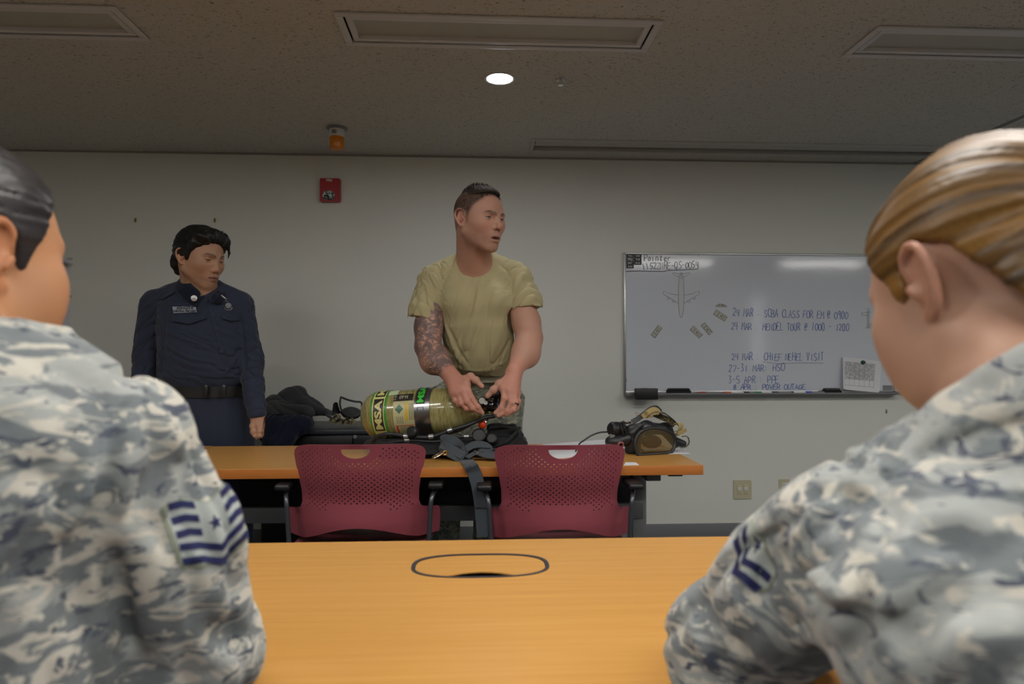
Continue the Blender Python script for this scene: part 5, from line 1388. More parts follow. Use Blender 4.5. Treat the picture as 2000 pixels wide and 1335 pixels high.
    def sheet(rows, nm, th=.004):
        m = MB(); n = len(rows[0]); V = [p for row in rows for p in row]; Fc = []
        for i in range(len(rows) - 1):
            for j in range(n - 1): a = i * n + j; Fc.append((a, a + 1, a + n + 1, a + n))
        m.verts_faces(V, Fc); g = bmesh.ops.solidify(m.bm, geom=m.bm.faces[:], thickness=th)
        o = m.build(nm, navy, sh); md = o.modifiers.new('sub', 'SUBSURF'); md.levels = md.render_levels = 2; return o
    # left-in-view collar wing: from the back of the neck round to the point
    def on(px, py, push):
        p, n_ = hit(S, px, py, 2.5); return p + n_ * push
    sheet([[C(351, 542, 3.00), C(359, 540, 2.935), C(371, 550, 2.900), C(384, 562, 2.880), C(395, 571, 2.868)],
           [C(343, 552, 2.99), C(350, 553, 2.925), on(363, 571, .022), on(379, 584, .017), on(391, 589, .012)],
           [C(337, 559, 2.99), on(343, 569, .014), on(357, 585, .011), on(371, 598, .009), on(386, 604, .006)]], 'collar')
    sheet([[C(424, 558, 2.99), C(424, 561, 2.945), C(420, 567, 2.915), C(414, 574, 2.895), C(406, 583, 2.872)],
           [C(431, 561, 2.99), C(433, 568, 2.935), C(430, 577, 2.895), C(423, 584, 2.872), C(414, 590, 2.858)],
           [on(438, 568, .008), on(443, 577, .008), on(442, 587, .007), on(436, 595, .006), on(424, 594, .006)]], 'collar')
    flap([(334, 617), (400, 614), (401, 622), (368, 633), (336, 628)], 'pocket_flap'); flap([(432, 613), (469, 612), (470, 624), (452, 626), (434, 622)], 'pocket_flap')
    flap([(326, 573), (336, 568), (338, 573), (314, 586), (309, 582)], 'shoulder_loop', dep=2.95)
    M_tag = simple('pale_grey_tape', srgb(150, 155, 165), .8); M_tagd = simple('navy_print', srgb(30, 36, 56), .8)
    tg = flap([(336, 599), (381, 598), (383, 610), (338, 612)], 'name_tape', M_tag, .003)
    for txt, px, py, w, sz in (('ASHGITA', 360, 602, .062, .016), ('CENTRAL FIRE DEPT', 360, 608, .082, .010)):
        me = textmesh(txt, sz, font_bold=.0004); xs = [v.co.x for v in me.vertices]; kx = w / (max(xs) - min(xs)); c = C(px, py, 2.9)
        Wp = np.array([c + X * (v.co.x * kx) + UP * (v.co.y * 1.1) + N * .05 for v in me.vertices], f32); Wp = project(S, Wp, -N, 24, .0085)
        for v, p in zip(me.vertices, Wp): v.co = p.astype(float)
        link('lettering', me, M_tagd, tg, False)
    for px, py in ((403, 586), (416, 616), (423, 642), (431, 687), (440, 728), (366, 627), (457, 621)):
        p = project(S, np.array([C(px, py, 2.7)], f32), (C(px, py, 2.7) - CAMPOS), 24, .0)[0].astype(float); m = MB(); m.lathe([(.0, -.002), (.0062, -.001), (.0065, .003), (.0045, .0035), (.0042, .0022), (0, .0022)], p, N, 16); m.build('button', simple('navy_button', srgb(18, 24, 44), .3), sh)
    c = C(379, 582, 2.862); m = MB(); m.lathe([(0, 0), (.0125, 0), (.0125, .003), (.0105, .004), (0, .0045)], c, N, 28); q = m.build('collar_badge', simple('silver_badge', srgb(200, 200, 200), .35, .5), sh)
    m = MB(); m.box(c + N * .0045 - X * .003, (.0015, .0008, .014)); m.box(c + N * .0045 + X * .003, (.0015, .0008, .014)); m.build('badge_mark', simple('dark_badge_mark', srgb(90, 90, 92), .5), q)
    c = C(437, 581, 2.87); m = MB(); m.tube([C(432, 576, 2.868), C(441, 583, 2.868)], .0028, 8); m.build('collar_badge', simple('silver_pin', srgb(205, 205, 205), .35, .5), sh)
    # breast badges on the right
    def onS(px, py, off=.003): return Vector(project(S, np.array([C(px, py, 2.7)], f32), (C(px, py, 2.7) - CAMPOS), 24, off)[0].astype(float))
    Msil = simple('pewter_badge', srgb(120, 122, 124), .4, .6)
    p = onS(446, 597); m = MB(); m.lathe([(0, 0), (.0125, 0), (.0125, .003), (.009, .004), (.008, .002), (.004, .002), (.003, .005), (0, .005)], p, N, 24)
    m.tube(bez([p - X * .016 - UP * .008, p - X * .009 - UP * .017, p + X * .009 - UP * .017, p + X * .016 - UP * .008], 4), .0025, 8); m.build('breast_badge', Msil, sh)
    p = onS(439, 586); m = MB()
    for a in (-1, 1): m.tube([p + X * .014 * a + UP * .008, p - X * .012 * a - UP * .006], .0018, 8)
    m.lathe([(0, 0), (.005, 0), (.005, .003), (0, .003)], p, N, 14); m.build('breast_badge', Msil, sh)
    # trousers and belt
    Tt = Sdf(); Tt.loft([st(752, 336, 472, 3.0, .105), st(775, 330, 476, 3.0, .115), st(810, 324, 484, 3.0, .125), st(850, 325, 492, 3.0, .125), st(890, 328, 496, 3.0, .11)], AX, AY, .05)
    for x0, x1, x2 in ((372, 368, 370), (450, 458, 462)): Tt.cap(C(x0, 860, 3.0), C(x1, 1000, 3.02), .09, .075, .03); Tt.cap(C(x1, 1000, 3.02), C(x2, 1160, 3.05), .075, .07, .03)
    for pts, d in ((((425, 780), (422, 820), (424, 868)), -.010), (((385, 780), (390, 815), (392, 868)), .006), (((360, 780), (365, 810), (370, 850)), .006), (((455, 780), (462, 815), (472, 860)), .007), (((470, 780), (478, 810), (486, 840)), -.006), (((445, 785), (448, 830), (455, 868)), -.005)):
        Tt.stroke([C(x, y, 2.88) for x, y in pts], .008, d)
    Tt.disp(lambda p, f=sines(51, 24, 6): .003 * f(p)); Tt.plane((0, 0, .06), (0, 0, -1)); Tt.plane(C(400, 762, 2.98), (0, 0, 1))
    los = (C(300, 800, 3.1).x, C(400, 800, 2.8).y, .05); his = (C(520, 800, 3.1).x, C(400, 800, 3.2).y, C(400, 740, 2.95).z)
    sdf_obj(Tt, los, his, .006, 'trousers', navy, r)
    m = MB(); n = 44; cc = C(404, 763, 3.0); hw, hd = .158, .116; bl = [cc + CR * hw * math.copysign(abs(math.cos(2 * PI * i / n)) ** .85, math.cos(2 * PI * i / n)) + HF * hd * math.copysign(abs(math.sin(2 * PI * i / n)) ** .85, math.sin(2 * PI * i / n)) for i in range(n)]
    rows = [[m.bm.verts.new(cc + (p - cc) * (1 + off / .12) + UP * pz) for p in bl] for pz in (-.023, .023) for off in (0, .005)]
    for a, b in ((0, 1), (1, 3), (3, 2), (2, 0)):
        for i in range(n): m.bm.faces.new((rows[a][i], rows[a][(i + 1) % n], rows[b][(i + 1) % n], rows[b][i]))
    belt = m.build('belt', simple('black_webbing', srgb(24, 24, 25), .6, bump=(400, .3, .002)), r)
    for px, w in ((402, .02), (437, .022)):
        m = MB(); m.box(C(px, 763, 2.865 if px < 420 else 2.87), (w, .014, .052), bev=.004); m.build('buckle', simple('black_buckle', srgb(30, 30, 31), .35), belt)
    bt = Sdf()
    for x in (370, 462):
        p = C(x, 1160, 3.05); p = Vector((p.x, p.y, 0)); bt.cap(p + Vector((0, 0, .16)), p + Vector((0, 0, .07)), .055, .05, .02); bt.cap(p + Vector((0, .02, .05)), p + Vector((.05, -.17, .045)), .048, .042, .02)
    bt.plane((0, 0, .001), (0, 0, -1)); p = C(416, 1160, 3.05)
    sdf_obj(bt, (p.x - .35, p.y - .3, -.01), (p.x + .35, p.y + .15, .22), .008, 'boots', simple('black_leather', srgb(20, 20, 20), .4), r)
    return r

# ---------- seated women
ABU = [srgb(168, 171, 168), srgb(122, 128, 131), srgb(204, 199, 187), srgb(86, 91, 104)]
def strand_fn(H, pole=(0, -.115, .02)):
    def f(q):
        a = np.arctan2(q[..., 0], q[..., 2] - pole[2] + .0); return a
    return f
def slick_hair(r, H, reg, grow, c_lo, c_hi, bun, rough, seed, amp=.0022, contrast=1.0, h=.0028, nape=False):
    G = Sdf(); g = lambda c, rr, k=.012, op='u': G.ell(H(*c), [v * H.s for v in rr], H.R, k, op)
    g((0, -.014, .034), (.0770 + grow, .097 + grow, .088 + grow)); g((0, .028, .012), (.068 + grow, .066 + grow, .081 + grow), .03)
    if nape: g((0, -.064, -.040), (.068, .058, .074), .02)
    if callable(reg): G.inter(lambda p: reg(H.loc(p)) * H.s, .004)
    else: G.inter(lambda p: poly2(H.loc(p)[..., 1:3], reg) * H.s, .006)
    g(bun, (.040, .034, .042), .012); g((bun[0], bun[1] + .022, bun[2]), (.036, .02, .038), .02)
    def coords(q): 
        a = np.arctan2(q[..., 0], q[..., 2] + .01 * 0 - bun[2] + .035 * (q[..., 1] > 9)); rr = np.sqrt(q[..., 0] ** 2 + (q[..., 2] - bun[2]) ** 2)
        return a, rr
    fs = sines(seed, 1, 8, (1, 1, 1), 1.6)
    def strands(p):
        q = H.loc(p); a, rr = coords(q); v = np.stack([a * 55, q[..., 1] * 14, rr * 12], -1).astype(f32); v2 = np.stack([a * 22, q[..., 1] * 9, rr * 9], -1).astype(f32)
        return -amp * fs(v) - amp * .8 * fs(v2 + 3)
    G.disp(strands)
    def cf(V):
        q = H.loc(V.astype(f32)); a, rr = coords(q)
        s1 = fs(np.stack([a * 70, q[:, 1] * 8, rr * 10], -1).astype(f32)); s2 = fs(np.stack([a * 20, q[:, 1] * 5, rr * 6], -1).astype(f32) + 5)
        m = np.clip(.45 + .30 * contrast * s1 + .30 * contrast * s2, 0, 1)[:, None]
        return {'tone': np.array(c_lo) * (1 - m) + np.array(c_hi) * m}
    t = NT('hair_strands', rough, spec=.45); a = t.n('ShaderNodeVertexColor', layer_name='tone'); t.base(a.outputs['Color'])
    t.b.inputs['Anisotropic'].default_value = .5
    return sdf_obj(G, tuple(H.c - Vector((.19, .19, .17))), tuple(H.c + Vector((.19, .19, .19))), h, 'hair', t.m, r, cf)

def simple_hand(S, wr, d, up, side):
    d = Vector(d).normalized(); s = Vector(side).normalized()
    for i in range(4):
        k = wr + d * .085 + s * (.027 - .018 * i); S.cap(wr, k, .024, .013, .01)
        finger(S, [k, k + d * .032 + Vector(up) * -.003, k + d * .058 + Vector(up) * -.010, k + d * .074 + Vector(up) * -.016], .0092, .0072)
    finger(S, [wr + s * .02 + d * .02, wr + s * .042 + d * .045, wr + s * .05 + d * .075], .012, .009)

def seated_legs(r, cx, cy, name='trousers'):
    """thighs forward on the seat, shins down to boots; all below the table top"""
    Tt = Sdf()
    Tt.loft([(.46, cx, cy, .17, .13), (.56, cx, cy + .02, .17, .12), (.72, cx, cy + .03, .155, .10)], (1, 0), (0, 1), .05)
    for s in (-1, 1):
        Tt.cap((cx + s * .09, cy + .02, .53), (cx + s * .12, cy + .42, .53), .085, .065, .04); Tt.cap((cx + s * .12, cy + .42, .53), (cx + s * .12, cy + .44, .12), .065, .055, .03)
    Tt.disp(lambda p, f=sines(61, 22, 5): .004 * f(p)); Tt.plane((0, 0, .08), (0, 0, -1))
    sdf_obj(Tt, (cx - .26, cy - .2, .05), (cx + .26, cy + .56, .76), .009, name, camo_mat('camouflage_trouser_cloth', ABU, 1.0), r)
    bt = Sdf()
    for s in (-1, 1):
        p = Vector((cx + s * .12, cy + .44, 0)); bt.cap(p + Vector((0, 0, .18)), p + Vector((0, 0, .07)), .052, .05, .02); bt.cap(p + Vector((0, -.02, .05)), p + Vector((0, .15, .042)), .046, .040, .02)
    bt.plane((0, 0, .001), (0, 0, -1)); sdf_obj(bt, (cx - .25, cy + .3, -.01), (cx + .25, cy + .7, .24), .009, 'boots', simple('sage_boot_suede', srgb(118, 120, 106), .9), r)

def woman_left():
    r = thing('person', 'woman at left with slick black hair and camouflage jacket with five-stripe sleeve patch', 'person', (C(-60, 1300, .60).x, C(-60, 1300, .60).y, 0))
    ph = math.radians(70); fw = CR * math.cos(ph) + HF * math.sin(ph) - UP * .06
    H = Frame(C(-98, 500, .70), fw, UP, 1.04)
    B = Sdf(); head(B, H, False, False, False, .4)
    tc = C(-70, 760, .60)
    B.cap(H(0, -.03, -.04), tc + UP * .0 + HF * .02, .050, .045, .03); B.ell(H(.045, .045, -.050), [.032, .035, .04], H.R, .03)
    B.loft([(tc.z - .34, tc.x, tc.y, .13, .07), (tc.z - .10, tc.x, tc.y, .12, .06), (tc.z - .04, tc.x, tc.y, .06, .045)], AX, AY, .05)
    shR = C(234, 874, .635); el = C(366, 1285, .70); wr = C(300, 1215, .93)
    B.cap(shR, el, .045, .038, .03); B.cap(el, wr, .038, .026, .03); simple_hand(B, wr, wr - el, UP, CR.lerp(UP, .3))
    shL = C(-420, 860, .60); el2 = shL + Vector((-.03, .08, -.24)); wr2 = el2 + Vector((.12, .2, .0)); B.cap(tc - UP * .06, shL, .045, .045, .04); B.cap(shL, el2, .045, .038, .03); B.cap(el2, wr2, .038, .026, .03); simple_hand(B, wr2, wr2 - el2, UP, CR)
    skin = np.array(srgb(188, 136, 100))
    cf = lambda V: {'tone': head_cols(H, V, skin, srgb(150, 84, 80), srgb(40, 30, 26), None, None, (.02, .012, .01), .4, 17)}
    los = (shL.x - .12, tc.y - .16, .70); his = (wr.x + .16, wr.y + .2, H.c.z + .15)
    sdf_obj(B, los, his, .0035, 'body', skin_mat('skin_brown', .45), r, cf)
    reg = [(-.16, -.07), (-.06, -.055), (-.036, -.03), (-.030, .010), (-.012, .030), (.006, .020), (.014, -.010), (.020, -.025), (.026, -.004), (.040, .024), (.052, .050), (.066, .078), (.072, .12), (.05, .2), (-.16, .2)]
    slick_hair(r, H, reg, .005, srgb(20, 18, 20), srgb(62, 56, 58), (0, -.13, .045), .36, 71, .0016, .8)
    m = MB()      # lashes
    for k in range(7):
        a = H(.030 + .004 * k, .090 - .0025 * k, .006); m.tube([a, a + (H.f * .009 + H.x * (.001 + .0008 * k) - H.u * .002)], [.0007, .0002], 5)
    m.build('eyelashes', M_black, r)
    # jacket
    S = Sdf()
    sl = lambda z, hw, hd, dx=0, dy=0: (z, tc.x + dx, tc.y + dy, hw, hd)
    zt = tc.z
    S.loft([sl(.70, .150, .12, -.015, -.01), sl(.80, .146, .122, -.02, -.01), sl(.90, .148, .124, -.015), sl(.97, .168, .115, -.01), sl(1.02, .165, .10, -.01), sl(1.06, .135, .09, -.005), sl(1.09, .11, .082, -.005, .01), sl(1.108, .085, .074, -.005, .015), sl(1.118, .07, .07, -.01, .02)], AX, AY, .05)
    S.cap(C(-10, 756, .60), shR, .048, .057, .04); S.cap(tc - CR * .05 - UP * .015, shL, .055, .06, .06)
    S.cap(shR, C(318, 1060, .66), .062, .063, .014); S.cap(C(318, 1060, .66), el, .063, .061, .02); S.cap(el, wr, .062, .040, .03)
    S.cap(shL, el2, .068, .06, .03); S.cap(el2, wr2, .06, .042, .03)
    S.halfcap(wr, wr - el, wr + (wr - el).normalized() * .05, .07); S.halfcap(wr2, wr2 - el2, wr2 + (wr2 - el2).normalized() * .05, .07)
    F = Folds(S, .30, 1.25)
    F((238, 745), (222, 800), (212, 880), (205, 960), (170, 1080), (150, 1200), r=.009, d=-.018, dep=.585); F((255, 760), (250, 850), (238, 950), (225, 1020), r=.010, d=.010, dep=.575); F((200, 800), (185, 880), (160, 970), (120, 1060), r=.012, d=.009, dep=.555)
    F((190, 780), (150, 900), (110, 1040), (60, 1160), r=.013, d=-.010, dep=.54); F((225, 1010), (265, 1080), (300, 1180), (330, 1290), r=.012, d=.010, dep=.60); F((210, 1060), (240, 1150), (262, 1260), r=.010, d=-.012, dep=.60)
    F((250, 890), (285, 980), (312, 1060), (330, 1120), r=.004, d=-.005, dep=.60); F((0, 850), (60, 870), (130, 860), r=.014, d=.006, dep=.49); F((0, 1110), (80, 1130), (140, 1170), r=.014, d=-.008, dep=.48); F((0, 950), (70, 990), (120, 1060), r=.014, d=.008, dep=.49)
    F((400, 1150), (440, 1180), (480, 1190), r=.010, d=.008, dep=.63); F((380, 1210), (430, 1240), (490, 1245), r=.010, d=-.008, dep=.63); F((340, 1180), (400, 1270), (480, 1320), r=.010, d=.008, dep=.63); F((300, 800), (340, 850), (370, 900), r=.010, d=.005, dep=.60)
    F((230, 700), (245, 740), (242, 790), r=.008, d=-.006, dep=.60); F((380, 1010), (400, 1060), (420, 1110), r=.008, d=-.005, dep=.61)
    F.apply()
    S.disp(lambda p, f=sines(81, 20, 6): .0035 * f(p)); S.disp(wrinkle(82, CR * .35 - UP, 55, .0048, .18, 3.5)); S.disp(wrinkle(83, CR - UP * .3, 110, .0022, .3))
    los = (shL.x - .14, tc.y - .18, .70); his = (C(520, 900, .72).x, wr.y + .06, zt + .13)
    # upper left back of the collar
    jk = sdf_obj(S, los, his, .0042, 'camouflage_jacket', camo_mat('camouflage_jacket_cloth_pale', ABU, 1.4, stretch=(1, 1, 2.2), fold=.6), r)
    pc, N = hit(S, 420, 1020); N = (N * .62 - ray(420, 1020).normalized() * .38).normalized(); ax_ = (UP - (C(375, 1150, .67) - C(330, 1000, .655)).normalized() * 2).normalized()
    Y = (ax_ - N * ax_.dot(N)).normalized(); X = Y.cross(N).normalized(); X = -X if X.dot(HF) < 0 else X
    rank_patch(S, pc, X, Y, N, jk, 5)
    seated_legs(r, tc.x, tc.y - .03)
    return r

def rank_patch(S, c, X, Y, N, parent, n):
    base = simple('pale_grey_embroidery', srgb(176, 182, 178), .85, bump=(600, .4, .001)); blue = simple('midnight_blue_embroidery', srgb(28, 34, 84), .8, bump=(700, .5, .001)); edge = simple('sage_patch_border', srgb(150, 156, 136), .85)
    W, T_, Bt = .043, .030, -.038
    if n < 5: W, T_, Bt = .032, .016, -.022
    yo = lambda x, b: b - .30 * (W - abs(x)) + (0.0 if n < 5 else 0)      # lower curve
    ol = [(-W, T_), (-W * .5, T_ + .002), (0, T_ - .010 if n == 5 else T_ + .006), (W * .5, T_ + .002), (W, T_), (W * .98, 0), (W * .92, Bt + .012), (W * .5, yo(W * .5, Bt + .010)), (0, yo(0, Bt + .014) + .002), (-W * .5, yo(W * .5, Bt + .010)), (-W * .92, Bt + .012), (-W * .98, 0)]
    k = .93; inner = [(x * k, y * k) for x, y in ol]
    sh = [('rank_patch', ol, edge, .0006), ('patch_field', inner, base, .0016)]
    if n == 5: ys = [(.024, 0), (.011, 0), (-.002, 0), (-.013, 1), (-.026, 1)]
    else: ys = [(.002, 1), (-.013, 1)]
    for (yy, full) in ys:
        t = .0034 if n == 5 else .0042
        xo = W * .86
        if full:
            top = [(-xo, yy + .004), (-xo * .5, yy - .001), (0, yy - .011), (xo * .5, yy - .001), (xo, yy + .004)]
            sh.append(('chevron_stripe', [(x, y + t) for x, y in top] + [(x, y - t) for x, y in top[::-1]], blue, .0026))
        else:
            for s in (-1, 1):
                top = [(s * xo, yy + .004), (s * xo * .66, yy + .003), (s * xo * .36, yy - .002)]
                sh.append(('chevron_stripe', [(x, y + t) for x, y in top] + [(x, y - t) for x, y in top[::-1]], blue, .0026))
    st_ = [((.0075 if i % 2 == 0 else .0030) * math.sin(i * PI / 5), (.0 if n == 5 else .013) + (.0075 if i % 2 == 0 else .0030) * math.cos(i * PI / 5)) for i in range(10)]
    sh.append(('star', st_, blue, .0026)); patch(S, 'rank_patch', sh, c, X, Y, N, parent, .0008, .0012, .004)

def woman_right():
    r = thing('person', 'woman at right with golden-brown pinned hair, camouflage jacket and two-stripe sleeve patch, looking down', 'person', (C(1960, 1300, .52).x, C(1960, 1300, .52).y, 0))
    ph = math.radians(75); fw = -CR * math.cos(ph) + HF * math.sin(ph) - UP * .38
    H = Frame(C(1927, 555, .602), fw, UP, .985)
    B = Sdf(); head(B, H, False, False, False, .3)
    tc = C(2110, 960, .475)
    nb = C(2010, 770, .535)
    B.cap(H(0, -.020, -.04), nb, .046, .056, .03); B.ell(H(-.042, .045, -.055), [.030, .035, .04], H.R, .03)
    B.loft([(.70, tc.x, tc.y, .12, .07), (.86, tc.x, tc.y, .12, .06), (.90, tc.x, tc.y, .06, .05)], AX, AY, .05); B.cap(nb, Vector((tc.x, tc.y + .02, .90)), .045, .045, .03)
    sh = C(1680, 1045, .585); el = C(1424, 1270, .73); wr = Vector((el.x + .17, el.y + .14, .775))
    B.cap(tc - UP * .04, sh, .045, .045, .04); B.cap(sh, el, .045, .040, .03); B.cap(el, wr, .038, .026, .03); simple_hand(B, wr, wr - el, UP, -CR.cross(UP) * -1)
    shR = C(2560, 1010, .52); el2 = shR + Vector((.02, .14, -.20)); wr2 = el2 + Vector((-.14, .16, 0)); B.cap(tc - UP * .04, shR, .045, .045, .04); B.cap(shR, el2, .045, .038, .03); B.cap(el2, wr2, .038, .026, .03); simple_hand(B, wr2, wr2 - el2, UP, CR)
    skin = np.array(srgb(188, 147, 125))
    cf = lambda V: {'tone': head_cols(H, V, skin, srgb(180, 100, 92), srgb(110, 78, 52), None, None, (.05, .06, .05), .3, 27)}
    los = (el.x - .12, tc.y - .17, .70); his = (shR.x + .14, wr.y + .22, H.c.z + .16)
    sdf_obj(B, los, his, .0032, 'body', skin_mat('skin_pale', .45), r, cf)
    reg = [(-.16, -.12), (-.105, -.115), (-.082, -.075), (-.060, -.026), (-.038, .014), (-.014, .034), (.004, .026), (.014, -.008), (.022, -.016), (.030, .006), (.046, .036), (.058, .062), (.074, .090), (.086, .12), (.06, .2), (-.16, .2)]
    slick_hair(r, H, reg, .006, srgb(40, 28, 15), srgb(156, 112, 50), (0, -.135, .015), .42, 91, .0018, 1.1, .0024, True)
    m = MB()
    for k in range(7):
        a = H(-.030 - .003 * k, .091 - .002 * k, .000); m.tube([a, a + (H.f * .009 - H.x * (.001 + .0008 * k) - H.u * .004)], [.0007, .0002], 5)
    m.build('eyelashes', M_black, r)
    S = Sdf(); sl = lambda z, hw, hd, dx=0, dy=0: (z, tc.x + dx, tc.y + dy, hw, hd)
    S.loft([sl(.66, .140, .105, .05, -.02), sl(.78, .155, .108, .04, -.01), sl(.88, .175, .112, .015, 0), sl(.94, .18, .11, 0, .01), sl(.98, .15, .09, 0, .02), sl(1.01, .10, .07, -.01, .03)], AX, AY, .05)
    S.cap(C(1965, 895, .535), C(1675, 1048, .575), .059, .058, .06); S.cap(C(2100, 900, .50), shR, .06, .066, .06)
    S.cap(C(1675, 1048, .58), C(1550, 1158, .655), .066, .064, .016); S.cap(C(1550, 1158, .655), el, .064, .060, .03); S.cap(el, wr, .058, .042, .03)
    S.cap(shR, el2, .07, .06, .03); S.cap(el2, wr2, .06, .042, .03)
    S.halfcap(wr, wr - el, wr + (wr - el).normalized() * .05, .07); S.halfcap(wr2, wr2 - el2, wr2 + (wr2 - el2).normalized() * .05, .07)
    # standing collar round the neck
    ca_, cb_, cn_, cp_ = C(2040, 880, .52), C(2022, 720, .535), npv((UP + HF * .58 - CR * .35).normalized()), npv(C(1880, 752, .52))
    S.add('u', lambda p: smax(d_rc(p, ca_, cb_, .082, .074), (p - cp_) @ cn_, .01), (ca_ + cb_) / 2, .14, .025)
    F = Folds(S, .30, 1.25)
    F((1570, 985), (1600, 990), (1660, 940), (1700, 965), r=.010, d=.010, dep=.53); F((1575, 960), (1640, 965), (1700, 990), r=.009, d=-.012, dep=.53); F((1600, 900), (1650, 905), (1690, 930), r=.008, d=-.008, dep=.54)
    F((1700, 960), (1730, 1000), (1740, 1040), r=.010, d=-.012, dep=.51); F((1750, 1030), (1700, 1110), (1680, 1200), (1665, 1290), r=.009, d=-.014, dep=.53); F((1790, 1035), (1745, 1100), (1715, 1180), r=.011, d=.012, dep=.50); F((1720, 1060), (1690, 1130), (1660, 1190), r=.009, d=.010, dep=.54)
    F((1600, 985), (1580, 1030), (1540, 1090), r=.009, d=.008, dep=.56); F((1650, 1000), (1620, 1080), (1560, 1150), r=.010, d=-.009, dep=.56); F((1510, 1090), (1490, 1140), (1500, 1180), r=.009, d=-.008, dep=.60); F((1420, 1120), (1460, 1190), (1520, 1230), r=.009, d=.008, dep=.62); F((1370, 1170), (1410, 1230), (1470, 1270), r=.009, d=-.008, dep=.65); F((1340, 1200), (1370, 1260), (1400, 1320), r=.009, d=.009, dep=.68)
    F((1480, 1230), (1560, 1250), (1620, 1230), r=.010, d=.009, dep=.60); F((1760, 1030), (1840, 1010), (1920, 1000), r=.012, d=.009, dep=.43); F((1780, 1070), (1860, 1060), (1960, 1080), r=.012, d=-.010, dep=.43); F((1740, 1200), (1800, 1130), (1900, 1100), r=.013, d=.010, dep=.43); F((1740, 1270), (1840, 1190), (2000, 1150), r=.014, d=-.012, dep=.42); F((1760, 1320), (1880, 1240), (2000, 1210), r=.013, d=.010, dep=.42)
    F((1660, 850), (1720, 880), (1750, 930), r=.009, d=-.006, dep=.53)
    F.apply()
    S.disp(lambda p, f=sines(101, 20, 6): .0035 * f(p)); S.disp(wrinkle(102, CR * .8 + UP * .5, 50, .0052, .16, 3.5)); S.disp(wrinkle(103, CR * .5 + UP, 110, .0024, .3))
    los = (el.x - .12, tc.y - .24, .70); his = (shR.x + .14, wr.y + .08, 1.13)
    jk = sdf_obj(S, los, his, .0042, 'camouflage_jacket', camo_mat('camouflage_jacket_cloth', ABU, 1.4, rot=(0, math.radians(35), 0), stretch=(1, 1, 2.2), fold=.6), r)
    pc, N = hit(S, 1466, 1084); N = (N * .5 - ray(1466, 1084).normalized() * .5).normalized(); ax_ = (C(1640, 1010, .60) - C(1450, 1240, .72)).normalized()
    Y = (ax_ - N * ax_.dot(N)).normalized(); X = Y.cross(N).normalized(); X = -X if X.dot(CR) < 0 else X
    rank_patch(S, pc, X, Y, N, jk, 2)
    seated_legs(r, tc.x + .03, tc.y - .03)
    return r
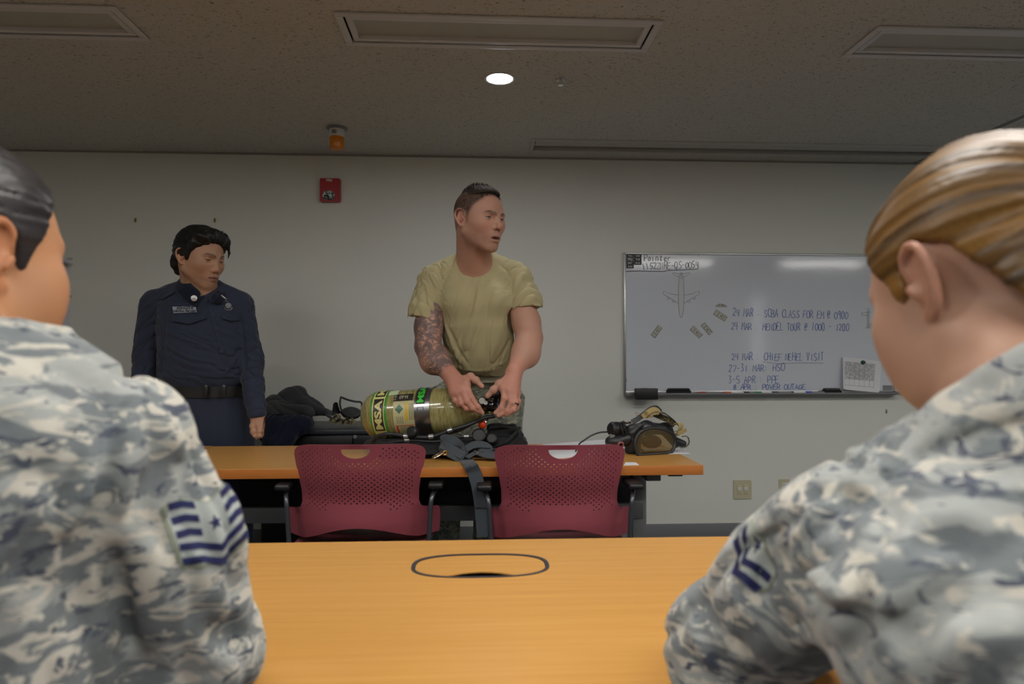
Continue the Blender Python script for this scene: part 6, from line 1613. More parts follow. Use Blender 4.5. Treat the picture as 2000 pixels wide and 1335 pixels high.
# ------------------------------------------------------------------ breathing apparatus on the table
M_strap = cloth_mat('charcoal_webbing', srgb(74, 80, 86), srgb(66, 71, 78), .8, 700, .12)
M_bcloth = cloth_mat('black_nylon', srgb(30, 31, 34), srgb(24, 25, 28), .6, 500, .4, 22)
def tank():
    Pl = C(708, 812, 2.69); Pr = C(950, 797, 2.60); A = (Pr - Pl).normalized(); L = (Pr - Pl).length
    r = thing('air_tank', 'yellow-green breathing air tank with MSA labels lying on its black harness on the table', 'air tank', (C(830, 870, 2.64).x, C(830, 870, 2.64).y, ZT))
    N0 = (-HF - A * (-HF).dot(A)).normalized(); U0 = N0.cross(A).normalized()
    if U0.z < 0: U0 = -U0
    R0 = .0925
    prof = [(0, 0)] + [(R0 * math.sin(a * PI / 24), .078 * (1 - math.cos(a * PI / 24))) for a in range(1, 13)] + [(R0, .12), (R0, .2), (R0, .28), (R0, .335)] + \
           [(R0 * (1 - .78 * (t / 10) ** 2.0), .335 + (L - .345) * t / 10) for t in range(1, 11)] + [(.019, L - .003), (.0, L)]
    def rad(h): return float(np.interp(h, [p[1] for p in prof], [p[0] for p in prof]))
    t = NT('fibreglass_wrapped_cylinder', .22, srgb(150, 142, 92), spec=.5)
    ax_rot = A.to_track_quat('X', 'Z').to_matrix().to_3x3()
    tc_ = t.n('ShaderNodeTexCoord'); mp = t.n('ShaderNodeMapping', vector_type='POINT'); e = ax_rot.inverted().to_euler(); mp.inputs['Rotation'].default_value = e; mp.inputs['Scale'].default_value = (1, 1, 1); t.l(tc_.outputs['Object'], mp.inputs['Vector'])
    m2 = t.n('ShaderNodeMapping'); m2.inputs['Scale'].default_value = (9, 1, 1); t.l(mp.outputs['Vector'], m2.inputs['Vector'])
    n1 = t.noise(m2.outputs['Vector'], 22, 5, .65, .5); n2 = t.noise(m2.outputs['Vector'], 7, 3)
    c = t.ramp(n1, [(.32, srgb(108, 98, 52)), (.5, srgb(152, 144, 96)), (.68, srgb(178, 172, 124))]); t.base(t.mix(t.math('MULTIPLY', n2, .5), c, srgb(128, 122, 66)))
    t.b.inputs['Coat Weight'].default_value = .7; t.b.inputs['Coat Roughness'].default_value = .08; t.bump(n1, .12, .002)
    m = MB(); m.lathe(prof, Pl, A, 72); cyl = m.build('cylinder', t.m, r)
    def S_(h, th, lift=0): rr = rad(h) + lift; return Pl + A * h + (N0 * math.cos(th) + U0 * math.sin(th)) * rr
    hx = lambda px: (px - 708) / 242 * L
    th = lambda y, yc=813: math.asin(max(-.999, min(.999, (yc - y) / 47.5)))
    def arc(nm, h0, h1, t0, t1, lift, mat, par=cyl, thick=.0004):
        n = max(2, int(abs(t1 - t0) / .06)); k = max(1, int((h1 - h0) / .012)); m = MB(); V = []; Fc = []
        for i in range(n + 1):
            for j in range(k + 1):
                V.append(S_(h0 + (h1 - h0) * j / k, t0 + (t1 - t0) * i / n, lift))
        nn = len(V)
        for i in range(n + 1):
            for j in range(k + 1): V.append(S_(h0 + (h1 - h0) * j / k, t0 + (t1 - t0) * i / n, lift - thick))
        w = k + 1
        for i in range(n):
            for j in range(k): a = i * w + j; Fc.append((a, a + 1, a + w + 1, a + w)); Fc.append((nn + a + w, nn + a + w + 1, nn + a + 1, nn + a))
        for i in range(n): a = i * w; Fc.append((a, a + w, nn + a + w, nn + a)); a = i * w + k; Fc.append((a + w, a, nn + a, nn + a + w))
        for j in range(k): Fc.append((j + 1, j, nn + j, nn + j + 1)); a = n * w + j; Fc.append((a, a + 1, nn + a + 1, nn + a))
        m.verts_faces(V, Fc); return m.build(nm, mat, par)
    green = simple('green_label_ring', srgb(70, 140, 52), .35); yel = simple('pale_yellow_label', srgb(205, 200, 130), .35); dk = simple('dark_label', srgb(42, 38, 34), .4)
    cream = simple('cream_label', srgb(186, 180, 138), .4); pale = simple('pale_green_sticker', srgb(196, 210, 176), .4); steel = simple('brushed_steel', srgb(150, 150, 152), .28, .95, bump=(300, .1, .0005))
    arc('green_ring', hx(741.5), hx(745), -PI, PI, .0008, green); arc('yellow_ring', hx(745), hx(768), -PI, PI, .0008, yel); arc('green_ring', hx(768), hx(773), -PI, PI, .0008, green)
    def wraptext(body, h0, h1, ta, tb, mat, mode, lift=.0022, bold=.0006, nm='lettering', par=cyl):
        me = textmesh(body, .03, font_bold=bold); xs = [v.co.x for v in me.vertices]; ys = [v.co.y for v in me.vertices]; x0, x1, y0, y1 = min(xs), max(xs), min(ys), max(ys)
        bm = bmesh.new(); bm.from_mesh(me)
        for q in range(1, 12):
            xx = x0 + (x1 - x0) * q / 12; bmesh.ops.bisect_plane(bm, geom=bm.verts[:] + bm.edges[:] + bm.faces[:], plane_co=(xx, 0, 0), plane_no=(1, 0, 0))
        for v in bm.verts:
            u = (v.co.x - x0) / (x1 - x0); w = (v.co.y - y0) / (y1 - y0)
            if mode == 'up': v.co = S_(h1 + (h0 - h1) * w, ta + (tb - ta) * u, lift)        # reads upward, letter tops to the left
            else: v.co = S_(h1 + (h0 - h1) * u, tb + (ta - tb) * w, lift)                  # upside down
        bm.to_mesh(me); bm.free(); return link(nm, me, mat, par, False)
    for (a, b) in ((-.62, .78), (.90, 2.30), (-2.2, -.8)):
        arc('logo_box', hx(747.5), hx(766.5), a, b, .0014, dk); wraptext('MSA', hx(750), hx(764), a + .08, b - .08, yel, 'up', bold=.0012)
    arc('sticker', hx(786), hx(825), -.85, .60, .0008, cream); arc('model_strip', hx(785), hx(822), .62, .98, .0010, dk); wraptext('H-60', hx(796), hx(812), .70, .90, simple('label_white', srgb(170, 165, 140), .5), 'flip', bold=.0003)
    wraptext('5-60', hx(786), hx(790), .66, .94, simple('label_white', srgb(170, 165, 140), .5), 'up', bold=.0001)
    arc('sticker', hx(772), hx(790), .98, 1.35, .0009, pale)
    dg = simple('green_diamond', srgb(70, 110, 84), .4); m = MB(); hc, tcn = hx(797.5), .27
    V = [S_(hc + dh, tcn + dt, .0014) for dh, dt in ((-.017, 0), (0, -.20), (.017, 0), (0, .20), (0, 0))]; m.verts_faces(V, [(0, 1, 4), (1, 2, 4), (2, 3, 4), (3, 0, 4)]); m.build('diamond_mark', dg, cyl, False)
    arc('yellow_strip', hx(809), hx(814), -.22, .52, .0012, simple('yellow_strip', srgb(205, 170, 40), .4)); prn = simple('label_print', srgb(110, 108, 86), .5)
    for i in range(5): arc('fine_print', hx(816 + i * 1.7), hx(816.7 + i * 1.7), -.20, .48, .0012, prn)
    for i in range(4): arc('fine_print', hx(792 + i * 3.6), hx(793 + i * 3.6), -.34, -.04, .0012, prn)
    redm = simple('red_label_line', srgb(190, 60, 40), .4); arc('red_line', hx(789), hx(823), -.44, -.41, .0013, redm); arc('red_line', hx(789), hx(792.5), -.80, -.44, .0013, redm)
    for i in range(5): arc('fine_print', hx(796), hx(822), -.50 - i * .06, -.485 - i * .06, .0012, prn)
    bd = arc('steel_band', hx(826), hx(855), -PI, PI, .0022, steel, r, .002)
    for px in (827, 853.5): arc('band_edge', hx(px), hx(px + 1.6), -PI, PI, .0034, steel, bd, .001)
    arc('logo_box', hx(829), hx(846), .42, 1.45, .0034, dk, bd); wraptext('MSA', hx(831), hx(844), .47, 1.40, simple('bright_green_letters', srgb(60, 190, 60), .4), 'up', .0042, .0010, par=bd)
    for px in (832, 843): arc('band_slot', hx(px), hx(px + 1.2), .16, .30, .0028, dk, bd)
    arc('band_slot', hx(832), hx(844), .28, .30, .0028, dk, bd)
    # valve
    vc = C(961, 789, 2.600)
    m = MB(); m.lathe([(.0, -.03), (.019, -.03), (.021, -.012), (.021, .012), (.015, .03), (0, .032)], Pr, A, 24); nk = m.build('valve_neck', simple('dark_brass', srgb(90, 84, 70), .35, .8), r)
    V_ = Sdf(); V_.ell(vc, (.032, .030, .034), None); V_.ell(vc + CR * .012 + UP * .018, (.026, .024, .022), None, .01); V_.cap(vc, vc - HF * .03 - UP * .004, .026, .024, .008)
    V_.disp(lambda p, f=sines(5, 90, 4): .0012 * f(p))
    sdf_obj(V_, tuple(vc - Vector((.08, .09, .08))), tuple(vc + Vector((.08, .09, .08))), .0022, 'valve_guard', M_blackgloss, r)
    for px, py, rr in ((941.5, 782, .0118), (948.5, 786, .0075)):
        q = C(px, py, 2.555); m = MB(); m.lathe([(0, .004), (rr * 1.15, .004), (rr * 1.2, -.02), (0, -.02)], q, -HF, 24); g_ = m.build('gauge', M_black, r)
        m = MB(); m.lathe([(0, .006), (rr, .005), (rr, .003), (0, .003)], q, -HF, 24); m.build('gauge_face', simple('gauge_white', srgb(190, 192, 188), .3), g_)
    q = C(976, 771, 2.60); d = (CR * .75 + UP * .55 - HF * .1).normalized(); m = MB(); prof2 = [(0, -.012), (.020, -.012), (.023, -.006), (.023, .008), (.019, .014), (0, .015)]; m.lathe(prof2, q, d, 10); m.build('valve_knob', M_black, r, True, None, 60)
    m = MB(); pts = [vc - HF * .020 - UP * .028 + (CR * math.cos(a) * .020 + HF * math.sin(a) * .012) for a in np.linspace(PI, 2 * PI, 12)]; m.tube(pts, .003, 8); m.build('gold_rim', simple('brass_rim', srgb(170, 150, 90), .3, .9), r)
    q = C(942, 829, 2.575); m = MB(); m.lathe([(0, .014), (.010, .013), (.0155, .006), (.0155, -.006), (.010, -.013), (0, -.014)], q, -HF, 9); m.build('red_knob', simple('orange_red_plastic', srgb(205, 62, 22), .3), r, True, None, 60)
    m = MB(); m.tube([C(948, 824, 2.59), C(958, 812, 2.60), C(968, 806, 2.60)], .004, 8); m.build('valve_stem', M_chrome, r)
    # hoses
    def hose(nm, pts, rr, mat=M_rubber): m = MB(); m.tube(bez(pts, 8), rr, 12); return m.build(nm, mat, r)
    hose('air_hose', [C(966, 812, 2.575), C(945, 816, 2.56), C(915, 829, 2.545), C(877, 841, 2.53), C(840, 853, 2.52), C(800, 852, 2.515), C(762, 847, 2.525), C(738, 852, 2.54), C(727, 862, 2.56)], .0075)
    hose('air_hose', [C(955, 852, 2.54), C(914, 852, 2.52), C(880, 856, 2.52), C(850, 862, 2.52), C(800, 860, 2.52), C(760, 864, 2.54)], .0055)
    for p, rr, d in ((C(879, 840, 2.528), .0095, (CR + UP * .32)), (C(842, 852.5, 2.518), .0095, CR + UP * .12), (C(793, 851.5, 2.514), .0095, CR), (C(911, 852, 2.52), .0075, CR), (C(795, 859, 2.518), .0075, CR)):
        d = d.normalized(); m = MB(); m.lathe([(0, -.009), (rr, -.009), (rr * 1.1, -.004), (rr, 0), (rr * 1.1, .004), (rr, .009), (0, .009)], p, d, 16); m.build('ferrule', M_alu, r)
    q = C(806, 843, 2.505); d = (-HF - CR * .5 + UP * .25).normalized(); m = MB(); m.lathe([(0, .016), (.016, .015), (.021, .009), (.021, -.004), (.012, -.01), (.010, -.03), (0, -.03)], q, d, 24); m.build('bypass_knob', M_black, r)
    for px, py, rr in ((936, 851, .026), (961, 857, .020)):
        q = C(px, py, 2.53); d = (-HF + UP * .5 - CR * .15).normalized(); m = MB(); m.lathe([(0, .012), (rr * .8, .012), (rr * .86, .015), (rr, .013), (rr * 1.05, .006), (rr * 1.05, -.03), (0, -.03)], q, d, 28); m.build('regulator_cap', M_black, r)
    # harness: back plate, pads, webbing
    G = Sdf()
    a, b = C(745, 872, 2.66), C(985, 868, 2.64); G.cap(Vector((a.x, a.y, .748)), Vector((b.x, b.y, .748)), .060, .065, .02, flat=(UP, 2.4))
    G.cap(C(960, 838, 2.62), C(1003, 838, 2.64), .018, .020, .02, flat=(HF, .7)); G.cap(C(1003, 840, 2.64), C(1022, 866, 2.68), .022, .020, .02); G.cap(C(955, 860, 2.60), C(1015, 868, 2.64), .030, .028, .02)
    G.cap(Vector((C(750, 885, 2.52).x, C(750, 885, 2.52).y, .735)), Vector((C(990, 885, 2.52).x, C(990, 885, 2.52).y, .735)), .030, .030, .02, flat=(UP, 1.8)); G.cap(C(970, 842, 2.66), C(985, 868, 2.62), .030, .02, .02)
    G.disp(wrinkle(7, CR, 110, .0035, .25)); G.disp(lambda p, f=sines(6, 60, 5): .003 * f(p)); G.plane((0, 0, ZT + .0008), (0, 0, -1))
    sdf_obj(G, (a.x - .1, C(850, 880, 2.42).y, ZT - .005), (b.x + .16, C(900, 860, 2.78).y, .90), .0035, 'harness', M_bcloth, r)
    hose('pad_piping', [C(956, 836, 2.585), C(985, 833, 2.60), C(1008, 842, 2.62), C(1012, 853, 2.60), C(996, 868, 2.57), C(965, 882, 2.53), C(930, 886, 2.50)], .0045, M_bcloth)
    hose('pad_piping', [C(1016, 834, 2.60), C(1004, 848, 2.585), C(985, 864, 2.56), C(950, 872, 2.53), C(905, 868, 2.51)], .0055, M_bcloth)
    m = MB(); m.ribbon(bez([C(735, 866, 2.53), C(790, 872, 2.50), C(850, 874, 2.48), C(905, 876, 2.47)], 6), .035, .004, UP * .5 + HF); m.build('harness_strap', M_bcloth, r)
    m = MB(); m.ribbon(bez([C(745, 888, 2.47), C(800, 886, 2.46), C(850, 882, 2.45), C(900, 884, 2.44)], 6), .03, .004, UP * .4 + HF); m.build('harness_strap', M_bcloth, r)
    m = MB(); m.ribbon(bez([C(905, 895, 2.41), C(880, 882, 2.42), C(864, 870, 2.44), C(862, 862, 2.46), C(872, 858, 2.49), C(888, 864, 2.50), C(902, 876, 2.47), C(912, 890, 2.42)], 6), .040, .003, UP * .9 + HF * .35); m.build('grey_strap', M_strap, r)
    m = MB(); m.ribbon(bez([C(862, 868, 2.44), C(885, 878, 2.43), C(905, 890, 2.41)], 6), .034, .003, UP * .6 + HF * .6); m.build('grey_strap', M_strap, r)
    m = MB(); m.ribbon(bez([C(905, 880, 2.44), C(925, 868, 2.46), C(945, 868, 2.47), C(955, 876, 2.46), C(940, 884, 2.44), C(965, 888, 2.43), C(985, 884, 2.44)], 6), .036, .003, UP * .5 + HF * .8); m.build('grey_strap', M_strap, r)
    m = MB(); m.ribbon(bez([C(912, 893, 2.40), C(930, 884, 2.42), C(950, 890, 2.41), C(985, 892, 2.41), C(1000, 886, 2.42)], 6), .030, .003, UP * .3 + HF); m.build('grey_strap', M_strap, r)
    e1 = P0(912, 896); ey = TYF
    def hp(px, py, yy): p = PY(px, py, yy); return p
    m = MB(); pts = [P0(906, 892) + UP * .004, P0(911, 899) + UP * .003, hp(918, 907, ey - .004), hp(926, 922, ey - .008), hp(934, 950, ey - .010), hp(939, 980, ey - .008), hp(942, 1010, ey - .006), hp(945, 1048, ey - .004)]
    pts = bez(pts, 5); sd = [(CR + UP * .1).normalized()] * len(pts); m.ribbon(pts, .046, .003, sd); hg = m.build('hanging_strap', M_strap, r)
    m = MB(); p = hp(940, 991, ey - .012); m.tube([p - CR * .021, p, p + CR * .021], .0016, 6); m.build('stitching', simple('dark_thread', srgb(40, 42, 46), .8), hg)
    m = MB(); q = P0(904, 897) + UP * .006
    m.tube([q - CR * .03 + HF * .02, q - CR * .008 - HF * .008, q + CR * .018 - HF * .006, q + CR * .03 + HF * .016], .0028, 8); m.build('strap_buckle', M_chrome, r)
    m = MB(); m.tube(bez([C(866, 884, 2.42), C(858, 889, 2.41), C(850, 893, 2.40), C(845, 894, 2.40), C(846, 891, 2.41), C(856, 886, 2.42), C(864, 882, 2.42)], 4), .0030, 8); m.build('snap_hook', simple('brass_nickel', srgb(190, 180, 160), .2, 1.), r)
    m = MB(); m.tube(bez([C(866, 882, 2.42), C(871, 880, 2.42), C(873, 885, 2.42), C(867, 888, 2.42), C(865, 884, 2.42)], 4), .0034, 8); m.build('snap_hook_ring', simple('brass_ring', srgb(170, 130, 70), .25, 1.), r)
    m = MB(); m.tube([C(927, 880, 2.42), C(934, 882, 2.41), C(930, 887, 2.41)], .003, 8); m.build('strap_buckle', M_chrome, r)
tank()

# ------------------------------------------------------------------ face masks
M_khs = cloth_mat('khaki_strap', srgb(168, 150, 104), srgb(150, 132, 86), .85, 600, .15)
M_lens = NT('amber_visor', .06, srgb(186, 166, 128), spec=.5); M_lens.b.inputs['Transmission Weight'].default_value = .9; M_lens.b.inputs['IOR'].default_value = 1.08; M_lens = M_lens.m
def lens_patch(nm, rim, bulge, mat, par, thick=.0015):
    """domed pane filling a closed rim of points"""
    c = sum(rim, Vector()) / len(rim); n = len(rim); m = MB(); V = [c + bulge]; Fc = []; K = 5
    for k in range(1, K + 1):
        f = k / K
        for p in rim: V.append(c + (p - c) * f + bulge * (1 - f * f))
    for i in range(n): Fc.append((0, 1 + i, 1 + (i + 1) % n))
    for k in range(K - 1):
        for i in range(n): a = 1 + k * n; Fc.append((a + i, a + n + i, a + n + (i + 1) % n, a + (i + 1) % n))
    m.verts_faces(V, Fc); bmesh.ops.recalc_face_normals(m.bm, faces=m.bm.faces[:]); bmesh.ops.solidify(m.bm, geom=m.bm.faces[:], thickness=thick); return m.build(nm, mat, par)
def mask_right():
    D = 2.60
    r = thing('face_mask', 'black full-face breathing mask with khaki straps on papers at the right end of the table', 'mask', P0(1265, 886))
    S = Sdf(); c = lambda x, y, d=0: C(x, y, D + d)
    S.cap(c(1236, 846), c(1236, 876), .034, .030, .02); S.cap(c(1228, 850, .02), c(1262, 836, .02), .030, .028, .02); S.cap(c(1262, 836, .03), c(1300, 838, .06), .024, .022, .02); S.cap(c(1300, 838, .06), c(1320, 866, .06), .022, .016, .02)
    S.cap(c(1240, 880, 0), c(1252, 884, .04), .018, .016, .015)
    S.cap(c(1252, 830, -.02), c(1234, 846, -.025), .010, .010, .006); S.cap(c(1244, 830, -.015), c(1226, 848, -.02), .007, .007, .004)
    S.cap(c(1320, 862, .04), c(1334, 866, .04), .017, .014, .01)
    S.disp(lambda p, f=sines(5, 70, 4): .0015 * f(p))
    lo = C(1175, 900, 2.5); pl = P0(1260, 886)
    S.plane((0, 0, ZT + .002), (0, 0, -1))
    sdf_obj(S, (c(1190, 850).x, pl.y - .16, ZT), (c(1350, 850, .1).x, pl.y + .22, .90), .0028, 'face_seal', M_rubber, r)
    rim = bez([c(1246, 888, -.06), c(1240, 866, -.055), c(1248, 846, -.045), c(1268, 836, -.03), c(1294, 838, -.01), c(1312, 848, .005), c(1318, 864, .01), c(1312, 881, -.005), c(1298, 884, -.02), c(1270, 886, -.04), c(1246, 888, -.06)], 4)[:-1]
    m = MB(); m.tube(rim, .0070, 12, closed=True); m.build('visor_rim', M_rubber, r)
    lens_patch('visor', rim, -HF * .028 + UP * .0, M_lens, r)
    # nose cup inside
    N_ = Sdf(); N_.ell(c(1272, 862, .03), (.040, .03, .026)); N_.disp(lambda p, f=sines(5, 70, 4): .0015 * f(p)); N_.plane((0, 0, ZT + .003), (0, 0, -1))
    sdf_obj(N_, tuple(c(1272, 862, .03) - Vector((.06, .05, .05))), tuple(c(1272, 862, .03) + Vector((.06, .05, .05))), .003, 'nose_cup', simple('brown_rubber', srgb(112, 88, 56), .5), r)
    # regulator
    q = c(1204, 838, 0); m = MB(); m.lathe([(0, .03), (.022, .029), (.028, .022), (.029, 0), (.027, -.02), (.022, -.035), (0, -.035)], q, (-CR - HF * .5 + UP * .1), 28); rg = m.build('regulator', M_black, r)
    m = MB()
    for k in range(3): m.tube([q + CR * (.002 + .011 * k) + HF * .0 + UP * (.029) - HF * .004, q + CR * (.002 + .011 * k) - HF * .030, q + CR * (.002 + .011 * k) - UP * .028 - HF * .006], .0018, 6)
    m.build('ribs', M_rubber, rg)
    q2 = c(1200, 862, -.01); S2 = Sdf(); S2.ell(q2, (.036, .032, .026)); S2.cap(q2, q2 + CR * .05 + UP * .01, .022, .026, .01); S2.plane((0, 0, ZT + .002), (0, 0, -1)); sdf_obj(S2, tuple(q2 - Vector((.06, .06, .05))), tuple(q2 + Vector((.11, .06, .06))), .003, 'regulator_housing', M_rubber, r)
    m = MB(); m.lathe([(0, .006), (.010, .005), (.012, -.004), (0, -.004)], c(1196, 850, -.02), UP - HF * .3, 18); m.build('button', simple('grey_button', srgb(120, 120, 116), .5), r)
    m = MB(); m.lathe([(.008, -.008), (.012, -.006), (.012, .006), (.008, .008), (.007, .004), (.007, -.004), (.008, -.008)], c(1212, 868, -.045), -HF + CR * .2, 20); m.build('pink_ring', simple('faded_red_ring', srgb(150, 80, 84), .4), r)
    m = MB()
    for a, b in (((1212, 824), (1218, 852)), ((1218, 822), (1224, 850))): m.tube([c(*a, -.01), c((a[0] + b[0]) / 2, (a[1] + b[1]) / 2, -.035), c(*b, -.03)], .0032, 8)
    m.tube([c(1214, 824, 0), c(1224, 826, -.01), c(1232, 824, 0)], .004, 8); m.build('clamp', M_black, r)
    m = MB(); m.tube(bez([c(1190, 843, 0), c(1172, 844, .02), c(1155, 850, .02), c(1140, 860, .01), c(1132, 866, 0), Vector((c(1124, 872, 0).x, c(1124, 872, 0).y, ZT + .006))], 6), .0032, 8); m.build('air_tube', M_rubber, r)
    # head straps
    def strap(nm, pts, w, mat, side): m = MB(); m.ribbon(bez([c(*p) for p in pts], 6), w, .003, side); return m.build(nm, mat, r)
    strap('head_strap', [(1234, 824, -.01), (1248, 816, -.01), (1258, 808, -.01), (1272, 798, 0), (1284, 796, .01), (1292, 802, .02)], .020, M_rubber, UP * .9 + HF * .3 - CR * .5)
    strap('khaki_strap', [(1255, 814, -.02), (1264, 806, -.02), (1276, 799, -.012), (1286, 800, 0), (1294, 808, .01)], .019, M_khs, UP * .9 + HF * .4 - CR * .6)
    strap('khaki_strap', [(1262, 815, -.01), (1274, 808, -.01), (1286, 806, 0)], .012, M_khs, UP + HF * .4)
    strap('head_strap', [(1280, 812, .0), (1294, 806, .01), (1306, 812, .02), (1318, 822, .02), (1326, 832, .02)], .016, M_rubber, HF + UP * .2)
    strap('camouflage_strap', [(1278, 808, .01), (1292, 814, .02), (1306, 820, .02), (1318, 830, .02)], .022, camo_mat('strap_camo', [srgb(70, 66, 44), srgb(44, 44, 34), srgb(110, 98, 62), srgb(30, 30, 28)], 6), UP + CR * .6)
    strap('khaki_strap', [(1322, 850, .02), (1326, 842, .0), (1330, 832, -.005), (1326, 826, .0), (1318, 828, .01)], .022, M_khs, HF * .4 + CR)
    strap('khaki_strap', [(1322, 846, -.01), (1332, 843, -.015), (1340, 838, -.01)], .015, M_khs, UP)
    strap('camouflage_strap', [(1332, 852, .0), (1342, 852, .0), (1346, 862, .0), (1342, 870, .0), (1332, 874, .0), (1326, 872, .01)], .013, camo_mat('strap_camo_grey', [srgb(120, 116, 88), srgb(44, 44, 38), srgb(150, 142, 110), srgb(30, 30, 28)], 9), HF)
    for x, y in ((1262, 806), (1272, 812), (1230, 825), (1320, 844), (1244, 808)):
        m = MB(); q = c(x, y, -.028); m.tube([q - CR * .007, q - CR * .004 + UP * .005, q + CR * .006 + UP * .004, q + CR * .006 - UP * .004, q - CR * .005 - UP * .004], .0016, 6); m.build('strap_buckle', M_chrome, r)
mask_right()
def mask_left():
    D = 3.66
    base = PZ(678, 826, CABTOP)
    r = thing('face_mask', 'dark face mask with clear visor on the black cabinet, left of the tank', 'mask', base)
    c = lambda x, y, d=0: C(x, y, D + d)
    S = Sdf(); S.cap(c(664, 778), c(664, 806), .012, .014, .012); S.cap(c(664, 806), c(684, 816), .014, .018, .012); S.cap(c(684, 816), c(712, 812), .018, .022, .012); S.cap(c(655, 790, .03), c(656, 806, .03), .016, .022, .015)
    S.ell(c(690, 796, .0), (.026, .03, .026), None, .01); S.ell(c(686, 806, .05), (.055, .04, .034), None, .01); S.ell(c(708, 792, .0), (.034, .04, .036), None, .01); S.cap(c(712, 810), c(704, 822), .024, .016, .01); S.disp(lambda p, f=sines(15, 80, 4): .002 * f(p))
    sdf_obj(S, (c(640, 800).x, base.y - .13, CABTOP - .002), (c(730, 800, .1).x, base.y + .16, c(660, 760).z), .0035, 'face_seal', M_rubber, r)
    rim = bez([c(666, 775, -.02), c(678, 780, -.04), c(694, 784, -.05), c(706, 786, -.04), c(706, 802, -.05), c(698, 812, -.06), c(680, 812, -.06), c(668, 802, -.05), c(664, 788, -.03), c(666, 775, -.02)], 3)[:-1]
    t = NT('clear_visor', .05, (.9, .92, .92)); t.b.inputs['Transmission Weight'].default_value = .95; t.b.inputs['IOR'].default_value = 1.1
    lens_patch('visor', rim, -HF * .03, t.m, r); m = MB(); m.tube(rim, .0055, 10, closed=True); m.build('visor_rim', M_rubber, r)
    rn = random.Random(8)
    for i, (x, y) in enumerate(((650, 822), (661, 823), (672, 824), (683, 818), (658, 814), (690, 826))):
        m = MB(); q = c(x, y, -.03 + .01 * (i % 2)); q.z = max(q.z, CABTOP + .016); pts = [q + CR * .014 * math.cos(a) + UP * .014 * math.sin(a) for a in np.linspace(-.6, 3.8, 9)]; m.ribbon(pts, .028, .004, HF + CR * .3); m.build('khaki_strap', M_khs, r)
    for i, (x, y) in enumerate(((666, 823), (677, 823), (655, 818))):
        m = MB(); q = c(x, y, -.04); q.z = max(q.z, CABTOP + .016); pts = [q + CR * .014 * math.cos(a) + UP * .014 * math.sin(a) for a in np.linspace(-1, 3.2, 8)]; m.ribbon(pts, .012, .004, HF + CR * .3); m.build('head_strap', M_rubber, r)
mask_left()
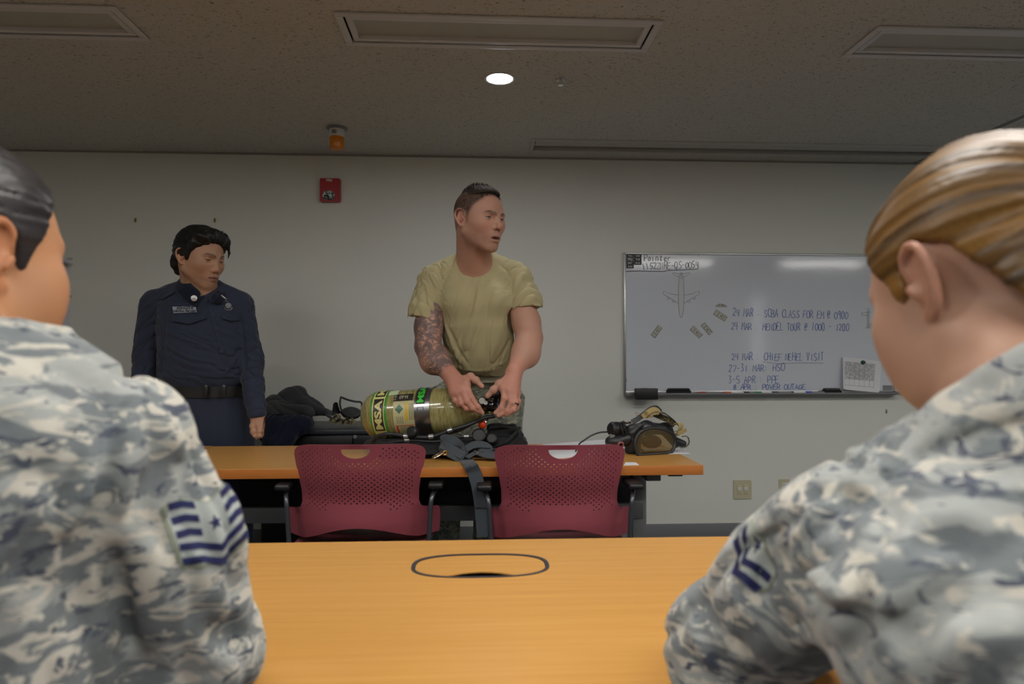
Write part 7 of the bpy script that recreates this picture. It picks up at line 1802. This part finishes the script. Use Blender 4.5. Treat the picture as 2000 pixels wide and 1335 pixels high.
# ------------------------------------------------------------------ coats on the cabinet
def coats():
    S = Sdf(); c = lambda x, y, d: C(x, y, d)
    for a, b, ra, rb in (((500, 815, 3.62), (545, 812, 3.66), .06, .07), ((540, 790, 3.74), (578, 776, 3.76), .06, .055), ((578, 776, 3.76), (606, 800, 3.74), .055, .045), ((606, 800, 3.74), (646, 806, 3.66), .035, .022), ((520, 806, 3.66), (600, 806, 3.60), .05, .04)):
        S.cap(c(*a), c(*b), ra, rb, .05)
    S.cap(c(640, 806, 3.62), c(648, 818, 3.56), .020, .012, .02)
    S.disp(wrinkle(3, CR * .8 - UP * .5, 60, .007, .2)); S.disp(lambda p, f=sines(9, 24, 5): .006 * f(p)); S.plane((0, 0, CABTOP + .045), (0, 0, -1), .03)
    lo = (c(480, 800, 3.7).x, c(560, 800, 3.35).y, CABTOP); hi = (c(665, 800, 3.7).x, YW - .03, c(570, 745, 3.76).z)
    b0 = PZ(575, 822, CABTOP)
    o = sdf_obj(S, lo, hi, .005, 'fleece_jacket', cloth_mat('charcoal_fleece', srgb(74, 75, 77), srgb(60, 61, 64), .95, 300, .5, 12)); recentre(o, b0); tag(o, 'crumpled charcoal grey jacket heaped on top of the navy coat on the cabinet', 'jacket')
    S = Sdf()
    for a, b, ra, rb in (((500, 826, 3.60), (600, 824, 3.60), .05, .035), ((512, 826, 3.52), (540, 866, 3.43), .055, .05), ((545, 830, 3.52), (592, 828, 3.48), .05, .04), ((545, 830, 3.48), (556, 862, 3.43), .055, .045), ((588, 828, 3.48), (570, 850, 3.44), .035, .03)):
        S.cap(c(*a), c(*b), ra, rb, .04)
    S.disp(wrinkle(4, UP + CR * .3, 70, .007, .2)); S.disp(lambda p, f=sines(19, 28, 5): .005 * f(p))
    S.add('-', lambda p: np.maximum(np.maximum(CY0 - .008 - p[..., 1], p[..., 2] - CABTOP - .001), -.5), (0, 0, 0), 1e3, .002)
    lo = (c(480, 800, 3.7).x, c(560, 800, 3.30).y, .55); hi = (c(665, 800, 3.7).x, YW - .03, CABTOP + .075)
    o = sdf_obj(S, lo, hi, .005, 'navy_coat', cloth_mat('dark_navy_cloth', srgb(34, 38, 58), srgb(28, 32, 50), .85, 600, .4, 14)); recentre(o, b0 + UP * .001); tag(o, 'dark navy coat draped over the front edge of the black cabinet', 'coat')
coats()
# ------------------------------------------------------------------ papers
def paper(pts, lb, z, rot=0):
    ps = [P0(*p) for p in pts]; cc = sum(ps, Vector()) / 4; m = MB(); m.prism([(p.x - cc.x, p.y - cc.y) for p in ps], (cc.x, cc.y, ZT + z), (1, 0, 0), (0, 1, 0), (0, 0, .0012)); o = m.build('paper_sheet', M_paper, None, False); recentre(o, (cc.x, cc.y, ZT + z)); tag(o, lb, 'paper', 'papers on the tank table')
paper([(1060, 868), (1186, 858), (1240, 878), (1080, 897)], 'white paper sheet lying on the table behind the right red chair, left of the mask', .0004)
paper([(1240, 887), (1258, 874), (1322, 874), (1349, 886)], 'white paper sheet lying under the visor of the mask at the table end', .0004)
paper([(1218, 909), (1222, 903), (1241, 903), (1248, 908)], 'small white card at the front table edge beside the right red chair', .0004)
man_khaki(); man_navy(); wl_ = woman_left(); wr_ = woman_right()
dup(ch, (wl_.location.x - .01, wl_.location.y - .20, 0), -.02, 'red perforated plastic chair under the seated woman at left')
dup(ch, (wr_.location.x + .03, wr_.location.y - .20, 0), .03, 'red perforated plastic chair under the seated woman at right')
# ------------------------------------------------------------------ light and film
w = bpy.data.worlds.new('world'); SC.world = w; w.use_nodes = True
w.node_tree.nodes['Background'].inputs[0].default_value = (.5, .55, .6, 1); w.node_tree.nodes['Background'].inputs[1].default_value = .05
SC.view_settings.view_transform = 'Standard'; SC.view_settings.look = 'None'
SC.view_settings.exposure = 0.0; SC.view_settings.gamma = 1.0; SC.view_settings.use_curve_mapping = False
